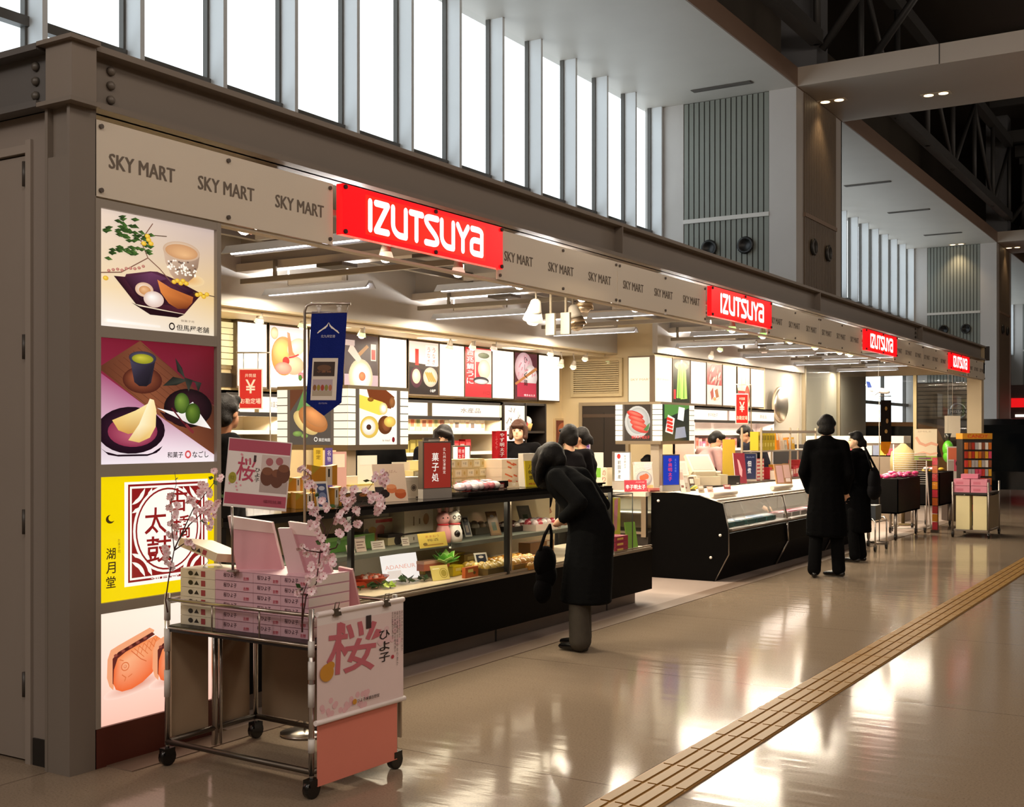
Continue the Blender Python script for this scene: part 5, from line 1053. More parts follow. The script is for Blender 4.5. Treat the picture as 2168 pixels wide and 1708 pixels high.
# two ceramic animals on the shelf
def figurine(px, py, lab, body, face, pose):
    p = at(px, py, Z=ZS1); t = thing('ceramic_figurine', lab, 'figurine', (p.x, p.y, ZS1), 'ceramic animals in the display case')
    z = ZS1; fwd = Vector((.85, -.53, 0))
    m = MB(mat='gloss', col=body); m.lathe((p.x, p.y, z), [(.055, 0), (.062, .03), (.058, .08), (.042, .12), (.035, .14)], seg=18); m.ball((p.x, p.y, z+.175), (.05, .05, .055)); m.build('body', t)
    for s in (-1, 1):
        e = Vector((p.x, p.y, z+.22))+Vector((.53, .85, 0))*.028*s
        MB(mat='gloss', col=body).tube([e, e+Vector((0, 0, .03)), e+Vector((0, 0, .065))], [.014, .017, .006], seg=10).build('ear', t)
        e = Vector((p.x, p.y, z+.182))+fwd*.046+Vector((.53, .85, 0))*.018*s
        if face == 'plain': MB(mat='gloss', col='1a1010').ball(e, .006, seg=8, rings=6).build('eye', t)
        else: MB(mat='gloss', col='1a1010').tube([e+Vector((.53, .85, 0))*(.012*math.cos(a))+Vector((0, 0, .012*math.sin(a))) for a in [k*.8 for k in range(9)]], .003, seg=5).build('eye', t)
    MB(mat='gloss', col='c02830').lathe((p.x, p.y, z+.125), [(.040, 0), (.046, .006), (.040, .012)], seg=18).build('collar', t)
    if pose: MB(mat='gloss', col='1c1414').ball(Vector((p.x, p.y, z+.06))+fwd*.045, (.026, .026, .03)).build('apron', t)
figurine(938, 1148, 'pink ceramic animal figure with a red collar on the case shelf', 'e0a0a0', 'plain', False)
figurine(962, 1146, 'white ceramic animal figure with black ringed eyes on the case shelf', 'f0ece4', 'ring', True)
def menu_card(px0, px1, py0, py1, Z, lab, col, inner, tilt=22):
    goods('menu_card', lab, 'card', px0, px1, py0, py1, Z, 72, .005, col, 'gloss', lbl(col, ('rect', .12, .08, .88, .92, inner), ('ell', .5, .8, .2, .06, 'c8c0b4'), ('rect', .3, .2, .7, .55, 'a89888' if inner < '8' else '5a6a50')), tilt=tilt)
menu_card(986, 1000, 1090, 1136, ZS1, 'dark slanting menu card beside the white ceramic animal', 'c8c4b8', '3a3c44')
menu_card(1040, 1062, 1080, 1133, ZS2, 'brown slanting menu card on the shelf left of the black mullion', '8a6a44', 'a88454')
menu_card(1104, 1130, 1068, 1112, ZS2, 'grey slanting menu card with a flower on the shelf behind the woman', 'b0aca4', 'b8b4ac')
menu_card(1014, 1040, 1168, 1215, ZD, 'dark slanting menu card on the case floor left of the mullion', 'c8c4b8', '2c303c')
def wrapped(px0, px1, py0, py1, Z, lab, cols, d=.2, tagc=True):
    p, w, h = spec(px0, px1, py0, py1, Z, 90); h = min(h, .09)
    t = thing('sweets_tray', lab, 'sweets tray', (p.x, p.y, Z)); M = place(p.x, p.y, Z+.001, 90)
    m = MB(M=M, mat='satin', col=cols[0]); m.box(-w/2, w/2, 0, d, 0, h*.6); m.build('tray', t)
    m = MB(M=M, mat='film', col=cols[1]); n = max(2, int(w/.07))
    for k in range(n):
        for j in range(3): m.ball((-w/2+w*(k+.5)/n, d*(j+.5)/3, h*.65), (w/n*.52, d/6.2, h*.42), cols[1+(k+j) % (len(cols)-1)], seg=10, rings=6)
    m.build('wrapped_sweets', t)
wrapped(1008, 1046, 1106, 1130, ZS2, 'olive tray of wrapped sweets left of the brown menu card', ('5a5038', 'd8c8a8', 'b89a70'))
wrapped(1084, 1128, 1106, 1124, ZS2, 'black tray of chocolate sweets right of the mullion on the shelf', ('1a1412', '5a2a20', 'e8d8c8', '8a4030'))
wrapped(1134, 1182, 1092, 1122, ZS2, 'tray of pink and white wrapped sweets on the shelf before the woman', ('e8d0c0', 'f0d8d8', 'c84a58', 'f4ece8'))
wrapped(1034, 1078, 1178, 1216, ZD, 'gold wrapped cakes on the case floor left of the mullion', ('5a4820', 'b8983c', 'd8b860'), .26)
wrapped(1088, 1160, 1172, 1204, ZD, 'large gold foil cakes on the case floor right of the mullion', ('a87828', 'd8a040', 'e8b860', 'c88830'), .30)
wrapped(1120, 1150, 1190, 1204, ZD, 'small gold plate of cakes in front of the large gold foil cakes', ('c88830', 'e8c070', 'd8a850'), .10)
case_box(1122, 1174, 1146, 1162, ZD, 'brown open sweets box at the back of the case floor', 'a87848', .12, lbl(None, ('rect', .7, .6, .95, .95, 'f0e8dc')), X=-5.3)
goods('riser_block', 'white riser block at the right end of the case floor', 'stand', 1120, 1180, 1160, 1196, ZD, 90, .14, 'e0ccb8', 'satin', X=-5.2, zbase=ZD) if False else None
tag_card(1090, 1202, ZD, 'price card before the large gold foil cakes', .09, .07); tag_card(1117, 1120, ZS2, 'price card on the black chocolate tray', .07, .06)
tag_card(1152, 1192, ZD, 'price card at the right end of the gold foil cakes', .09, .07); tag_card(1052, 1216, ZD, 'price card between the two lots of gold cakes')
tag_card(766, 1168, ZS1, 'pinkish price card on the long green box', .09, .09, 'e0c8b8'); tag_card(802, 1163, ZS1, 'wide price card under the silver tin', .12, .06); tag_card(860, 1155, ZS1, 'price card at the black and cream box', .07, .06); tag_card(744, 1172, ZS1, 'price card at the left of the black mullion', .07, .06)
# floor of the case, left bays
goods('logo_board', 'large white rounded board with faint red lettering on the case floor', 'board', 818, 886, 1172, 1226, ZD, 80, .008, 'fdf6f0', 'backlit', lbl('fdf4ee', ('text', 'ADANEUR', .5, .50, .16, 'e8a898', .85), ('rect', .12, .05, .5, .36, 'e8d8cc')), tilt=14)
p = at(784, 1240, Z=ZD); t = thing('lacquer_bowl', 'vermilion oval dish of glittering sweets on the case floor', 'dish', (p.x, p.y, ZD))
MB(mat='gloss', col='d84a24').lathe((p.x, p.y, ZD), [(.05, 0), (.09, .02), (.13, .06), (.135, .066), (.12, .06), (.05, .03), (.001, .028)], seg=26, sx=.8, sy=1.25).build('dish', t)
m = MB(mat='film', col='f0b0a0')
for k in range(26): a, r = random.uniform(0, 6.28), random.uniform(0, .09); m.ball((p.x+.8*r*math.cos(a), p.y+1.2*r*math.sin(a), ZD+.055+random.uniform(0, .012)), .02, random.choice(('f0c0b0', 'e87050', 'f8e0d8', 'd85a38')), seg=8, rings=5)
m.build('sweets', t)
goods('vermilion_block', 'small vermilion box left of the vermilion dish', 'box', 752, 776, 1232, 1246, ZD, 80, .1, 'd04a28', 'gloss')
random.seed(5)
def leaves(px, py, lab, cols, n, s, Z=ZD, name='leaf_sprig', up=.02):
    p = at(px, py, Z=Z); m = MB(mat='satin', col=cols[0])
    for k in range(n):
        a = random.uniform(0, 6.28); r = random.uniform(0, s); c = Vector((p.x+r*math.cos(a)*.7, p.y+r*math.sin(a), Z+random.uniform(.006, up))); b = random.uniform(0, 6.28); d1 = Vector((math.cos(b), math.sin(b), random.uniform(.2, .9)))*s*.55; d2 = Vector((-math.sin(b), math.cos(b), .1))*s*.28
        m.prism([c, c+d1*.4+d2, c+d1, c+d1*.4-d2], (0, 0, .0015), random.choice(cols))
    m.tube([(p.x, p.y, Z+.002), (p.x, p.y+.01, Z+up)], .004, '4a5a30', seg=5)
    m.build(name, None, (p.x, p.y, Z), lab, 'greenery')
leaves(800, 1245, 'ivy sprig on the case floor in front of the vermilion dish', ('2a4a24', '3a5a2c', '4a6a34'), 14, .09)
leaves(826, 1246, 'pale green leaf sprig right of the vermilion dish', ('b8d050', 'c8dc70', 'a0c040'), 16, .06)
leaves(866, 1234, 'dark ivy sprig under the white lettered board', ('1e3a20', '2c4a28', '44683a'), 12, .09)
leaves(898, 1230, 'dark ivy sprig right of the white lettered board', ('1e3a20', '2c4a28', '3a5a30'), 10, .07)
leaves(762, 1250, 'small ivy sprig at the left front corner of the case', ('2a4424', '3a5a2c'), 8, .06)
p = at(945, 1205, X=-5.2); p = Vector((-5.02, at(944, 1200, X=-5.02).y, ZD)); m = MB(mat='satin', col='5a9a3c')
for k in range(15):
    a = k*2.4; el = .3+.05*k; d1 = Vector((math.cos(a)*math.cos(el), math.sin(a)*math.cos(el), math.sin(el)))*.125; c = Vector((p.x, p.y, ZD+.10)); s_ = Vector((-math.sin(a), math.cos(a), 0))*.042
    m.prism([c, c+d1*.5+s_, c+d1, c+d1*.5-s_], (0, 0, .003), ['5a9c3c', '7cc054', 'b8e488'][k % 3])
m.cyl((p.x, p.y, ZD), (p.x, p.y, ZD+.15), .006, '4a6a30')
m.build('leafy_sprig', None, (p.x, p.y, ZD), 'bright green leafy plant standing at the middle of the case floor', 'plant')
goods('roll_cake', 'pink brown roll cake on a small wooden stand in the case', 'cake', 900, 950, 1186, 1206, ZD+.06, 85, .07, 'b86a50', 'satin', zbase=ZD+.06, lid='d8a890')
p = at(925, 1214, Z=ZD); m = MB(M=place(p.x, p.y, ZD+.001, 85), mat='satin', col='b88a60'); m.box(-.13, .13, .02, .12, .045, .058); m.box(-.12, -.10, .03, .11, 0, .045, 'd0b060'); m.box(.10, .12, .03, .11, 0, .045, 'd0b060'); m.build('wooden_stand', None, (p.x, p.y, ZD), 'small wooden stand under the roll cake in the case', 'stand')
goods('gold_card', 'pale gold card with a round seal in front of the roll cake', 'card', 918, 952, 1196, 1228, ZD, 78, .004, 'd0c070', 'satin', lbl('d0c070', ('ell', .7, .45, .24, .34, '9a8a38', 22), ('ring', .7, .45, .18, .26, .03, 'd8c878', 18), ('rect', .1, .75, .5, .82, 'f0e8c0')), tilt=18)
random.seed(3)
for i, (a, b, c, d, col) in enumerate(((958, 984, 1170, 1198, 'd8b81c'), (960, 986, 1198, 1218, 'e0c820'), (984, 1016, 1172, 1196, 'b89a34'), (986, 1012, 1200, 1222, 'b85a24'))):
    case_box(a, b, c, d, ZD if i in (1, 3) else ZD, ['yellow cheese cake box behind the leafy plant', 'bright yellow box on the case floor front, right of the gold card', 'olive yellow cake box left of the dark menu card', 'orange brown card box in front of the olive yellow one'][i], col, .12 if i < 3 else .03, lbl(None, ('rect', .2, .5, .6, .8, 'f0e080'), ('ell', .7, .4, .1, .15, '5a4a18')))
# right end of the case (behind the stooping woman)
menu_card(1277, 1302, 1112, 1176, ZD, 'white slanting notice in the end of the case right of the woman', 'd0ccc4', 'd8d4cc', 12)
for i in range(3): case_box(1302, 1332, 1150, 1168, ZD, f'magenta gift box in the end of the case, {["bottom", "middle", "top"][i]} of three', 'a02848', .14, lbl(None, ('rect', .1, .3, .6, .7, 'e8c060')), group='magenta gift boxes').location.z = ZD+.048*i+.001
for o in [x for x in bpy.data.objects if x.get('group') == 'magenta gift boxes']: o.scale = (1, 1, .6)
goods('green_board', 'lime green slanting board in the end of the case', 'board', 1330, 1352, 1104, 1160, ZD, 60, .02, '7aa83c', 'satin', tilt=14)
goods('white_puffs_pack', 'maroon pack with two white puffs behind the elbow of the woman', 'packet', 1262, 1288, 1070, 1108, .531, 60, .06, '5a1824', 'film', lbl(None, ('ell', .35, .3, .2, .12, 'f4ece8'), ('ell', .65, .25, .2, .12, 'f4ece8')), X=-5.2)
bpy.data.objects['white_puffs_pack'].location.z += 0
goods('inner_pack', 'yellow and pink packet seen through the glass corner', 'packet', 1288, 1314, 1056, 1104, None, 55, .08, 'c8b850', 'film', lbl(None, ('A', [(.4, .3), (.7, .35), (.8, 1), (.5, .95)], 'd88aa0'), ('rect', .0, .0, 1, .25, 'a8b840')), X=-5.02, zbase=.531, h=.46)
random.seed(41)
# trays of fish in the chillers
def fish_tray(x, y, lab, col, top):
    t = thing('fish_tray', lab, 'food tray', (x, y, .561), 'food trays in the chillers'); M = place(x, y, .562, 90)
    m = MB(M=M, mat='satin', col=col); m.box(-.15, .15, 0, .22, 0, .05); m.build('tray', t)
    m = MB(M=M, mat='film', col=top)
    for k in range(4): m.ball((-.11+.075*k, .11, .05), (.036, .1, .022), random.choice((top, 'e8dcd4', top)), seg=10, rings=6)
    m.build('fillets', t)
nn = 0
for i, (ya, n, cols, tops) in enumerate(((12.1, 5, ('3a6a60', '2e5a54'), ('d8dcd8', 'a8b8c8')), (14.05, 5, ('c8b8b0', 'd0c4bc'), ('d8a0a0', 'b84058')), (16.0, 4, ('c8b8b0', '3a6a60'), ('d8a0a0', 'd8dcd8')))):
    for k in range(n): fish_tray(-4.80, ya+.2+.345*k, ['teal tray of pale fish in the near chiller counter', 'white tray of pinkish fish in the second chiller counter', 'food tray in the farthest chiller counter'][i], cols[k % 2], tops[k % 2])
# yellow packs, shelf rack, red and white boxes on the far counters
rk = thing('shelf_rack', 'grey metal shelf rack of packets left of the man in black', 'shelf', (-5.9, 16.2, .95)); m = MB(mat='satin', col='a89a84')
a_, b_ = at(1600, 1000, X=-5.7).y, at(1716, 1000, X=-5.7).y
for y in (a_, (a_+b_)/2, b_):
    for x in (-5.62, -5.90): MB(mat='satin', col='a89a84').box(x-.012, x+.012, y-.012, y+.012, .952, 1.68).build('upright', rk)
m = MB(mat='satin', col='8a8074'); m.box(-5.91, -5.61, a_, b_, 1.34, 1.36); m.box(-5.62, -5.61, a_, b_, 1.60, 1.64); m.build('shelf', rk)
tb = MB(mat='satin', col='4a4038'); tb.box(-5.98, -5.585, 12.7, 18.2, .004, .95); tb.build('back_counter', None, (-5.85, 15.4, 0), 'long low back counter behind the chiller counters', 'counter')
for k in range(6):
    y = a_+.10+.115*k; m = MB(M=place(-5.68, y, 1.3615, 90), mat='satin', col='c8b020'); m.box(-.052, .052, 0, .12, 0, .26); m.plane((-.052, -.0006, 0), (.104, 0, 0), (0, 0, .26)); m.rect(.1, .55, .9, .8, '8a7a10'); m.rect(.2, .2, .8, .4, 'e8d870'); m.build('yellow_pack', None, (-5.68, y, 1.3615), 'tall yellow packet in the row on the grey shelf rack', 'packet', 'yellow packets on the shelf rack')
for k, (c, h, lab) in enumerate((('e88a20', .28, 'orange packet right of the yellow row on the grey rack'), ('d8c0a8', .26, 'pale packet right of the orange one on the grey rack'), ('c8c0b0', .14, 'small white packet farther along the grey rack'), ('c87820', .18, 'amber jar pack farther along the grey rack'), ('d8a830', .18, 'golden jar pack at the far end of the grey rack'))):
    y = a_+.88+.17*k; m = MB(M=place(-5.68, y, 1.3615, 90, 6), mat='film', col=c); m.box(-.06, .06, 0, .07, 0, h); m.plane((-.06, -.0006, 0), (.12, 0, 0), (0, 0, h)); m.pm = 'film'; m.rect(.15, .5, .85, .85, 'f0e4d0'); m.build('packet', None, (-5.68, y, 1.3615), lab, 'packet')
for col_, (px, rows) in enumerate(((1610, 6), (1700, 5), (1724, 5))):
    y = at(px, 1010, X=-5.66).y
    for k in range(rows):
        m = MB(M=place(-5.66, y, .951+.05*k, 88), mat='satin', col='c83038'); m.box(-.13, .13, 0, .18, 0, .048); m.plane((-.13, -.0006, 0), (.26, 0, 0), (0, 0, .048)); m.rect(.04, .25, .80 if col_ else .96, .85, 'f4e4dc'); m.build('red_box', None, (-5.66, y, .951+.05*k), f'red and white gift box in the stack {["right of the navy sign", "left of the man in black, nearer pile", "left of the man in black, farther pile"][col_]}', 'box', f'red and white boxes, pile {["by the navy sign", "nearer the man", "at the man"][col_]}')
for k, (px, w, h, lab, c) in enumerate(((1632, .14, .12, 'plain white box in front of the red and white boxes', 'f0e4d4'), (1648, .13, .12, 'second plain white box beside the red and white boxes', 'ece0d0'))):
    y = at(px, 1015, X=-5.62).y; m = MB(M=place(-5.5, y, .951, 80), mat='satin', col=c); m.box(-w/2, w/2, 0, .1, 0, h); m.build('white_box', None, (-5.5, y, .951), lab, 'box')
goods('pink_poster_card', 'leaning brown framed pink photo card before the red and white boxes', 'card', 1643, 1680, 981, 1024, .951, 55, .02, 'a07858', 'satin', lbl(None, ('rect', .08, .06, .48, .92, 'c8a0a0'), ('rect', .54, .3, .94, .95, 'd8b0a8'), ('rect', .6, .1, .9, .28, 'f0dcd8')), tilt=14)
goods('orange_pouch', 'orange pouch on the far counter below the grey rack', 'pouch', 1694, 1712, 964, 990, 1.15, 70, .06, 'd88820', 'film', X=-5.6, zbase=1.19) if False else None
goods('black_bag', 'black paper bag with a white mark behind the maroon banner', 'bag', 1541, 1568, 1007, 1026, .952, 55, .1, '161414', 'satin', lbl(None, ('rect', .7, .12, .9, .2, 'd8d8d8')))
goods('counter_mat', 'beige document tray in front of the touch-screen register', 'tray', 1470, 1538, 1012, 1026, .952, 70, .25, 'b8a888', 'satin', h=.05)
goods('yellow_board', 'tall yellow board standing between the two stooping clerks', 'board', 1536, 1552, 926, 970, None, 60, .02, 'c8a838', 'satin', X=-6.05, zbase=.951, h=.72) if False else None
p = at(1544, 930, X=-5.85); m = MB(M=place(-5.85, p.y, .951, 60), mat='satin', col='c8a83c'); m.box(-.10, .10, 0, .02, 0, p.z-.951); m.build('yellow_board', None, (-5.85, p.y, .951), 'tall plain yellow board between the two stooping clerks', 'board')
# goods on the lit shelves
random.seed(9)
def shelf_row(X, y0, y1, z, kinds, lab, grp, dep=.10, gap=.01, name='shelf_pack'):
    y = y0; k = 0
    while y < y1-.03:
        w, h, c, l2 = kinds[k % len(kinds)]; w *= random.uniform(.92, 1.06); h *= random.uniform(.92, 1.05)
        m = MB(M=place(X, y+w/2, z+.001, 90), mat='satin', col=c); m.box(-w/2, w/2, 0, dep, 0, h); m.plane((-w/2, -.0006, 0), (w, 0, 0), (0, 0, h)); m.rect(.15, .3, .85, .75, l2); m.build(name, None, (X, y+w/2, z), lab, 'packet', grp)
        y += w+gap; k += 1
XS = -8.12
yl0, yl1 = at(872, 900, X=-8.0).y, at(1040, 900, X=-8.0).y
shelf_row(XS, yl0, yl0+.75, 1.62, ((.11, .19, 'c89a70', '6a3a24'), (.11, .18, 'd0a878', 'a04a2c'), (.11, .19, 'b89868', '5a5a30')), 'brown windowed packet on the top shelf behind the woman looking down', 'brown packets on the top shelf')
shelf_row(XS, yl0+.80, yl1, 1.62, ((.10, .14, 'e8d8b8', 'c8b088'), (.10, .15, 'f0e0c8', 'a87858'), (.12, .14, 'e0d0b8', '4a3a30')), 'cream packet on the top shelf to the right of the brown ones', 'cream packets on the top shelf')
shelf_row(XS, yl0, yl0+.5, 1.37, ((.12, .15, '9a8a3a', 'c8b860'),), 'olive packet on the second shelf left of the woman looking down', 'olive packets on the second shelf')
shelf_row(XS, yl0+.75, yl1-.25, 1.37, ((.12, .15, 'c8202c', 'e86068'), (.12, .14, 'd02830', 'f0b0b0')), 'bright red packet on the second shelf above the white and red sign', 'red packets on the second shelf')
shelf_row(XS, yl0, yl1, 1.12, ((.14, .10, 'e8e0d4', 'c8a878'), (.12, .12, 'f0e8dc', 'b88868'), (.12, .1, 'd8d0c0', '6a5a50')), 'white packet on the third shelf behind the clerks', 'white packets on the third shelf')
y0_, y1_ = at(478, 900, X=-8.0).y, at(606, 900, X=-8.0).y
shelf_row(XS, y0_, y1_, 1.37, ((.12, .10, 'e0dce4', '6a6088'), (.11, .11, 'ece4e4', '8a80a0')), 'white and violet packet on the upper shelf behind the left pay sign', 'violet packets on the upper shelf')
shelf_row(XS, y0_, y1_, 1.12, ((.13, .09, 'e8dcd0', 'c87850'), (.12, .1, 'd8d4e0', '5a5480')), 'pale packet on the lower shelf behind the left pay sign', 'pale packets on the lower shelf')
shelf_row(-6.88, 16.3, 17.9, 1.36+.001, ((.12, .17, 'e8a8a0', 'd86a58'), (.11, .16, 'f0c8c8', 'e080a0'), (.13, .12, 'e070a0', 'f0e0e8')), 'pink packet on the far chiller shelf above the left stooping clerk', 'pink packets in the far chiller')
shelf_row(-6.88, 18.35, 19.3, 1.36+.001, ((.12, .16, '3a4a68', '8a94b0'), (.12, .14, '4a5a3a', 'c8d0b8')), 'dark packet on the far chiller shelf right of the far pay sign', 'dark packets in the far chiller')
shelf_row(-6.88, 16.3, 19.2, 1.10+.001, ((.16, .09, 'f0e4e8', 'd8c8d0'), (.14, .08, 'e8dce0', 'c8b0c0')), 'white packet on the lower shelf of the far chiller', 'white packets in the far chiller')
shelf_row(-5.66, a_+.45, b_-.55, .953, ((.10, .17, 'c83040', 'f0dcd0'), (.12, .13, 'e8d8c0', 'c85a48'), (.09, .2, 'd89a28', 'f0e0b0'), (.12, .12, 'd8a8a8', 'f4e8e4'), (.10, .16, 'b82838', 'e8c8b0')), 'small packet on the far counter under the grey rack', 'packets under the grey rack')
shelf_row(-5.66, 12.75, 13.5, .953, ((.10, .12, 'e8dcc8', 'a87858'), (.12, .10, 'd8c8b0', '8a6a50')), 'small cream packet on the back counter behind the blue sign', 'cream packets behind the blue sign')
# things in the black cupboard
for (y, z, c, lab, r) in ((yb-.52+.0, 1.631, 'e0b0a0', 'pinkish round ornament in the black cupboard, upper left niche', .07), (yb-.2, 1.631, 'f0ece0', 'white ball in a basket in the black cupboard, upper right niche', .075)):
    pass
ya, yb = at(1066, 850, X=-8.05).y, at(1157, 850, X=-8.05).y; ym = ya+(yb-ya)*.5
m = MB(mat='cloth', col='e8c8c0'); m.ball((-8.25, ym+.18, 1.71), (.08, .10, .08), 'f0d8cc'); m.ball((-8.2, ym+.2, 1.72), (.06, .06, .05), 'c84a50'); m.build('ornament', None, (-8.25, ym+.18, 1.631), 'pink and white ornament in the upper niche of the black cupboard', 'ornament')
m = MB(mat='cloth', col='d8b070'); m.lathe((-8.25, yb-.2, 1.631), [(.06, 0), (.09, .10), (.085, .10)], seg=16); m.ball((-8.25, yb-.2, 1.76), .075, 'f4f0e8'); m.build('basket_ball', None, (-8.25, yb-.2, 1.631), 'white ball in a small basket in the black cupboard', 'ornament')
m = MB(M=place(-8.2, ym+.16, 1.211, 90), mat='satin', col='e8dcc4'); m.box(-.1, .1, 0, .1, 0, .3); m.plane((-.1, -.0006, 0), (.2, 0, 0), (0, 0, .3)); m.ell(.7, .5, .2, .35, '6a5a50'); m.build('picture_box', None, (-8.2, ym+.16, 1.211), 'cream picture box in the lower niche of the black cupboard', 'box')
# --- pay signs hung on stands, stand boards on the inner counter
def pay_sign(px0, px1, py0, py1, T, lab, pole_px, base_z, sm=False):
    c = at((px0+px1)/2, (py0+py1)/2, T=T); w = (px1-px0)*T/F_PX; h = (py1-py0)*T/F_PX; rz = 31.7 if not sm else 60
    if sm: w /= abs(math.cos(math.radians(60)-YAW))
    t = thing('pay_sign', lab, 'sign', (c.x, c.y, base_z)); M = place(c.x, c.y, 0, rz)
    m = MB(M=M, mat='satin', col='f0e8e0'); m.box(-w/2, w/2, 0, .006, c.z-h/2, c.z+h/2); m.plane((-w/2, -.0006, c.z-h/2), (w, 0, 0), (0, 0, h)); m.pm = 'satin'; m.rect(.05, .03, .95, .97, 'd02824'); m.text('井筒屋', .5, .83, .09, 'f8e8d8', .46); m.text('¥', .5, .56, .34, 'fff0e0', .42, bold=True); m.text('お勘定場', .5, .2, .14, 'fff0e0', .84, bold=True); m.build('sign_board', t)
    pz = w/2+.06; m = MB(M=M, mat='metal', col='c8c0b4'); m.tube([(pz, .01, base_z), (pz, .01, c.z+h/2+.13), (-w/2-.02, .01, c.z+h/2+.13)], .007, seg=8); m.lathe((pz, .01, base_z), [(.08, 0), (.08, .012), (.012, .02)], seg=16)
    for x in (-w*.3, w*.3): m.cyl((x, .01, c.z+h/2+.13), (x, .006, c.z+h/2-.005), .004, seg=6)
    m.build('stand', t)
pay_sign(505, 556, 780, 866, 9.6, 'red pay sign with a large white yen mark at the left of the shop', 567, .006)
pay_sign(1556, 1586, 833, 897, 17.0, 'small red pay sign with a yen mark over the far clerks', 1560, .953, True)
ct = MB(mat='satin', col='5a4e42'); ct.box(-6.42, -6.05, 6.7, 8.6, .004, 1.05); ct.build('inner_counter', None, (-6.25, 7.6, 0), 'inner counter under the left pay sign', 'counter')
for (px0, px1, py0, py1, c, art, lab) in ((666, 682, 948, 984, 'd8b838', ('vtext', '限定', .5, .9, .3, '6a5010', .5), 'yellow lettered strip under the first lantern sign'), (690, 703, 948, 986, '5a4a98', ('vtext', '名物', .5, .9, .2, 'e8e0f0', .5), 'violet lettered strip under the first lantern sign'), (698, 731, 956, 992, 'd8a8a0', ('rect', .1, .08, .9, .86, 'ece4d0'), 'pink edged calendar under the first lantern sign'), (760, 796, 964, 986, 'f4ecdc', ('rect', .1, .1, .9, .9, 'f8f2e6'), 'blank white card on the register below the first lantern')):
    p, w, h = spec(px0, px1, py0, py1, None, 80, X=-6.12); m = MB(M=place(p.x, p.y, 1.052, 80), mat='satin', col=c); hh = max(.1, 1.6+(CY-py0)/F_PX*(p.x/ray((px0+px1)/2, py1).x)-1.052); m.box(-w/2, w/2, 0, .006, 0, hh); m.plane((-w/2, -.0006, max(0, hh-h)), (w, 0, 0), (0, 0, h)); getattr(m, art[0])(*art[1:]); m.build('strip_card', None, (p.x, p.y, 1.052), lab, 'card')
p = at(775, 1005, X=-6.1); t = thing('cash_register', 'cream register below the first lantern sign', 'cash register', (-6.2, p.y, 1.051)); M = place(-6.09, p.y, 1.051, 88)
MB(M=M, mat='satin', col='d0c4a8').box(-.22, .22, 0, .32, 0, .12).build('cash_drawer', t); m = MB(M=M, mat='satin', col='d8ccb4'); m.box(-.2, .1, .05, .12, .12, .2); m.box(-.2, .2, .0, .3, .12, .135, 'c8b060'); m.build('housing', t)
# ================================================================== wheeled display cart in the foreground
A_, B_, C_, D_ = Vector((-4.41, 3.97, 0)), Vector((-3.47, 3.94, 0)), Vector((-3.44, 4.50, 0)), Vector((-4.41, 4.57, 0))
t = thing('display_cart', 'chrome wheeled cart stacked with pink boxes in the foreground', 'cart', (-3.93, 4.25, 0)); cart = t
def zz(p, z): return Vector((p.x, p.y, z))
for q in (A_, B_, C_, D_):
    MB(mat='metal', col='d8d4d0').cyl(zz(q, .10), zz(q, .83), .013, seg=10).build('post', t)
    m = MB(mat='gloss', col='141312'); m.cyl(zz(q, .042)+Vector((-.016, 0, 0)), zz(q, .042)+Vector((.016, 0, 0)), .042, seg=16); m.box(q.x-.022, q.x+.022, q.y-.03, q.y+.03, .055, .085); w_ = m.build('caster', t)
    MB(mat='metal', col='c8c4c0').cyl(zz(q, .08), zz(q, .11), .010, seg=8).build('stem', w_)
m = MB(mat='metal', col='d4d0cc'); m.cyl(Vector((-4.41, 4.28, .03)), Vector((-4.41, 4.28, .68)), .016, seg=8); m.cyl(Vector((-4.40, 4.31, .03)), Vector((-4.40, 4.31, .68)), .010, seg=8); m.build('post', t)
m = MB(mat='satin', col='1c1614'); m.prism([zz(A_, .645), zz(B_, .645), zz(C_, .645), zz(D_, .645)], (0, 0, .03)); m.build('tray', t)
m = MB(mat='metal', col='b8aca0')
for p, q in ((A_, B_), (B_, C_), (C_, D_), (D_, A_)): m.tube([zz(p, .80), zz(q, .80)], .009, seg=8); m.tube([zz(p, .665), zz(q, .665)], .008, seg=8)
for f in (.33, .66): m.tube([zz(A_.lerp(B_, f), .665), zz(A_.lerp(B_, f), .80)], .004, seg=6)
m.build('rail', t)
m = MB(mat='steel', col='6a625a')
for p, q in ((A_, B_), (B_, C_), (C_, D_), (D_, A_)): m.tube([zz(p, .115), zz(q, .115)], .014, seg=8)
m.build('lower_frame', t)
MB(mat='clear').poly([zz(A_, .67)+Vector((0, -.012, 0)), zz(B_, .67)+Vector((0, -.012, 0)), zz(B_, .795)+Vector((0, -.012, 0)), zz(A_, .795)+Vector((0, -.012, 0))]).build('clear_guard', t)
for a, b in ((4.01, 4.25), (4.34, 4.54)): MB(mat='satin', col='b09a80').box(-4.435, -4.425, a, b, .125, .64).build('side_panel', t)
m = MB(mat='satin', col='a08c74'); m.box(-4.38, -3.47, 4.585, 4.595, .125, .64); m.build('back_panel', t)
tag(MB(mat='satin', col='e88a78').prism([(-3.452, 3.955, .05), (-3.425, 4.49, .05), (-3.425, 4.49, .79), (-3.452, 3.955, .79)], (.006, 0, 0)).build('front_panel', t), 'salmon pink panel')
for z0, z1 in ((.62, .69), (.52, .60), (.40, .50), (.20, .26)): MB(mat='satin', col='d8d4d0').cyl(zz(B_, z0), zz(B_, z1), .0155, seg=10).build('white_tie', t)
for z0, z1 in ((.70, .80), (.55, .66), (.33, .46)): MB(mat='satin', col='d8d4d0').cyl(zz(A_, z0), zz(A_, z1), .0155, seg=10).build('white_tie', t)
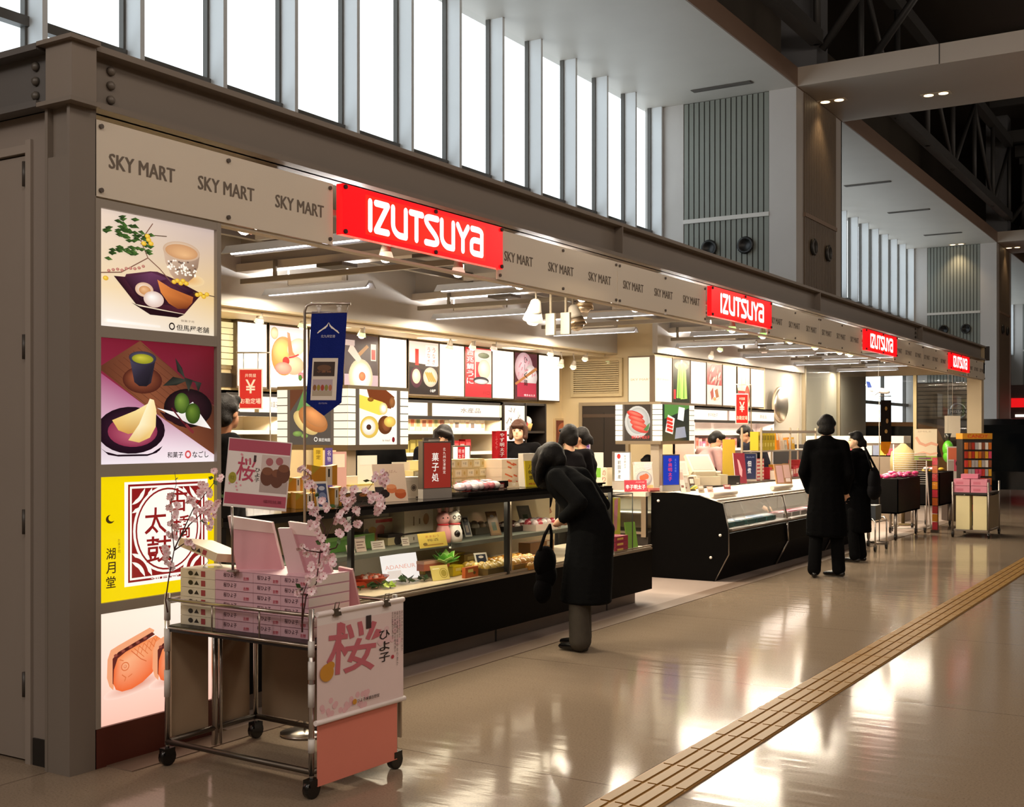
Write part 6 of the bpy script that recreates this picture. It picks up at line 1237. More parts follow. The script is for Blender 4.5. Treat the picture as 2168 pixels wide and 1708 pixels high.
# hanging scroll with the cherry character
t = thing('hanging_scroll', 'pale pink cloth scroll with a large brushed character hung on the cart side', 'scroll', (-3.42, 4.2, .34))
O = Vector((-3.437, 3.935, .345)); U = Vector((.026, .585, 0)); V = Vector((0, 0, .46))
n = U.cross(V).normalized()
m = MB(mat='cloth', col='f0d8d8'); m.prism([O+n*.003, O+U+n*.003, O+U+V+n*.003, O+V+n*.003], n*.003); m.build('cloth', t)
m = MB(mat='satin').plane(O+n*.0062, U, V)
m.rect(0, 0, 1, 1, 'f2dcdc'); m.rect(0, .90, 1, 1, 'f6ecec')
random.seed(4)
for k in range(26): x, y = random.uniform(.02, .6), random.uniform(.02, .17); m.ell(x, y, .025, .03, 'f0c0c8', 8)
for k in range(16): x, y = random.uniform(.7, .95), random.uniform(.55, .8); m.ell(x, y, .03, .03, 'f0ccd2', 8)
# brushed character, drawn stroke by stroke
R_ = 'd0707e'
m.text('桜', .38, .63, .50, R_, .56, bold=True, rot=-.06); m.A([(.24, .90), (.30, .87), (.30, .76), (.25, .80)], R_); m.A([(.66, .76), (.72, .74), (.70, .68), (.60, .66)], R_)
m.rect(.54, .78, .60, .91, '3a3032'); m.vtext('ひよ子', .76, .74, .40, '2a2224', .13, True); m.ell(.86, .44, .02, .02, 'c04050', 8)
for k in range(5): m.vtext('春の季節限定桜の香り豊か', .86+.028*k*1.0, .90, .90-.07*(4+k % 3*2), '5a4a4a', .018)
m.ell(.09, .44, .075, .085, 'd89838', 16); m.ell(.13, .50, .045, .04, 'd89838', 12)
m.ell(.40, .09, .025, .028, 'd89838', 10); m.text('ひよ子本舗吉野堂', .56, .09, .035, '3a2c2c', .26, bold=True)
m.build('artwork', t)
for z, e in ((.335, .02), (.808, .004)):
    p, q = O+n*.004-U*e, O+U*(1+e)+n*.004; p.z = q.z = z; MB(mat='satin', col='f2e6e4').cyl(p, q, .012, seg=10).build('rod', t)
for f in (.2, .78):
    p = O+U*f+n*.008; p.z = .81; k = thing('binder_clip', ['steel binder clip holding the scroll near the corner post', 'steel binder clip holding the scroll at its far end'][f > .5], 'clip', p)
    m = MB(mat='metal', col='8a7a68'); m.prism([p+Vector((-.014, -.022, -.02)), p+Vector((.014, -.022, -.02)), p+Vector((.004, -.022, .012)), p+Vector((-.004, -.022, .012))], (0, .044, 0)); m.build('body', k)
    m = MB(mat='metal', col='b0a498'); m.tube([p+Vector((0, -.012, .01)), p+Vector((.008, -.015, .04)), p+Vector((.008, .015, .04)), p+Vector((0, .012, .01))], .0025, seg=6); m.build('handle', k)
# boxes on the cart
def cart_box(x0, x1, y0, y1, z, h, kind, lab, grp):
    m = MB(mat='satin', col='e0b4c0' if kind == 'pink' else 'e8dcc4'); m.box(x0+.001, x1-.001, y0, y1, z, z+h-.0015)
    if kind == 'pink': m.box(x1-.001, x1-.0004, y0+.004, y1-.004, z+.003, z+h-.005, 'f0e4dc'); m.box(x0+.001, x1-.001, y0-.0003, y0+.001, z+h-.004, z+h-.0015, 'b88a98')
    o = m.build('sweets_box', None, ((x0+x1)/2, y0, z), lab, 'box', grp)
    m = MB(mat='satin').plane((x0, y0-.001, z), (x1-x0, 0, 0), (0, 0, h))
    if kind == 'pink': m.text('桜ひよ子', .40, .55, .46, '4a2a38', min(.5, .085/(x1-x0)), bold=True); m.text('吉野', .82, .30, .34, 'c0384e', min(.2, .036/(x1-x0)), bold=True)
    else: m.ell(.30, .5, .07, .26, '2a2420', 12); m.A([(.40, .3), (.54, .3), (.47, .75)], '2a2420'); m.rect(.60, .2, .72, .8, 'a84448')
    m.build('print', o)
    return o
xs = (-4.14, -3.895, -3.725, -3.56); bh_ = .0465
side = ('left', 'middle', 'right')
for r_ in range(6):
    for c_ in range(3):
        cart_box(xs[c_], xs[c_+1], 4.02, 4.31, .676+bh_*r_, bh_, 'pink', f'pink sweets box on the cart, {side[c_]} column, {["lowest", "second from bottom", "third from bottom", "fourth from bottom", "fifth from bottom", "topmost"][r_]}', 'pink sweets boxes on the cart')
    cart_box(-4.385, -4.15, 4.03, 4.25, .676+.0455*r_, .0455, 'cream', f'cream box with black and red marks, left cart stack, {["lowest", "second from bottom", "third from bottom", "fourth from bottom", "fifth from bottom", "topmost"][r_]}', 'cream sweets boxes on the cart')
p = Vector((-4.26, 4.12, .95)); m = MB(M=Matrix.Translation(p), mat='clear'); m.lathe((0, 0, 0), [(.05, .001), (.02, .03), (.05, .075)], seg=12); m.build('clear_riser', None, p, 'clear plastic riser under the tilted cream box', 'stand')
M = Matrix.Translation((-4.24, 4.08, 1.035)) @ Matrix.Rotation(math.radians(14), 4, 'Y') @ Matrix.Rotation(math.radians(-8), 4, 'X')
m = MB(M=M, mat='satin', col='e8d4b0'); m.box(-.13, .13, -.08, .14, -.02, .02); o = m.build('sweets_box', None, (-4.24, 4.08, 1.0), 'tilted cream sweets box propped above the left stack on the cart', 'box')
m = MB(M=M, mat='satin').plane((-.13, -.081, -.02), (.26, 0, 0), (0, 0, .04)); m.ell(.40, .5, .06, .3, '2a2420', 12); m.A([(.48, .25), (.60, .25), (.54, .75)], '2a2420'); m.rect(.64, .2, .74, .8, 'a84448'); m.build('print', o)
ZK = .676+bh_*6
def leaf_board(pts, T, lab, col, band, name='pink_sample_bag'):
    q = [at(x, y, T=T) for x, y in pts]; n_ = -(q[1]-q[0]).cross(q[3]-q[0]).normalized()
    m = MB(mat='satin', col=col); m.prism(q, n_*-.05); 
    if band: b0 = q[0].lerp(q[3], .22); b1 = q[1].lerp(q[2], .22); m.prism([q[0]+n_*.001, q[1]+n_*.001, b1+n_*.001, b0+n_*.001], n_*.001, band)
    c = (q[2]+q[3])/2; m.build(name, None, (c.x, c.y, c.z), lab, 'bag')
leaf_board([(482, 1092), (575, 1106), (600, 1210), (502, 1212)], 5.62, 'pink paper bag with a pale top standing behind the box stack, under the cherry board', 'd8a4ac', 'ecd4d0')
leaf_board([(610, 1104), (672, 1112), (706, 1222), (640, 1222)], 5.48, 'second pink paper bag behind the blossoms on the cart', 'd09aa6', 'ecd4d0')
leaf_board([(588, 1118), (616, 1118), (646, 1215), (610, 1215)], 5.46, 'pale pink leaflet standing between the two pink bags', 'e0c0c4', None, 'leaflet')
leaf_board([(716, 1200), (745, 1206), (762, 1290), (722, 1292)], 5.55, 'plain pink board leaning at the right end of the cart', 'd898a0', None, 'pink_board')
# cherry board on its pole
t = thing('cherry_board', 'pink and white picture board with a brushed character on a pole above the cart', 'sign board', at(492, 1206, T=5.52))
c = at(545, 1004, T=5.45); M = place(c.x, c.y, c.z, 31.7, 0, 5.2)
W_, H_ = .292, .318
m = MB(M=M, mat='satin', col='e8dcdc'); m.box(-W_/2, W_/2, 0, .008, -H_/2, H_/2); m.build('board', t)
m = MB(M=M, mat='satin'); m.plane((-W_/2+.004, -.0006, -H_/2+.004), (W_-.008, 0, 0), (0, 0, H_-.008))
m.rect(0, 0, 1, 1, 'f0e8e6'); m.rect(0, .82, 1, 1, 'b8566c'); m.rect(0, .03, 1, .20, 'b8566c'); m.rect(.55, .24, 1, .80, 'd8c8c4'); m.rect(.55, .24, 1, .42, 'b8a8a4')
for (x, y) in ((.66, .48), (.82, .46), (.92, .54)): m.ell(x, y, .11, .14, '6a4234', 18); m.ell(x, y+.08, .09, .06, '84543e', 16)
for (x, y) in ((.68, .70), (.84, .72)): m.ell(x, y, .06, .06, 'b06a70', 12)
R_ = 'c04a66'
m.text('桜', .31, .56, .36, R_, .30, bold=True, rot=-.05)
m.vtext('ひよ子', .50, .60, .38, '2a2024', .08, True); m.ell(.10, .42, .065, .085, 'a8a038', 16); m.text('限定', .10, .42, .06, '6a6010', .07); m.rect(.42, .68, .46, .78, '4a3a40')
for k in range(9): x, y = random.uniform(.04, .5), random.uniform(.24, .8); m.ell(x, y, .016, .016, 'e8a0b0', 8)
m.text('福岡銘菓', .78, .11, .05, '8a3a4c', .3); m.build('artwork', t)
m = MB(mat='metal', col='a89c94'); a = at(491, 1082, T=5.46); b = at(493, 1208, T=5.50); m.cyl(b, a+Vector((0, 0, .02)), .006, seg=8); m.lathe((b.x, b.y, b.z-.003), [(.03, 0), (.03, .006), (.006, .01)], seg=12); m.build('pole', t)
# blue banner on its floor stand behind the cart
t = thing('blue_banner', 'deep blue pointed cloth banner with white emblem hanging from a tall chrome stand', 'banner', (-4.15, 4.76, 0))
bx, by = -4.15, 4.76; rr = ray(645, 900); k_ = by/rr.y; bx = rr.x*k_; T_ = k_
top = at(645, 643, T=T_); M = place(bx, by, 0, 31.7)
m = MB(M=M, mat='metal', col='b8b0a8'); zt = top.z; m.tube([(0, 0, .02), (0, 0, zt-.04), (.012, 0, zt-.01), (.04, 0, zt), (.245, 0, zt)], .0075, seg=8); m.tube([(.0, 0, zt-.05), (.225, 0, zt-.045), (.23, 0, zt-.005)], .004, seg=6); m.lathe((0, 0, 0.001), [(.13, 0), (.13, .012), (.015, .025)], seg=20); m.build('stand', t)
x0, x1 = (660-645)*T_/F_PX, (735-645)*T_/F_PX; zb, zs_, zt2 = [at(645, y, T=T_).z for y in (880, 852, 660)]
sk = -.030
m = MB(M=M, mat='cloth', col='1c2a7a'); m.prism([(x0+sk, -.002, zs_), ((x0+x1)/2+sk, -.002, zb), (x1+sk, -.002, zs_), (x1, -.002, zt2), (x0, -.002, zt2)], (0, .003, 0)); m.build('cloth', t)
m = MB(M=M, mat='satin'); m.plane((x0+sk, -.0026, zb), (x1-x0, 0, 0), (-sk, 0, zt2-zb))
m.A([(.5, .90), (.47, .86), (.2, .79), (.19, .80), (.44, .87)], 'f0ece4'); m.A([(.5, .90), (.53, .86), (.80, .79), (.81, .80), (.56, .87)], 'f0ece4'); m.A([(.42, .855), (.22, .815), (.24, .81), (.44, .845)], 'f0ece4'); m.A([(.58, .855), (.78, .815), (.76, .81), (.56, .845)], 'f0ece4')
m.text('北九州空港', .5, .765, .028, 'd8d8e4', .4)
m.rect(.10, .15, .82, .555, 'e0d8cc'); m.rect(.14, .38, .74, .52, '3a2a24'); m.ell(.44, .46, .2, .03, '6a4a34', 14); m.text('小倉城', .44, .425, .02, 'a06a48', .4); m.rect(.14, .19, .70, .35, 'b8a8b0'); m.rect(.14, .19, .70, .24, 'b0a490')
for k in range(5): m.ell(.2+.11*k, .27, .05, .03, ('8a5a30', '9a8a30', 'a84030', '8a8a40', 'b87050')[k], 10)
m.text('IZUTSUYA', .46, .12, .014, 'a8a8c8', .24); m.build('print', t)
for f in (.2, .78):
    m = MB(M=M, mat='clear', col='ffffff'); x = x0+(x1-x0)*f; m.mat = 'satin'; m.ball((x, 0, zt2+.012), (.012, .006, .018), 'd8d4d0', seg=8, rings=6); m.ball((x-.008, -.004, zt2+.03), (.008, .005, .006), 'd8d4d0', seg=6, rings=5); m.ball((x+.008, -.004, zt2+.03), (.008, .005, .006), 'd8d4d0', seg=6, rings=5); m.build('clip', t)
# cherry sprays tied to the cart posts
def blossom_mesh():
    m = MB(mat='matte', col='f0c4cc')
    for k in range(5):
        a = 2*math.pi*k/5; d = Vector((math.cos(a), math.sin(a), .35)); s_ = Vector((-math.sin(a), math.cos(a), 0))
        c = Vector((0, 0, 0)); m.poly([c, c+d*.011+s_*.009, c+d*.020+s_*.006, c+d*.018, c+d*.020-s_*.006, c+d*.011-s_*.009], ('ffeaee', 'ffdce4', 'ffe6ea', 'fcd6e0', 'ffe8ec')[k])
    m.ball((0, 0, .003), .003, 'c04a68', seg=6, rings=4)
    return m
def spray(lab, ox, oy, sc, T0, stems, flowers, leaves_, seed, base):
    random.seed(seed); P = lambda q, j=0: at(ox+q[0]/sc, oy+q[1]/sc, T=T0+random.uniform(-j, j))
    t = thing('cherry_spray', lab, 'artificial flowers', base)
    m = MB(mat='matte', col='4a2a28')
    for st_ in stems:
        pts = [P(q, .01) for q in st_]; m.tube(pts, [max(.0012, .0042*(1-i/len(pts))) for i in range(len(pts))], seg=6)
    m.build('stem', t)
    first = None
    for q in flowers:
        for rep in range(3):
            p = P(q, .05)+Vector((random.uniform(-.016, .016), 0, random.uniform(-.018, .018))) if rep else P(q, .03)
            if first is None: o = blossom_mesh().build('blossom', t); first = o
            else: o = first.copy(); COL.objects.link(o); o.parent = t
            o.location = p-Vector(base)
            dv = (Vector((0, 0, 1.6))-p).normalized(); dv = (dv+Vector((random.uniform(-.8, .8), random.uniform(-.8, .8), random.uniform(-.7, .7)))).normalized()
            o.rotation_euler = dv.to_track_quat('Z', 'Y').to_euler(); s_ = random.uniform(.62, .98); o.scale = (s_,)*3
    for q in leaves_:
        p = P(q, .02); m = MB(mat='satin', col=random.choice(('3a5a2c', '2c4a22', '4a6a34')))
        for k in range(2):
            d = Vector((random.uniform(-1, 1), random.uniform(-1, 1), random.uniform(-.6, .8))).normalized()*.032; s_ = d.orthogonal().normalized()*.010; m.prism([p, p+d*.5+s_, p+d, p+d*.5-s_], (0, 0, .001))
        m.build('leaf', t)
# blossom mesh is made about the thing's base, so it is shifted there
_old = blossom_mesh
def blossom_mesh():
    m = _old(); b = BASE; m.v = [(x+b[0], y+b[1], z+b[2]) for x, y, z in m.v]; return m
BASE = tuple(zz(A_, .78)+Vector((0, -.02, 0)))
spray('pink artificial cherry spray rising from the left post of the cart', 340, 980, 5.69, 5.60,
      [[(85, 1800), (60, 1650), (100, 1380), (165, 1040), (135, 780), (130, 460), (190, 250), (170, 110)], [(165, 1040), (220, 920), (390, 560), (640, 240), (660, 120)], [(220, 920), (350, 740), (480, 620), (640, 490)], [(165, 1050), (300, 960)], [(130, 1150), (60, 1080)]],
      [(130, 430), (200, 500), (110, 560), (190, 620), (130, 700), (180, 780), (100, 850), (170, 880), (320, 950), (60, 1040), (90, 1090), (40, 1150), (120, 1220), (350, 430), (500, 270), (540, 310), (380, 470), (430, 560), (470, 390), (600, 350), (640, 100), (720, 210), (580, 480), (680, 480), (660, 600), (590, 560), (500, 580), (400, 690), (580, 640), (620, 740), (530, 690), (390, 1010)],
      [(190, 200), (640, 180), (680, 270), (210, 830), (480, 690), (730, 380)], 31, BASE)
BASE = tuple(zz(B_, .76)+Vector((.0, -.02, 0)))
spray('full pink artificial cherry spray tied to the near corner post of the cart', 600, 980, 5.023, 5.12,
      [[(200, 1800), (200, 1690), (240, 1420), (350, 1280), (390, 950), (430, 850), (520, 650), (600, 400), (860, 330), (1000, 150)], [(430, 850), (440, 700), (330, 480), (290, 130), (190, 50)], [(200, 1700), (205, 1400), (270, 1230)], [(390, 950), (560, 900), (650, 700), (850, 400)], [(250, 1400), (180, 1390)], [(600, 560), (720, 480), (980, 440)], [(390, 950), (250, 930), (180, 880)]],
      [(190, 60), (250, 140), (280, 210), (330, 250), (410, 400), (470, 500), (300, 470), (330, 520), (370, 580), (280, 670), (350, 650), (380, 770), (190, 880), (250, 930), (330, 950), (480, 920), (500, 1000), (530, 1050), (440, 1030), (300, 1100), (380, 1090), (310, 1180), (400, 1200), (260, 1250), (320, 1330), (150, 1390), (640, 290), (640, 380), (740, 310), (740, 400), (680, 460), (690, 420), (600, 560), (640, 620), (780, 530), (810, 640), (690, 680), (590, 740), (870, 290), (960, 370), (1040, 370), (990, 460), (1020, 500), (980, 120), (1080, 120), (1060, 200), (1100, 190), (930, 400), (570, 590), (450, 930)],
      [(300, 310), (330, 340), (580, 800), (620, 500), (340, 830), (190, 1330), (920, 190), (560, 470)], 32, BASE)
# ================================================================== people
def grow(parts, name, parent, mt, col, voxel=.014, smooth=6, paint=None):
    """one continuous surface grown over tapered limbs: parts are chains of (point, radius | (rx, ry, rz)) and single ellipsoids"""
    m = MB(mat=mt, col=col)
    for ch in parts:
        pts = [(Vector(p), (r if isinstance(r, tuple) else (r, r, r))) for p, r in ch]
        for i, (p, r) in enumerate(pts):
            m.ball(p, r, seg=14, rings=10)
            if i:
                q, s = pts[i-1]; n = max(1, int((p-q).length/max(.02, min(min(r), min(s))*.55)))
                for k in range(1, n): f = k/n; m.ball(q.lerp(p, f), tuple(s[j]+(r[j]-s[j])*f for j in range(3)), seg=12, rings=8)
    o = m.build(name, parent)
    rm = o.modifiers.new('remesh', 'REMESH'); rm.mode = 'VOXEL'; rm.voxel_size = voxel; rm.use_smooth_shade = True
    sm = o.modifiers.new('smooth', 'SMOOTH'); sm.iterations = smooth; sm.factor = .5
    dg = bpy.context.evaluated_depsgraph_get(); me = bpy.data.meshes.new_from_object(o.evaluated_get(dg))
    o.modifiers.clear(); old = o.data; o.data = me; bpy.data.meshes.remove(old)
    for a in list(me.color_attributes): me.color_attributes.remove(a)
    at_ = me.color_attributes.new('Col', 'BYTE_COLOR', 'CORNER')
    c = tuple(int(col[i:i+2], 16)/255 for i in (0, 2, 4))+(1.0,); buf = list(c)*len(me.loops); at_.data.foreach_set('color_srgb', buf)
    if not me.materials: me.materials.append(MATS[mt])
    for p in me.polygons: p.use_smooth = True; p.material_index = 0
    return o
def person(lab, x, y, face, H, pose, cloth, hair, skin='d8a888', vox=.014, z0=0.0, parts=('legs', 'shoes')):
    """face: heading in degrees (0 looks along +Y, 90 along -X). Joints are given for a 1.70 m figure in its own frame: +Y ahead, +X to its right"""
    t = thing('person', lab, 'person', (x, y, z0)); s = H/1.70
    R = Matrix.Translation((x, y, z0)) @ Matrix.Rotation(math.radians(face), 4, 'Z') @ Matrix.Scale(s, 4)
    J = dict(hipz=.90, hip=(0, 0, .92), waist=(0, .0, 1.08), chest=(0, 0, 1.28), neck=(0, -.01, 1.43), head=(0, .02, 1.58),
             shL=(-.185, 0, 1.39), elL=(-.24, -.03, 1.12), haL=(-.23, .06, .88), shR=(.185, 0, 1.39), elR=(.24, -.03, 1.12), haR=(.23, .06, .88),
             knL=(-.09, .02, .50), anL=(-.095, -.02, .09), knR=(.09, .02, .50), anR=(.095, -.02, .09), look=(0, 1, 0), hipL=(-.085, 0, .88), hipR=(.085, 0, .88), footL=0, footR=0)
    J.update(pose)
    V = lambda p: R @ Vector(p)
    rs = lambda r: (r*s if not isinstance(r, tuple) else tuple(q*s for q in r))
    g = lambda chs, nm, mt, col, vx=vox, sm=5, par=t: grow([[(V(p), rs(r)) for p, r in ch] for ch in chs], nm, par, mt, col, vx, sm)
    look = Vector(J['look']).normalized(); hd = Vector(J['head']); up = Vector(J.get('hup', (0, 0, 1))); rt = look.cross(up).normalized(); up = rt.cross(look).normalized()
    hp = lambda a, b, c: tuple(hd+rt*a+look*b+up*c)
    # the body: one continuous surface with head, nose, chin, ears, hands and fingers
    ch = [[(J['hip'], .105), (J['waist'], .10), (J['chest'], (.125, .095, .085)), (J['neck'], .050), (hp(0, -.01, -.06), .05)],
          [(hp(0, -.01, .02), (.076, .088, .10))], [(hp(0, .03, -.04), (.058, .058, .062))], [(hp(0, .085, -.005), (.013, .018, .022))], [(hp(0, .062, -.075), (.03, .026, .024))],
          [(hp(-.076, -.005, -.01), (.012, .02, .03))], [(hp(.076, -.005, -.01), (.012, .02, .03))], [(hp(0, .078, -.045), (.024, .012, .009))]]
    for L in 'LR':
        ch.append([(J['hip'+L], .062), (J['kn'+L], .048), (J['an'+L], .036)])
        ch.append([(J['sh'+L], .058), (J['el'+L], .043), (J['ha'+L], .028)])
        e, h = Vector(J['el'+L]), Vector(J['ha'+L]); d = (h-e).normalized(); sd = d.cross(Vector((0, 0, 1))); sd = sd.normalized() if sd.length > .1 else Vector((0, 1, 0)); nn = sd.cross(d)
        if not J.get('nohands'):
            ch.append([(tuple(h), .026), (tuple(h+d*.07), .032)])
            for k in range(4):
                b = h+d*.085+sd*(.030-.020*k); ln = (.062, .072, .068, .05)[k]; ch.append([(tuple(b), .010), (tuple(b+d*ln*.5-nn*.008), .009), (tuple(b+d*ln*.8-nn*.03), .008)])
            ch.append([(tuple(h+d*.03+sd*.03), .012), (tuple(h+d*.065+sd*.055-nn*.01), .010), (tuple(h+d*.10+sd*.05-nn*.02), .009)])
    g(ch, 'body', 'skin', skin, min(vox, .0115) if not J.get('coarse') else vox, 3)
    if not J.get('noface'):
        for sx in (-1, 1):
            MB(mat='gloss', col='1c1210').ball(V(hp(sx*.032, .073, .012)), (.010*s, .010*s, .005*s), seg=10, rings=6).build('eye', t)
            MB(mat='matte', col='2a1a14').tube([V(hp(sx*.016, .079, .034)), V(hp(sx*.034, .076, .038)), V(hp(sx*.05, .062, .034))], .0035*s, seg=5).build('eyebrow', t)
        MB(mat='matte', col='b06458').tube([V(hp(-.020, .076, -.052)), V(hp(0, .086, -.050)), V(hp(.020, .076, -.052))], .0045*s, seg=6).build('lips', t)
    # hair
    hc = [[(hp(0, -.022, .040), (.088, .098, .095))], [(hp(0, -.045, -.01), (.083, .075, .085))]]
    if hair[0] == 'short': hc += [[(hp(-.066, -.02, .035), .036)], [(hp(.066, -.02, .035), .036)], [(hp(-.035, .05, .088), .034), (hp(.035, .05, .088), .034)], [(hp(-.05, -.06, -.04), .04), (hp(.05, -.06, -.04), .04)]]
    if hair[0] == 'long':
        dn = Vector(J.get('hang', (0, 0, -1)))
        for sx in (-1, -.5, 0, .5, 1):
            a = Vector(hp(sx*.078, -.05+.04*abs(sx), .03)); hc.append([(tuple(a), .036), (tuple(a+dn*.13+rt*sx*.01), .034), (tuple(a+dn*hair[2]), .018)])
        for sx in (-1, 1):
            a = Vector(hp(sx*.080, .02, .045)); hc.append([(tuple(a), .026), (tuple(a+dn*.14), .026), (tuple(a+dn*hair[2]*.95), .014)])
        hc += [[(hp(-.05, .06, .085), (.03, .03, .025)), (hp(.05, .06, .085), (.03, .03, .025))]]
    if hair[0] == 'curtain':
        h0 = Vector(J['head']); o_ = lambda x, y, z: (h0.x+x, h0.y+y, h0.z+z)
        hc = [[(o_(0, -.01, .03), (.100, .115, .105))], [(o_(0, -.05, -.005), (.088, .07, .078))],
              [(o_(0, .03, .05), (.095, .06, .06)), (o_(0, .075, -.02), (.098, .050, .06)), (o_(0, .082, -.10), (.092, .042, .05)), (o_(0, .075, -.16), (.078, .030, .04)), (o_(0, .07, -.20), (.06, .016, .03))],
              [(o_(-.075, .0, .0), (.035, .07, .07)), (o_(-.085, .035, -.08), (.028, .055, .06)), (o_(-.08, .05, -.16), (.020, .040, .05))], [(o_(.075, .0, .0), (.035, .07, .07)), (o_(.085, .035, -.08), (.028, .055, .06)), (o_(.08, .05, -.16), (.020, .040, .05))]]
    if hair[0] == 'bob':
        hc += [[(hp(sx*.08, -.01+.02*q, .03-.05*q), .030) for q in range(3)] for sx in (-1, 1)]; hc += [[(hp(-.05, .068, .062), (.03, .026, .024)), (hp(.05, .068, .062), (.03, .026, .024))], [(hp(0, -.06, -.06), (.07, .05, .04))]]
    if hair[0] == 'tied': hc += [[(hp(-.04, .045, .088), (.04, .04, .025)), (hp(.04, .045, .088), (.04, .04, .025))], [(hp(0, -.115, -.02), .034), (hp(0, -.125, -.07), .024)], [(hp(-.066, -.02, .035), .034)], [(hp(.066, -.02, .035), .034)]]
    g(hc, 'hair', 'hair', hair[1], vox*.8, 3)
    # clothes
    for nm, mt, col, chains in cloth(J, hp): 
        tag(g(chains, nm, mt, col), None)
    return t
def sleeves(J, r=.064, cuff=.046, full=1.0):
    out = []
    for L in 'LR':
        e, h = Vector(J['el'+L]), Vector(J['ha'+L]); out.append([(J['sh'+L], r*1.12), (J['el'+L], r*.88), (tuple(e.lerp(h, full*.97)), cuff)])
    return out
def trousers(J, r=.092, hem=.062, col='141414', nm='trousers'):
    return (nm, 'cloth', col, ([[(J['hip'], (.15, .115, .10))]] if not J.get('hemc') and not J.get('coated') else [])+[[(tuple(Vector(J['hip'+L]).lerp(Vector(J['kn'+L]), .55 if J.get('hemc') or J.get('coated') else 0)), r*.85), (J['kn'+L], r*.78), (tuple(Vector(J['an'+L])+Vector((0, 0, .005))), hem)] for L in 'LR'])
def shoes(J, col='0c0b0b'):
    out = []
    for L in 'LR':
        a = Vector(J['an'+L]); f = math.radians(J['foot'+L]); d = Vector((math.sin(f), math.cos(f), 0)); b = Vector((a.x, a.y, .036)); out.append([(tuple(b-d*.04), (.036, .036, .034)), (tuple(b+d*.07), (.040, .040, .034)), (tuple(b+d*.16+Vector((0, 0, -.008))), (.034, .034, .026))])
    return ('shoes', 'gloss', col, out)
def coat(J, hem, r0, col='0f0f10', collar=True, lean=None):
    h, w_, c, n_ = Vector(J['hip']), Vector(J['waist']), Vector(J['chest']), Vector(J['neck']); hm = Vector(J.get('hemc', (h.x, h.y, hem))); hm.z = hem
    mid = h.lerp(hm, .5)
    ch = [[(tuple(hm), (r0[0], r0[1], .02)), (tuple(mid), (r0[0]*.95, r0[1]*.95, .06)), (tuple(h), (.185, .15, .09)), (tuple(w_), (.168, .138, .09)), (tuple(c), (.195, .148, .10)), (tuple(c.lerp(n_, .62)), (.145, .112, .085))]]
    ch += sleeves(J)
    ch.append([(J['shL'], .07), (tuple(c.lerp(n_, .7)), .085), (J['shR'], .07)])
    if collar: ch.append([(tuple(c.lerp(n_, .9)), (.092, .088, .05)), (tuple(n_+(n_-c).normalized()*.03), (.074, .072, .035))])
    return ('coat', 'cloth', col, ch)
# 1 woman stooping over the long counter, facing it
def w1(J, hp): return [coat(J, .36, (.205, .175), '111213'), trousers(J, .088, .085, '4a453e'), shoes(J)]
wp = dict(hip=(0, -.10, .90), waist=(0, -.045, 1.05), chest=(0, .085, 1.20), neck=(0, .205, 1.315), head=(0, .27, 1.405), look=(0, .70, -.62), hup=(0, .62, .72), hang=(0, .05, -1),
          shL=(-.165, .10, 1.275), elL=(-.235, -.165, 1.10), haL=(-.17, .03, .98), shR=(.165, .10, 1.275), elR=(.22, -.06, 1.06), haR=(.12, .14, .96), hipL=(-.085, -.08, .86), hipR=(.085, -.08, .86),
          knL=(-.08, -.03, .48), anL=(-.085, -.06, .08), knR=(.08, .03, .48), anR=(.085, .05, .08), hemc=(0, -.05, .36))
person('person in a long dark coat and grey trousers stooping over the display counter', -4.17, 7.70, 84, 1.70, wp, w1, ('curtain', '0c0a0a', .30))
p = Vector((-4.33, 7.46, .66)); t = thing('handbag', 'black handbag hanging at the front of the stooping person', 'bag', p); m = MB(mat='cloth', col='0b0a0b'); m.ball(p, (.06, .13, .12)); m.ball(p+Vector((0, .02, -.10)), (.06, .12, .10)); m.ball(p+Vector((0, -.03, -.2)), (.055, .10, .10)); m.build('bag', t); MB(mat='cloth', col='0e0c0c').tube([p+Vector((0, -.08, .08)), p+Vector((.02, -.04, .20)), p+Vector((.03, .02, .27)), p+Vector((.02, .06, .20)), p+Vector((0, .09, .08))], .012, seg=6).build('strap', t)
# 2 man in black seen from behind
def m1(J, hp): return [coat(J, .44, (.225, .165), '050506'), trousers(J, .098, .072, '0c0c0d'), shoes(J)]
person('person in a black knee-length coat seen from behind, arms hanging, before the chiller counters', -3.93, 13.0, 12, 1.80, dict(coated=1, shL=(-.165, 0, 1.375), shR=(.165, 0, 1.375), anL=(-.12, -.06, .08), knL=(-.10, .0, .50), anR=(.12, .06, .08), knR=(.10, .03, .5), elL=(-.235, -.03, 1.10), haL=(-.185, .10, .90), elR=(.235, -.03, 1.10), haR=(.185, .10, .90), footL=-5, footR=-60, noface=1), m1, ('short', '0a0908'))
# 3 woman beside him, face turned left
def w2(J, hp): return [coat(J, .40, (.20, .165), '050506'), trousers(J, .092, .075, '0c0c0d'), shoes(J)]
person('person in a black coat with tied hair beside the customer seen from behind', -4.08, 14.75, 80, 1.62, dict(coated=1, look=(-.55, .85, -.02), elL=(-.225, -.03, 1.10), haL=(-.17, .10, .92), elR=(.225, -.03, 1.10), haR=(.17, .10, .92)), w2, ('tied', '0b0909'), skin='e8c0a0')
p = Vector((-3.84, 14.66, 1.0)); t = thing('shoulder_bag', 'large dark shoulder bag at the back of the person with tied hair', 'bag', p); m = MB(mat='cloth', col='141416'); m.ball(p, (.07, .15, .19)); m.ball(p+Vector((0, 0, -.1)), (.08, .16, .12)); m.build('bag', t); MB(mat='cloth', col='101012').tube([p+Vector((0, -.1, .15)), p+Vector((-.1, -.04, .42)), p+Vector((0, .1, .15))], .014, seg=6).build('strap', t)
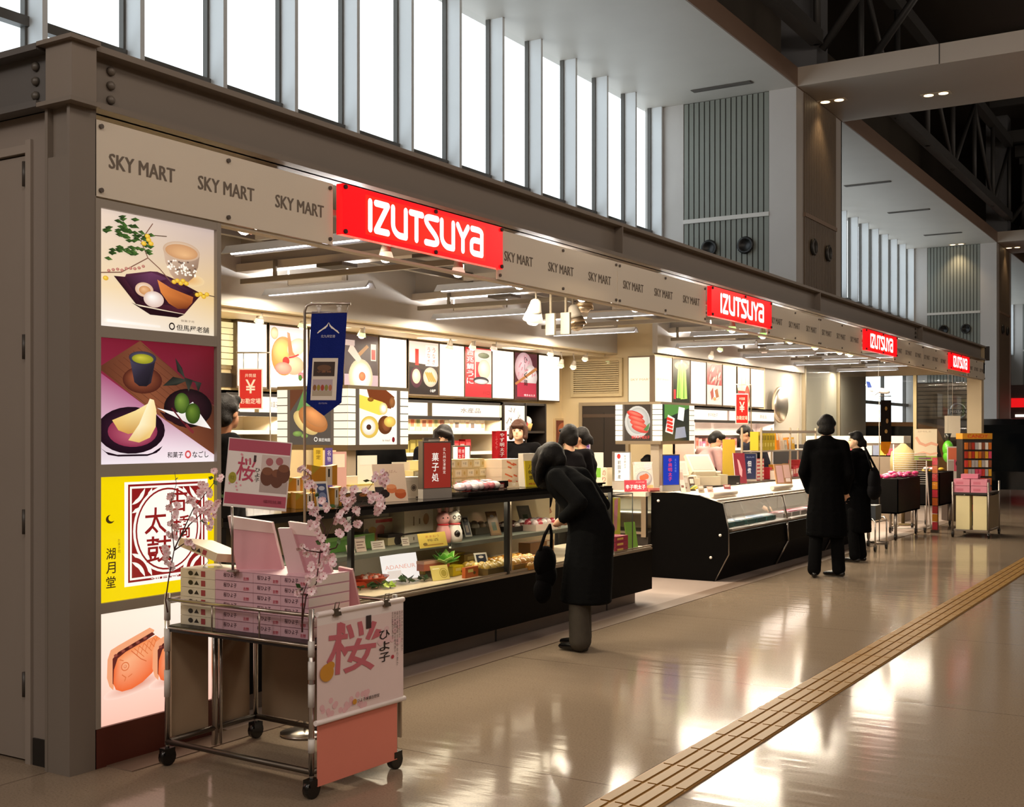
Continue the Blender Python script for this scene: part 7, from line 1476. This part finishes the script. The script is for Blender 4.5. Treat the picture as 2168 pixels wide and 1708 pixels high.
# 4 clerks and customers inside
def top_(col, c2=None, apron=None):
    def f(J, hp):
        o = [('jacket', 'cloth', col, [[(J['hip'], (.16, .13, .12)), (J['waist'], (.158, .128, .09)), (J['chest'], (.188, .138, .10)), (tuple(Vector(J['chest']).lerp(Vector(J['neck']), .6)), (.15, .10, .06))]]+sleeves(J)+[[(J['shL'], .068), (tuple(Vector(J['chest']).lerp(Vector(J['neck']), .62)), .08), (J['shR'], .068)]]), trousers(J), shoes(J)]
        if apron: c = Vector(J['chest']); o.append(('apron', 'cloth', apron, [[(tuple(c+Vector((0, .05, -.02))), (.13, .10, .11)), (tuple(Vector(J['waist'])+Vector((0, .06, 0))), (.15, .10, .1)), (tuple(Vector(J['hip'])+Vector((0, .06, -.1))), (.16, .10, .15))]]))
        if c2: c = Vector(J['neck']); o.append(('scarf', 'cloth', c2, [[(tuple(c+Vector((0, .0, -.03))), (.085, .08, .03))]]))
        return o
    return f
def stand(px, py, T, top, lab, face, pose, cl, hair, **kw):
    """the crown of the head seen at (px, py) at depth T; TOP is the crown's height in the 1.70 m figure's pose"""
    p = at(px, py, T=T); k = p.z/top; h = pose.get('head', (0, .02, 1.58)); a = math.radians(face)
    dx, dy = (h[0]*math.cos(a)-h[1]*math.sin(a))*k, (h[0]*math.sin(a)+h[1]*math.cos(a))*k
    person(lab, p.x-dx, p.y-dy, face, 1.70*k, pose, cl, hair, vox=.016, z0=.004, **kw)
bend = dict(chest=(0, .10, 1.24), neck=(0, .17, 1.37), head=(0, .23, 1.49), look=(0, .8, -.6), hup=(0, .6, .8), shL=(-.18, .10, 1.34), shR=(.18, .10, 1.34), elL=(-.24, .12, 1.08), elR=(.24, .12, 1.08), haL=(-.12, .34, 1.02), haR=(.12, .34, 1.02), waist=(0, .02, 1.07))
hands = dict(elL=(-.24, -.02, 1.12), haL=(-.08, .22, 1.06), elR=(.24, -.02, 1.12), haR=(.08, .22, 1.06))
stand(937, 897, 12.3, 1.63, 'person with long dark hair in a dark top looking down, behind the dark red sign', 250, dict(bend, haL=(-.15, .3, .95), haR=(.2, .3, .95), look=(.55, .7, -.45)), top_('17161a'), ('long', '1a1210', .26), skin='e0b090')
stand(1098, 887, 13.4, 1.715, 'clerk in black with brown fringe facing out behind the red flag', 205, dict(hands, look=(0.1, 1, -.08)), top_('0e0d0e'), ('bob', '4a2c1e'), skin='e8b898')
stand(1204, 897, 11.95, 1.715, 'person with thick dark hair seen from behind, above the stooping one', 60, dict(noface=1), top_('141214', 'd88840'), ('bob', '120e0c'))
stand(1229, 903, 13.05, 1.715, 'clerk with dark hair in profile facing left, before the dark door', 95, dict(hands, look=(-.2, 1, -.1)), top_('0e0d0f'), ('tied', '100c0b'), skin='d8a080')
stand(1517, 911, 16.4, 1.63, 'stooping clerk in a dark apron over pink sleeves at the register', 330, dict(bend, look=(.35, .8, -.6)), top_('c8a0a0', 'd8c060', '2c3440'), ('short', '100d0c'))
stand(1578, 899, 17.8, 1.63, 'clerk looking down under the far red pay sign', 110, dict(bend, look=(-.3, .8, -.55)), top_('26262e'), ('short', '120e0c'), skin='c89878')
stand(480, 832, 8.4, 1.715, 'person with dark hair and a white collar partly hidden by the tall light box', 330, dict(look=(-.5, .8, 0)), top_('100f11', 'e0d4c8'), ('short', '0f0b0a'), skin='c08a6a')
stand(800, 868, 11.9, 1.715, 'person in black whose head is hidden by the first lantern sign', 200, dict(hands), top_('0c0c0d'), ('short', '0e0b0a'))
stand(1372, 962, 15.8, 1.63, 'person in a black jacket and teal apron half hidden behind the second lantern post', 120, dict(bend), top_('121214', None, '3a5a60'), ('short', '0e0b0a'))
# ================================================================== far end of the shop and beyond
random.seed(17)
def caster(t, x, y, r=.045):
    m = MB(mat='gloss', col='12100f'); m.cyl((x-.014, y, r), (x+.014, y, r), r, seg=14); m.box(x-.02, x+.02, y-.02, y+.02, r, r+.05, '55504a'); m.build('caster', t)
def bin_stand(x0, x1, y0, y1, z0, z1, lab):
    t = thing('bin_stand', lab, 'display bin', ((x0+x1)/2, (y0+y1)/2, 0), 'black bin stands')
    m = MB(mat='black', col='12100f'); m.box(x0, x1, y0, y1, z0, z0+.02); 
    for (a, b, c, d) in ((x0, x1, y0, y0+.015), (x0, x1, y1-.015, y1), (x0, x0+.015, y0, y1), (x1-.015, x1, y0, y1)): m.box(a, b, c, d, z0, z1)
    m.box(x0+.015, x1-.015, y0+.015, y1-.015, z1-.03, z1-.02, '2a2420'); m.build('bin', t)
    for x in (x0+.05, x1-.05):
        for y in (y0+.05, y1-.05): MB(mat='steel', col='a8a098').cyl((x, y, .08), (x, y, z0), .022, seg=8).build('leg', t); caster(t, x, y)
    return t
def packs(x0, x1, y0, y1, z, n, lab, grp, cols, name='sweets_pack'):
    first = None
    for k in range(n):
        x, y = random.uniform(x0, x1), random.uniform(y0, y1)
        m = MB(mat='film', col=cols[0]); c = random.choice(cols); m.ball((x, y, z+.03+random.uniform(0, .05)), (.055, .09, .032), c, seg=10, rings=6); m.build(name, None, (x, y, z), lab, 'sweets pack', grp)
b1 = at(1868, 1095, T=17.6); 
bin_stand(-4.85, -4.35, 17.95, 19.35, .40, .92, 'long black bin stand of magenta packets right of the two customers')
packs(-4.80, -4.40, 18.02, 19.3, .90, 30, 'magenta packet heaped in the long black bin stand', 'magenta packets in the bin', ('c8286c', 'd84080', 'b02060', 'e0609a'))
bin_stand(-4.75, -4.25, 20.3, 21.4, .40, .95, 'second black bin stand behind the newspaper rack')
packs(-4.65, -4.35, 20.4, 21.3, .93, 8, 'red and white packet heaped in the second black bin', 'red packets in the second bin', ('c83040', 'e8e0dc', 'd8a830'))
# pink box cart beyond
t = thing('box_cart', 'small wheeled cart with pink boxes and two pale cartons, beyond the black bins', 'cart', (-3.5, 19.6, 0))
x0, x1, y0, y1 = -3.80, -3.28, 19.08, 20.0
for x in (x0, x1):
    for y in (y0, y1): MB(mat='steel', col='a09890').cyl((x, y, .08), (x, y, .85), .014, seg=8).build('post', t); caster(t, x, y, .04)
MB(mat='satin', col='241e1a').box(x0, x1, y0, y1, .66, .69).build('tray', t); MB(mat='steel', col='8a8078').box(x0, x1, y0, y1, .10, .12).build('lower_shelf', t); MB(mat='satin', col='8a7a60').box(x1-.01, x1, y0+.03, y1-.03, .13, .64).build('side_panel', t)
for k, x in enumerate((x0+.04, x0+.29)):
    MB(mat='satin', col='e4d8a8').box(x, x+.2, y0+.03, y0+.25, .121, .64).build('pale_carton', None, (x+.1, y0+.14, .121), f'tall pale yellow carton standing in the pink box cart, {["left", "right"][k]} one', 'carton', 'pale cartons in the cart')
    for r_ in range(2): m = MB(mat='satin', col='d8889c'); m.box(x-.03, x+.205, y0+.02, y0+.3, .691+.105*r_, .79+.105*r_); m.plane((x-.03, y0+.0195, .691+.105*r_), (.235, 0, 0), (0, 0, .1)); m.rect(.15, .2, .6, .6, 'c86a80'); m.build('pink_box', None, (x+.09, y0+.16, .691+.105*r_), f'pink box on the far cart, {["left", "right"][k]} pile, {["lower", "upper"][r_]}', 'box', 'pink boxes on the far cart')
m = MB(mat='satin', col='d07a92'); m.box(-3.70, -3.45, y0+.1, y0+.3, .902, .97); m.build('pink_box', None, (-3.57, y0+.2, .902), 'single pink box on top of the two piles on the far cart', 'box')
# newspaper rack with poster
p = at(1962, 1090, X=-4.62); t = thing('newspaper_rack', 'white wire rack topped by a cream poster with an orange ribbon, beyond the black bin', 'rack', (-4.55, 19.75, 0))
x0, x1, y = -4.86, -4.34, 19.75
m = MB(mat='satin', col='d8d4cc')
for x in (x0, x1): m.cyl((x, y, .05), (x, y, 1.42), .010, seg=6); m.cyl((x, y+.3, .05), (x, y+.02, 1.0), .010, seg=6); m.cyl((x, y-.1, .06), (x, y+.32, .06), .012, seg=6)
for k in range(15): m.cyl((x0, y+.02-.004*k, .78+.035*k), (x1, y+.02-.004*k, .78+.035*k), .005, seg=5)
m.cyl((x0, y-.1, .06), (x1, y-.1, .06), .012, seg=6); m.build('wire_frame', t)
for x in (x0, x1): caster(t, x, y-.1, .035)
a, b = at(1936, 908, Y=y), at(1984, 975, Y=y)
m = MB(mat='satin', col='e4d8b8'); m.box(a.x, b.x, y-.01, y+.005, b.z, a.z); m.plane((a.x, y-.0108, b.z), (b.x-a.x, 0, 0), (0, 0, a.z-b.z)); m.rect(0, 0, 1, .14, '88b038'); m.rect(.2, .04, .75, .10, '7a3a60'); m.stroke([(.1, .72), (.25, .55), (.5, .48), (.75, .55), (1, .5)], .12, 'e0a888'); m.stroke([(.05, .2), (.4, .26), (.7, .2), (1, .24)], .08, 'e0b090'); m.text('SMILE', .45, .92, .05, 'b8a888', .6); m.build('poster', t)
# hung black and amber flag
t = thing('hanging_flag', 'long black and amber pointed flag on a tall floor stand', 'flag', at(1866, 1000, T=17.2)); c = at(1876, 850, T=17.2); e0, e1, e2 = at(1876, 935, T=17.2), at(1876, 962, T=17.2), at(1876, 847, T=17.2)
M = place(c.x, c.y, 0, 31.7); w = 22*17.2/F_PX
m = MB(M=M, mat='cloth', col='17110f'); m.prism([(-w/2, 0, e0.z), (w/2, 0, e0.z), (w/2, 0, e2.z), (-w/2, 0, e2.z)], (0, .004, 0)); m.prism([(-w/2, 0, e1.z+.07), (0-.02, 0, e1.z), (w*.2, 0, e1.z+.02), (w/2, 0, e0.z), (-w/2, 0, e0.z)], (0, .004, 0), 'c87818')
m.plane((-w/2, -.001, e0.z), (w, 0, 0), (0, 0, e2.z-e0.z)); m.pm = 'cloth'; m.ell(.5, .8, .12, .05, '8a6a3a', 10); m.ell(.6, .5, .12, .06, '8a6a4a', 10); m.ell(.5, .25, .14, .05, '9a7a4a', 10); m.build('cloth', t)
m = MB(M=M, mat='steel', col='a89c90'); m.tube([(-w/2-.02, .01, .02), (-w/2-.02, .01, e2.z+.06), (w/2, .01, e2.z+.06)], .008, seg=6); m.lathe((-w/2-.02, .01, .004), [(.14, 0), (.14, .015), (.015, .03)], seg=16); m.build('stand', t)
# toy aeroplane hung from the ceiling
p = at(1860, 826, X=-5.3); t = thing('toy_aeroplane', 'white and blue inflatable toy aeroplane hanging above the far goods', 'toy', p)
M = Matrix.Translation(p) @ Matrix.Rotation(math.radians(-150), 4, 'Z') @ Matrix.Rotation(math.radians(-10), 4, 'Y')
M = Matrix.Translation(p) @ Matrix.Rotation(math.radians(31.7), 4, 'Z') @ Matrix.Rotation(math.radians(8), 4, 'Y') @ Matrix.Rotation(math.radians(24), 4, 'X') @ Matrix.Scale(1.15, 4)
m = MB(M=M, mat='gloss', col='f0eeea'); m.tube([(-.17, 0, .0), (-.10, 0, .0), (.06, 0, .0), (.13, 0, -.004), (.17, 0, -.012)], [.015, .036, .042, .036, .010], seg=12); m.build('fuselage', t)
for sgn in (-1, 1): m = MB(M=M, mat='gloss', col='ece8e4'); m.prism([(.04, 0, -.01), (-.06, 0, -.01), (-.15, .20*sgn, -.02), (-.10, .20*sgn, -.02)], (0, 0, .014)); m.build('wing', t)
m = MB(M=M, mat='gloss', col='28408a'); m.prism([(-.10, -.006, .02), (-.17, -.006, .02), (-.21, -.006, .11), (-.16, -.006, .11)], (0, .012, 0)); m.build('tail_fin', t)
MB(mat='satin', col='d8d4cc').cyl(p+Vector((0, 0, .03)), (p.x, p.y, 3.45), .002, seg=4).build('string', t)
# green balloon bag, notice sheet, candy rack, cream cover, small posters
p = at(2007, 950, X=-5.0); m = MB(mat='film', col='5ab428'); m.ball(p, (.11, .11, .17)); m.ball(p+Vector((.03, 0, -.15)), (.13, .12, .14)); m.tube([p+Vector((0, 0, .15)), p+Vector((0, 0, .31))], [.02, .07], '1a1a14'); m.cyl(p+Vector((0, 0, .28)), (p.x, p.y, 3.45), .003, 'c8c4bc', seg=4); m.build('green_balloon', None, p, 'bright green balloon-like bag hanging left of the candy rack', 'balloon')
a, b = at(2000, 880, X=-5.1), at(2033, 925, X=-5.1); M = place(a.x, a.y, 0, 31.7); w = (2033-2000)*24/F_PX
m = MB(M=M, mat='satin', col='d8ccb8'); m.box(0, w, 0, .004, b.z, a.z); m.cyl((w/2, .002, a.z), (w/2, .002, 3.45), .003, seg=4); m.build('notice_sheet', None, (a.x, a.y, b.z), 'plain beige notice sheet hanging beneath the ring emblem', 'notice')
t = thing('candy_rack', 'tall revolving rack of small candy packets at the right end of the shop', 'rack', at(2070, 1010, T=20.4))
c = at(2070, 960, T=20.4); M = place(c.x, c.y, 0, 31.7); w = 62*20.4/F_PX
zt, zb = at(2070, 917, T=20.4).z, at(2070, 1015, T=20.4).z
m = MB(M=M, mat='satin', col='2a2420'); m.box(-w/2, w/2, .02, .30, .004, zt-.08); m.build('core', t); m = MB(M=M, mat='satin', col='c88820'); m.box(-w/2-.01, w/2, 0, .3, zt-.10, zt); m.plane((-w/2, -.001, zt-.10), (w, 0, 0), (0, 0, .1)); m.text('CANDY', .5, .5, .6, 'c83020', .7, bold=True); m.build('header', t)
for r_ in range(8):
    for k in range(8):
        x = -w/2+.03+(w-.04)*k/8; z = .25+(zt-.5)*r_/7.2; MB(M=M, mat='film', col=random.choice(('c83a30', 'd8a030', 'e8e0d8', '8a4a30', 'c86a20', 'b0a8a8', 'd84a6a', 'a83020'))).box(x, x+.05, -.012, .018, z, z+.12).build('candy_packet', t)
p = at(1912, 985, X=-5.02); m = MB(mat='cloth', col='d8c088'); m.lathe((p.x, p.y, .90), [(.22, 0), (.22, .25), (.20, .38), (.10, .46), (.04, .52)], seg=18, sx=1.0, sy=.8); m.tube([(p.x, p.y, .0), (p.x, p.y, .95)], .03, '6a5a40'); m.lathe((p.x, p.y, 0.004), [(.2, 0), (.2, .02), (.03, .03)], '6a5a40'); m.build('covered_basket', None, (p.x, p.y, 0), 'cream cloth covered stand behind the magenta packets', 'stand')
a, b = at(2006, 945, T=21.5), at(2040, 1000, T=21.5); M = place(a.x, a.y, 0, 31.7); w = 34*21.5/F_PX
m = MB(M=M, mat='satin', col='d8d0c8'); m.box(0, w, .0, .02, b.z-.2, a.z); m.box(0, w, .0, .3, .004, b.z-.2, '4a3c34'); m.plane((0, -.001, b.z), (w, 0, 0), (0, 0, a.z-b.z)); m.rect(.05, .5, .95, .95, 'e07858'); m.rect(.4, .05, .95, .5, 'd85a70'); m.ell(.65, .35, .15, .12, '3a2a28', 12); m.rect(.05, .05, .38, .45, 'b8a8a0'); m.build('poster_stand', None, (a.x, a.y, 0), 'stand of pinkish posters left of the candy rack', 'poster stand')
m = MB(mat='satin', col='f4ecdc'); a_ = at(1850, 925, T=22).x; m.box(-7.0, -5.2, 21.9, 22.4, .004, 1.42, '9a8a78'); m.box(-7.0, -5.2, 21.86, 22.4, 1.42, 1.55, 'f4ecdc'); m.build('white_gondola', None, (-6.2, 22.1, 0), 'long shelf unit with a bright white top behind the far goods', 'shelf')
shelf_row(-5.19, 22.0, 22.3, .9, ((.1, .1, 'c8607a', 'f0d8d8'),), 'pink packet on the end of the white topped shelf unit', 'end packets')
for k in range(14):
    x = -6.98+.125*k; h = random.uniform(.10, .2); m = MB(mat='film', col=random.choice(('d8a0b0', 'c84858', '8a94b0', 'd8b848', 'e8dcd4'))); m.box(x, x+.11, 21.78, 21.86, 1.2, 1.2+h); m.build('snack_bag', None, (x, 21.8, 1.2), 'colourful snack bag along the front of the white topped shelf unit', 'snack bag', 'snack bags on the shelf unit')
m = MB(mat='satin', col='8a7a68'); m.box(-7.0, -5.2, 21.72, 21.9, 1.18, 1.2); m.box(-7.0, -5.2, 21.72, 21.76, .004, 1.2); m.build('display_ledge', None, (-6.2, 21.8, 0), 'low front ledge of the white topped shelf unit', 'shelf')
m = MB(mat='satin', col='1a1614'); a, b = at(1716, 925, T=20), at(1842, 925, T=20); m.box(-6.5, -5.5, 18.6, 19.0, .004, 1.42); m.build('dark_gondola', None, (-6.2, 18.8, 0), 'dark shelf end panel behind the customer in black', 'shelf')
# shopping trolley half hidden by the couple
t = thing('shopping_trolley', 'small chrome shopping trolley at the right of the couple in black', 'trolley', (-4.0, 15.6, 0)); q0, q1 = at(1853, 1168, Z=.0), at(1877, 1162, Z=.0)
m = MB(mat='metal', col='c8c0b8')
for q in (q0, q1): m.tube([(q.x, q.y, .06), (q.x, q.y, .40), (q.x-.05, q.y+.05, .44), (q.x-.30, q.y+.2, .44)], .011, seg=8); m.cyl((q.x-.30, q.y+.2, .06), (q.x-.3, q.y+.2, .9), .011, seg=8)
m.tube([(q0.x, q0.y, .40), (q1.x, q1.y, .40)], .011, seg=8); m.tube([(q0.x-.3, q0.y+.2, .9), (q1.x-.3, q1.y+.2, .9)], .011, seg=8); m.build('frame', t)
for q in (q0, q1): caster(t, q.x, q.y, .035); caster(t, q.x-.3, q.y+.2, .035)
MB(mat='satin', col='2a3038').box(q0.x-.32, q1.x-.04, q0.y+.05, q0.y+.35, .42, .62).build('basket', t)
# slim red and amber column of packets by the rack
m = MB(mat='film', col='b83828'); p = at(1980, 1100, T=19.0)
for k in range(9): m.box(p.x-.04, p.x+.04, p.y-.03, p.y+.03, .05+.13*k, .17+.13*k, ('c03040', 'c88020', 'a83030', 'b85a20')[k % 4])
m.box(p.x-.06, p.x+.06, p.y-.05, p.y+.05, .004, .05, '3a302a'); m.build('packet_column', None, (p.x, p.y, 0), 'slim upright strip of red and amber packets right of the newspaper rack', 'display strip')
# exhibition cars behind the glass and beyond the column
def car(x, y, rz, L, W_, Hh, body, lab, nm='car'):
    t = thing(nm, lab, 'car', (x, y, 0)); M = place(x, y, 0, rz)
    pr = [(-L/2, .35), (-L/2+.03, .75), (-L/2+.25, .92), (-L/2+.75, 1.02), (-L/2+1.35, Hh-.12), (-L/2+1.9, Hh), (L/2-1.0, Hh-.02), (L/2-.45, Hh-.16), (L/2-.12, 1.0), (L/2, .75), (L/2-.02, .35)]
    m = MB(M=M, mat='lacquer', col=body); m.prism([(a, -W_/2, b) for a, b in pr[:3]+[(-L/2+.75, 1.02), (L/2-.12, 1.0)]+pr[-2:]], (0, W_, 0)); m.prism([(a, -W_/2+.12, b) for a, b in pr[3:9]], (0, W_-.24, 0)); m.build('car_body', t)
    m = MB(M=M, mat='lacquer', col='0c0e10')
    for s_ in (-1, 1):
        yy = s_*(W_/2-.115); m.prism([(-L/2+.98, yy, 1.05), (-L/2+1.45, yy, Hh-.18), (-.1, yy, Hh-.10), (-.1, yy, 1.05)], (0, .01*s_, 0)); m.prism([(0, yy, 1.05), (0, yy, Hh-.10), (L/2-1.0, yy, Hh-.12), (L/2-.5, yy, Hh-.3), (L/2-.35, yy, 1.05)], (0, .01*s_, 0))
    m.build('side_window', t)
    for a in (-L/2+.85, L/2-.85):
        for s_ in (-1, 1): m = MB(M=M, mat='satin', col='101010'); m.cyl((a, s_*(W_/2-.2), .33), (a, s_*(W_/2+.01), .33), .33, seg=20); m.cyl((a, s_*(W_/2), .33), (a, s_*(W_/2+.02), .33), .2, 'a8a8a8', 'metal', seg=16); m.build('wheel', t)
car(-7.75, 29.2, 0, 4.4, 1.8, 1.88, '8a6038', 'bronze exhibition car behind the far glass wall')
car(-4.55, 30.2, -90, 4.3, 1.75, 1.95, '0c1014', 'dark exhibition car standing beyond the end of the shop')
# ring emblem on its post behind the glass
p = at(2028, 871, T=30.0); t = thing('ring_emblem', 'silver ring emblem with a lettered bar behind the far glass', 'emblem', p); M = place(p.x, p.y, p.z, 31.7)
r_ = 16*30/F_PX; m = MB(M=M, mat='metal', col='d8d8d8'); m.tube([(r_*math.cos(a), 0, r_*math.sin(a)) for a in [2*math.pi*k/32 for k in range(33)]], .028, seg=8); m.build('ring', t)
m = MB(M=M, mat='satin', col='4a4a4a'); m.box(-r_*1.25, r_*1.25, -.04, .04, -.06, .06); m.build('bar', t); m = MB(M=M, mat='satin').plane((-r_*1.2, -.042, -.055), (r_*2.4, 0, 0), (0, 0, .11)); m.text('NISSAN', .5, .5, .62, 'f0f0f0', .9, bold=True); m.build('lettering', t)
m = MB(M=M, mat='steel', col='8a8a88'); m.cyl((0, .05, -p.z+.004), (0, .05, -.1), .04, seg=8); m.lathe((0, .05, -p.z+.004), [(.35, 0), (.35, .03), (.05, .05)]); m.build('post', t)
st = MB(mat='satin', col='8a7a68'); st.box(-7.7, -6.0, 33.8, 34.0, .004, 3.0, '6a625a'); 
for k in range(9): st.box(-7.7, -6.0, 33.76, 33.8, 2.0+.11*k, 2.09+.11*k, 'a8967e')
st.build('wall_partition', None, (0, 0, 0), None, None, None, 'structure')
# shop beyond with red lit band
t = thing('red_kiosk', 'far dark shop with red lit bands at the right edge', 'kiosk', (-6, 51, 0)); m = MB(mat='satin', col='4a302a'); m.box(-8.6, -3, 50, 53, 0, 3.5); m.build('walls', t)
m = MB(mat='sign_lit', col='d81418'); m.box(-8.6, -3, 49.94, 50, 2.62, 2.98); m.box(-7.9, -3, 49.94, 50, 1.6, 2.1, '8a1418'); m.build('red_band', t); MB(mat='panel_lit', col='f4e8d8').box(-7.6, -3, 49.93, 50, 2.24, 2.34).build('lamp', t)
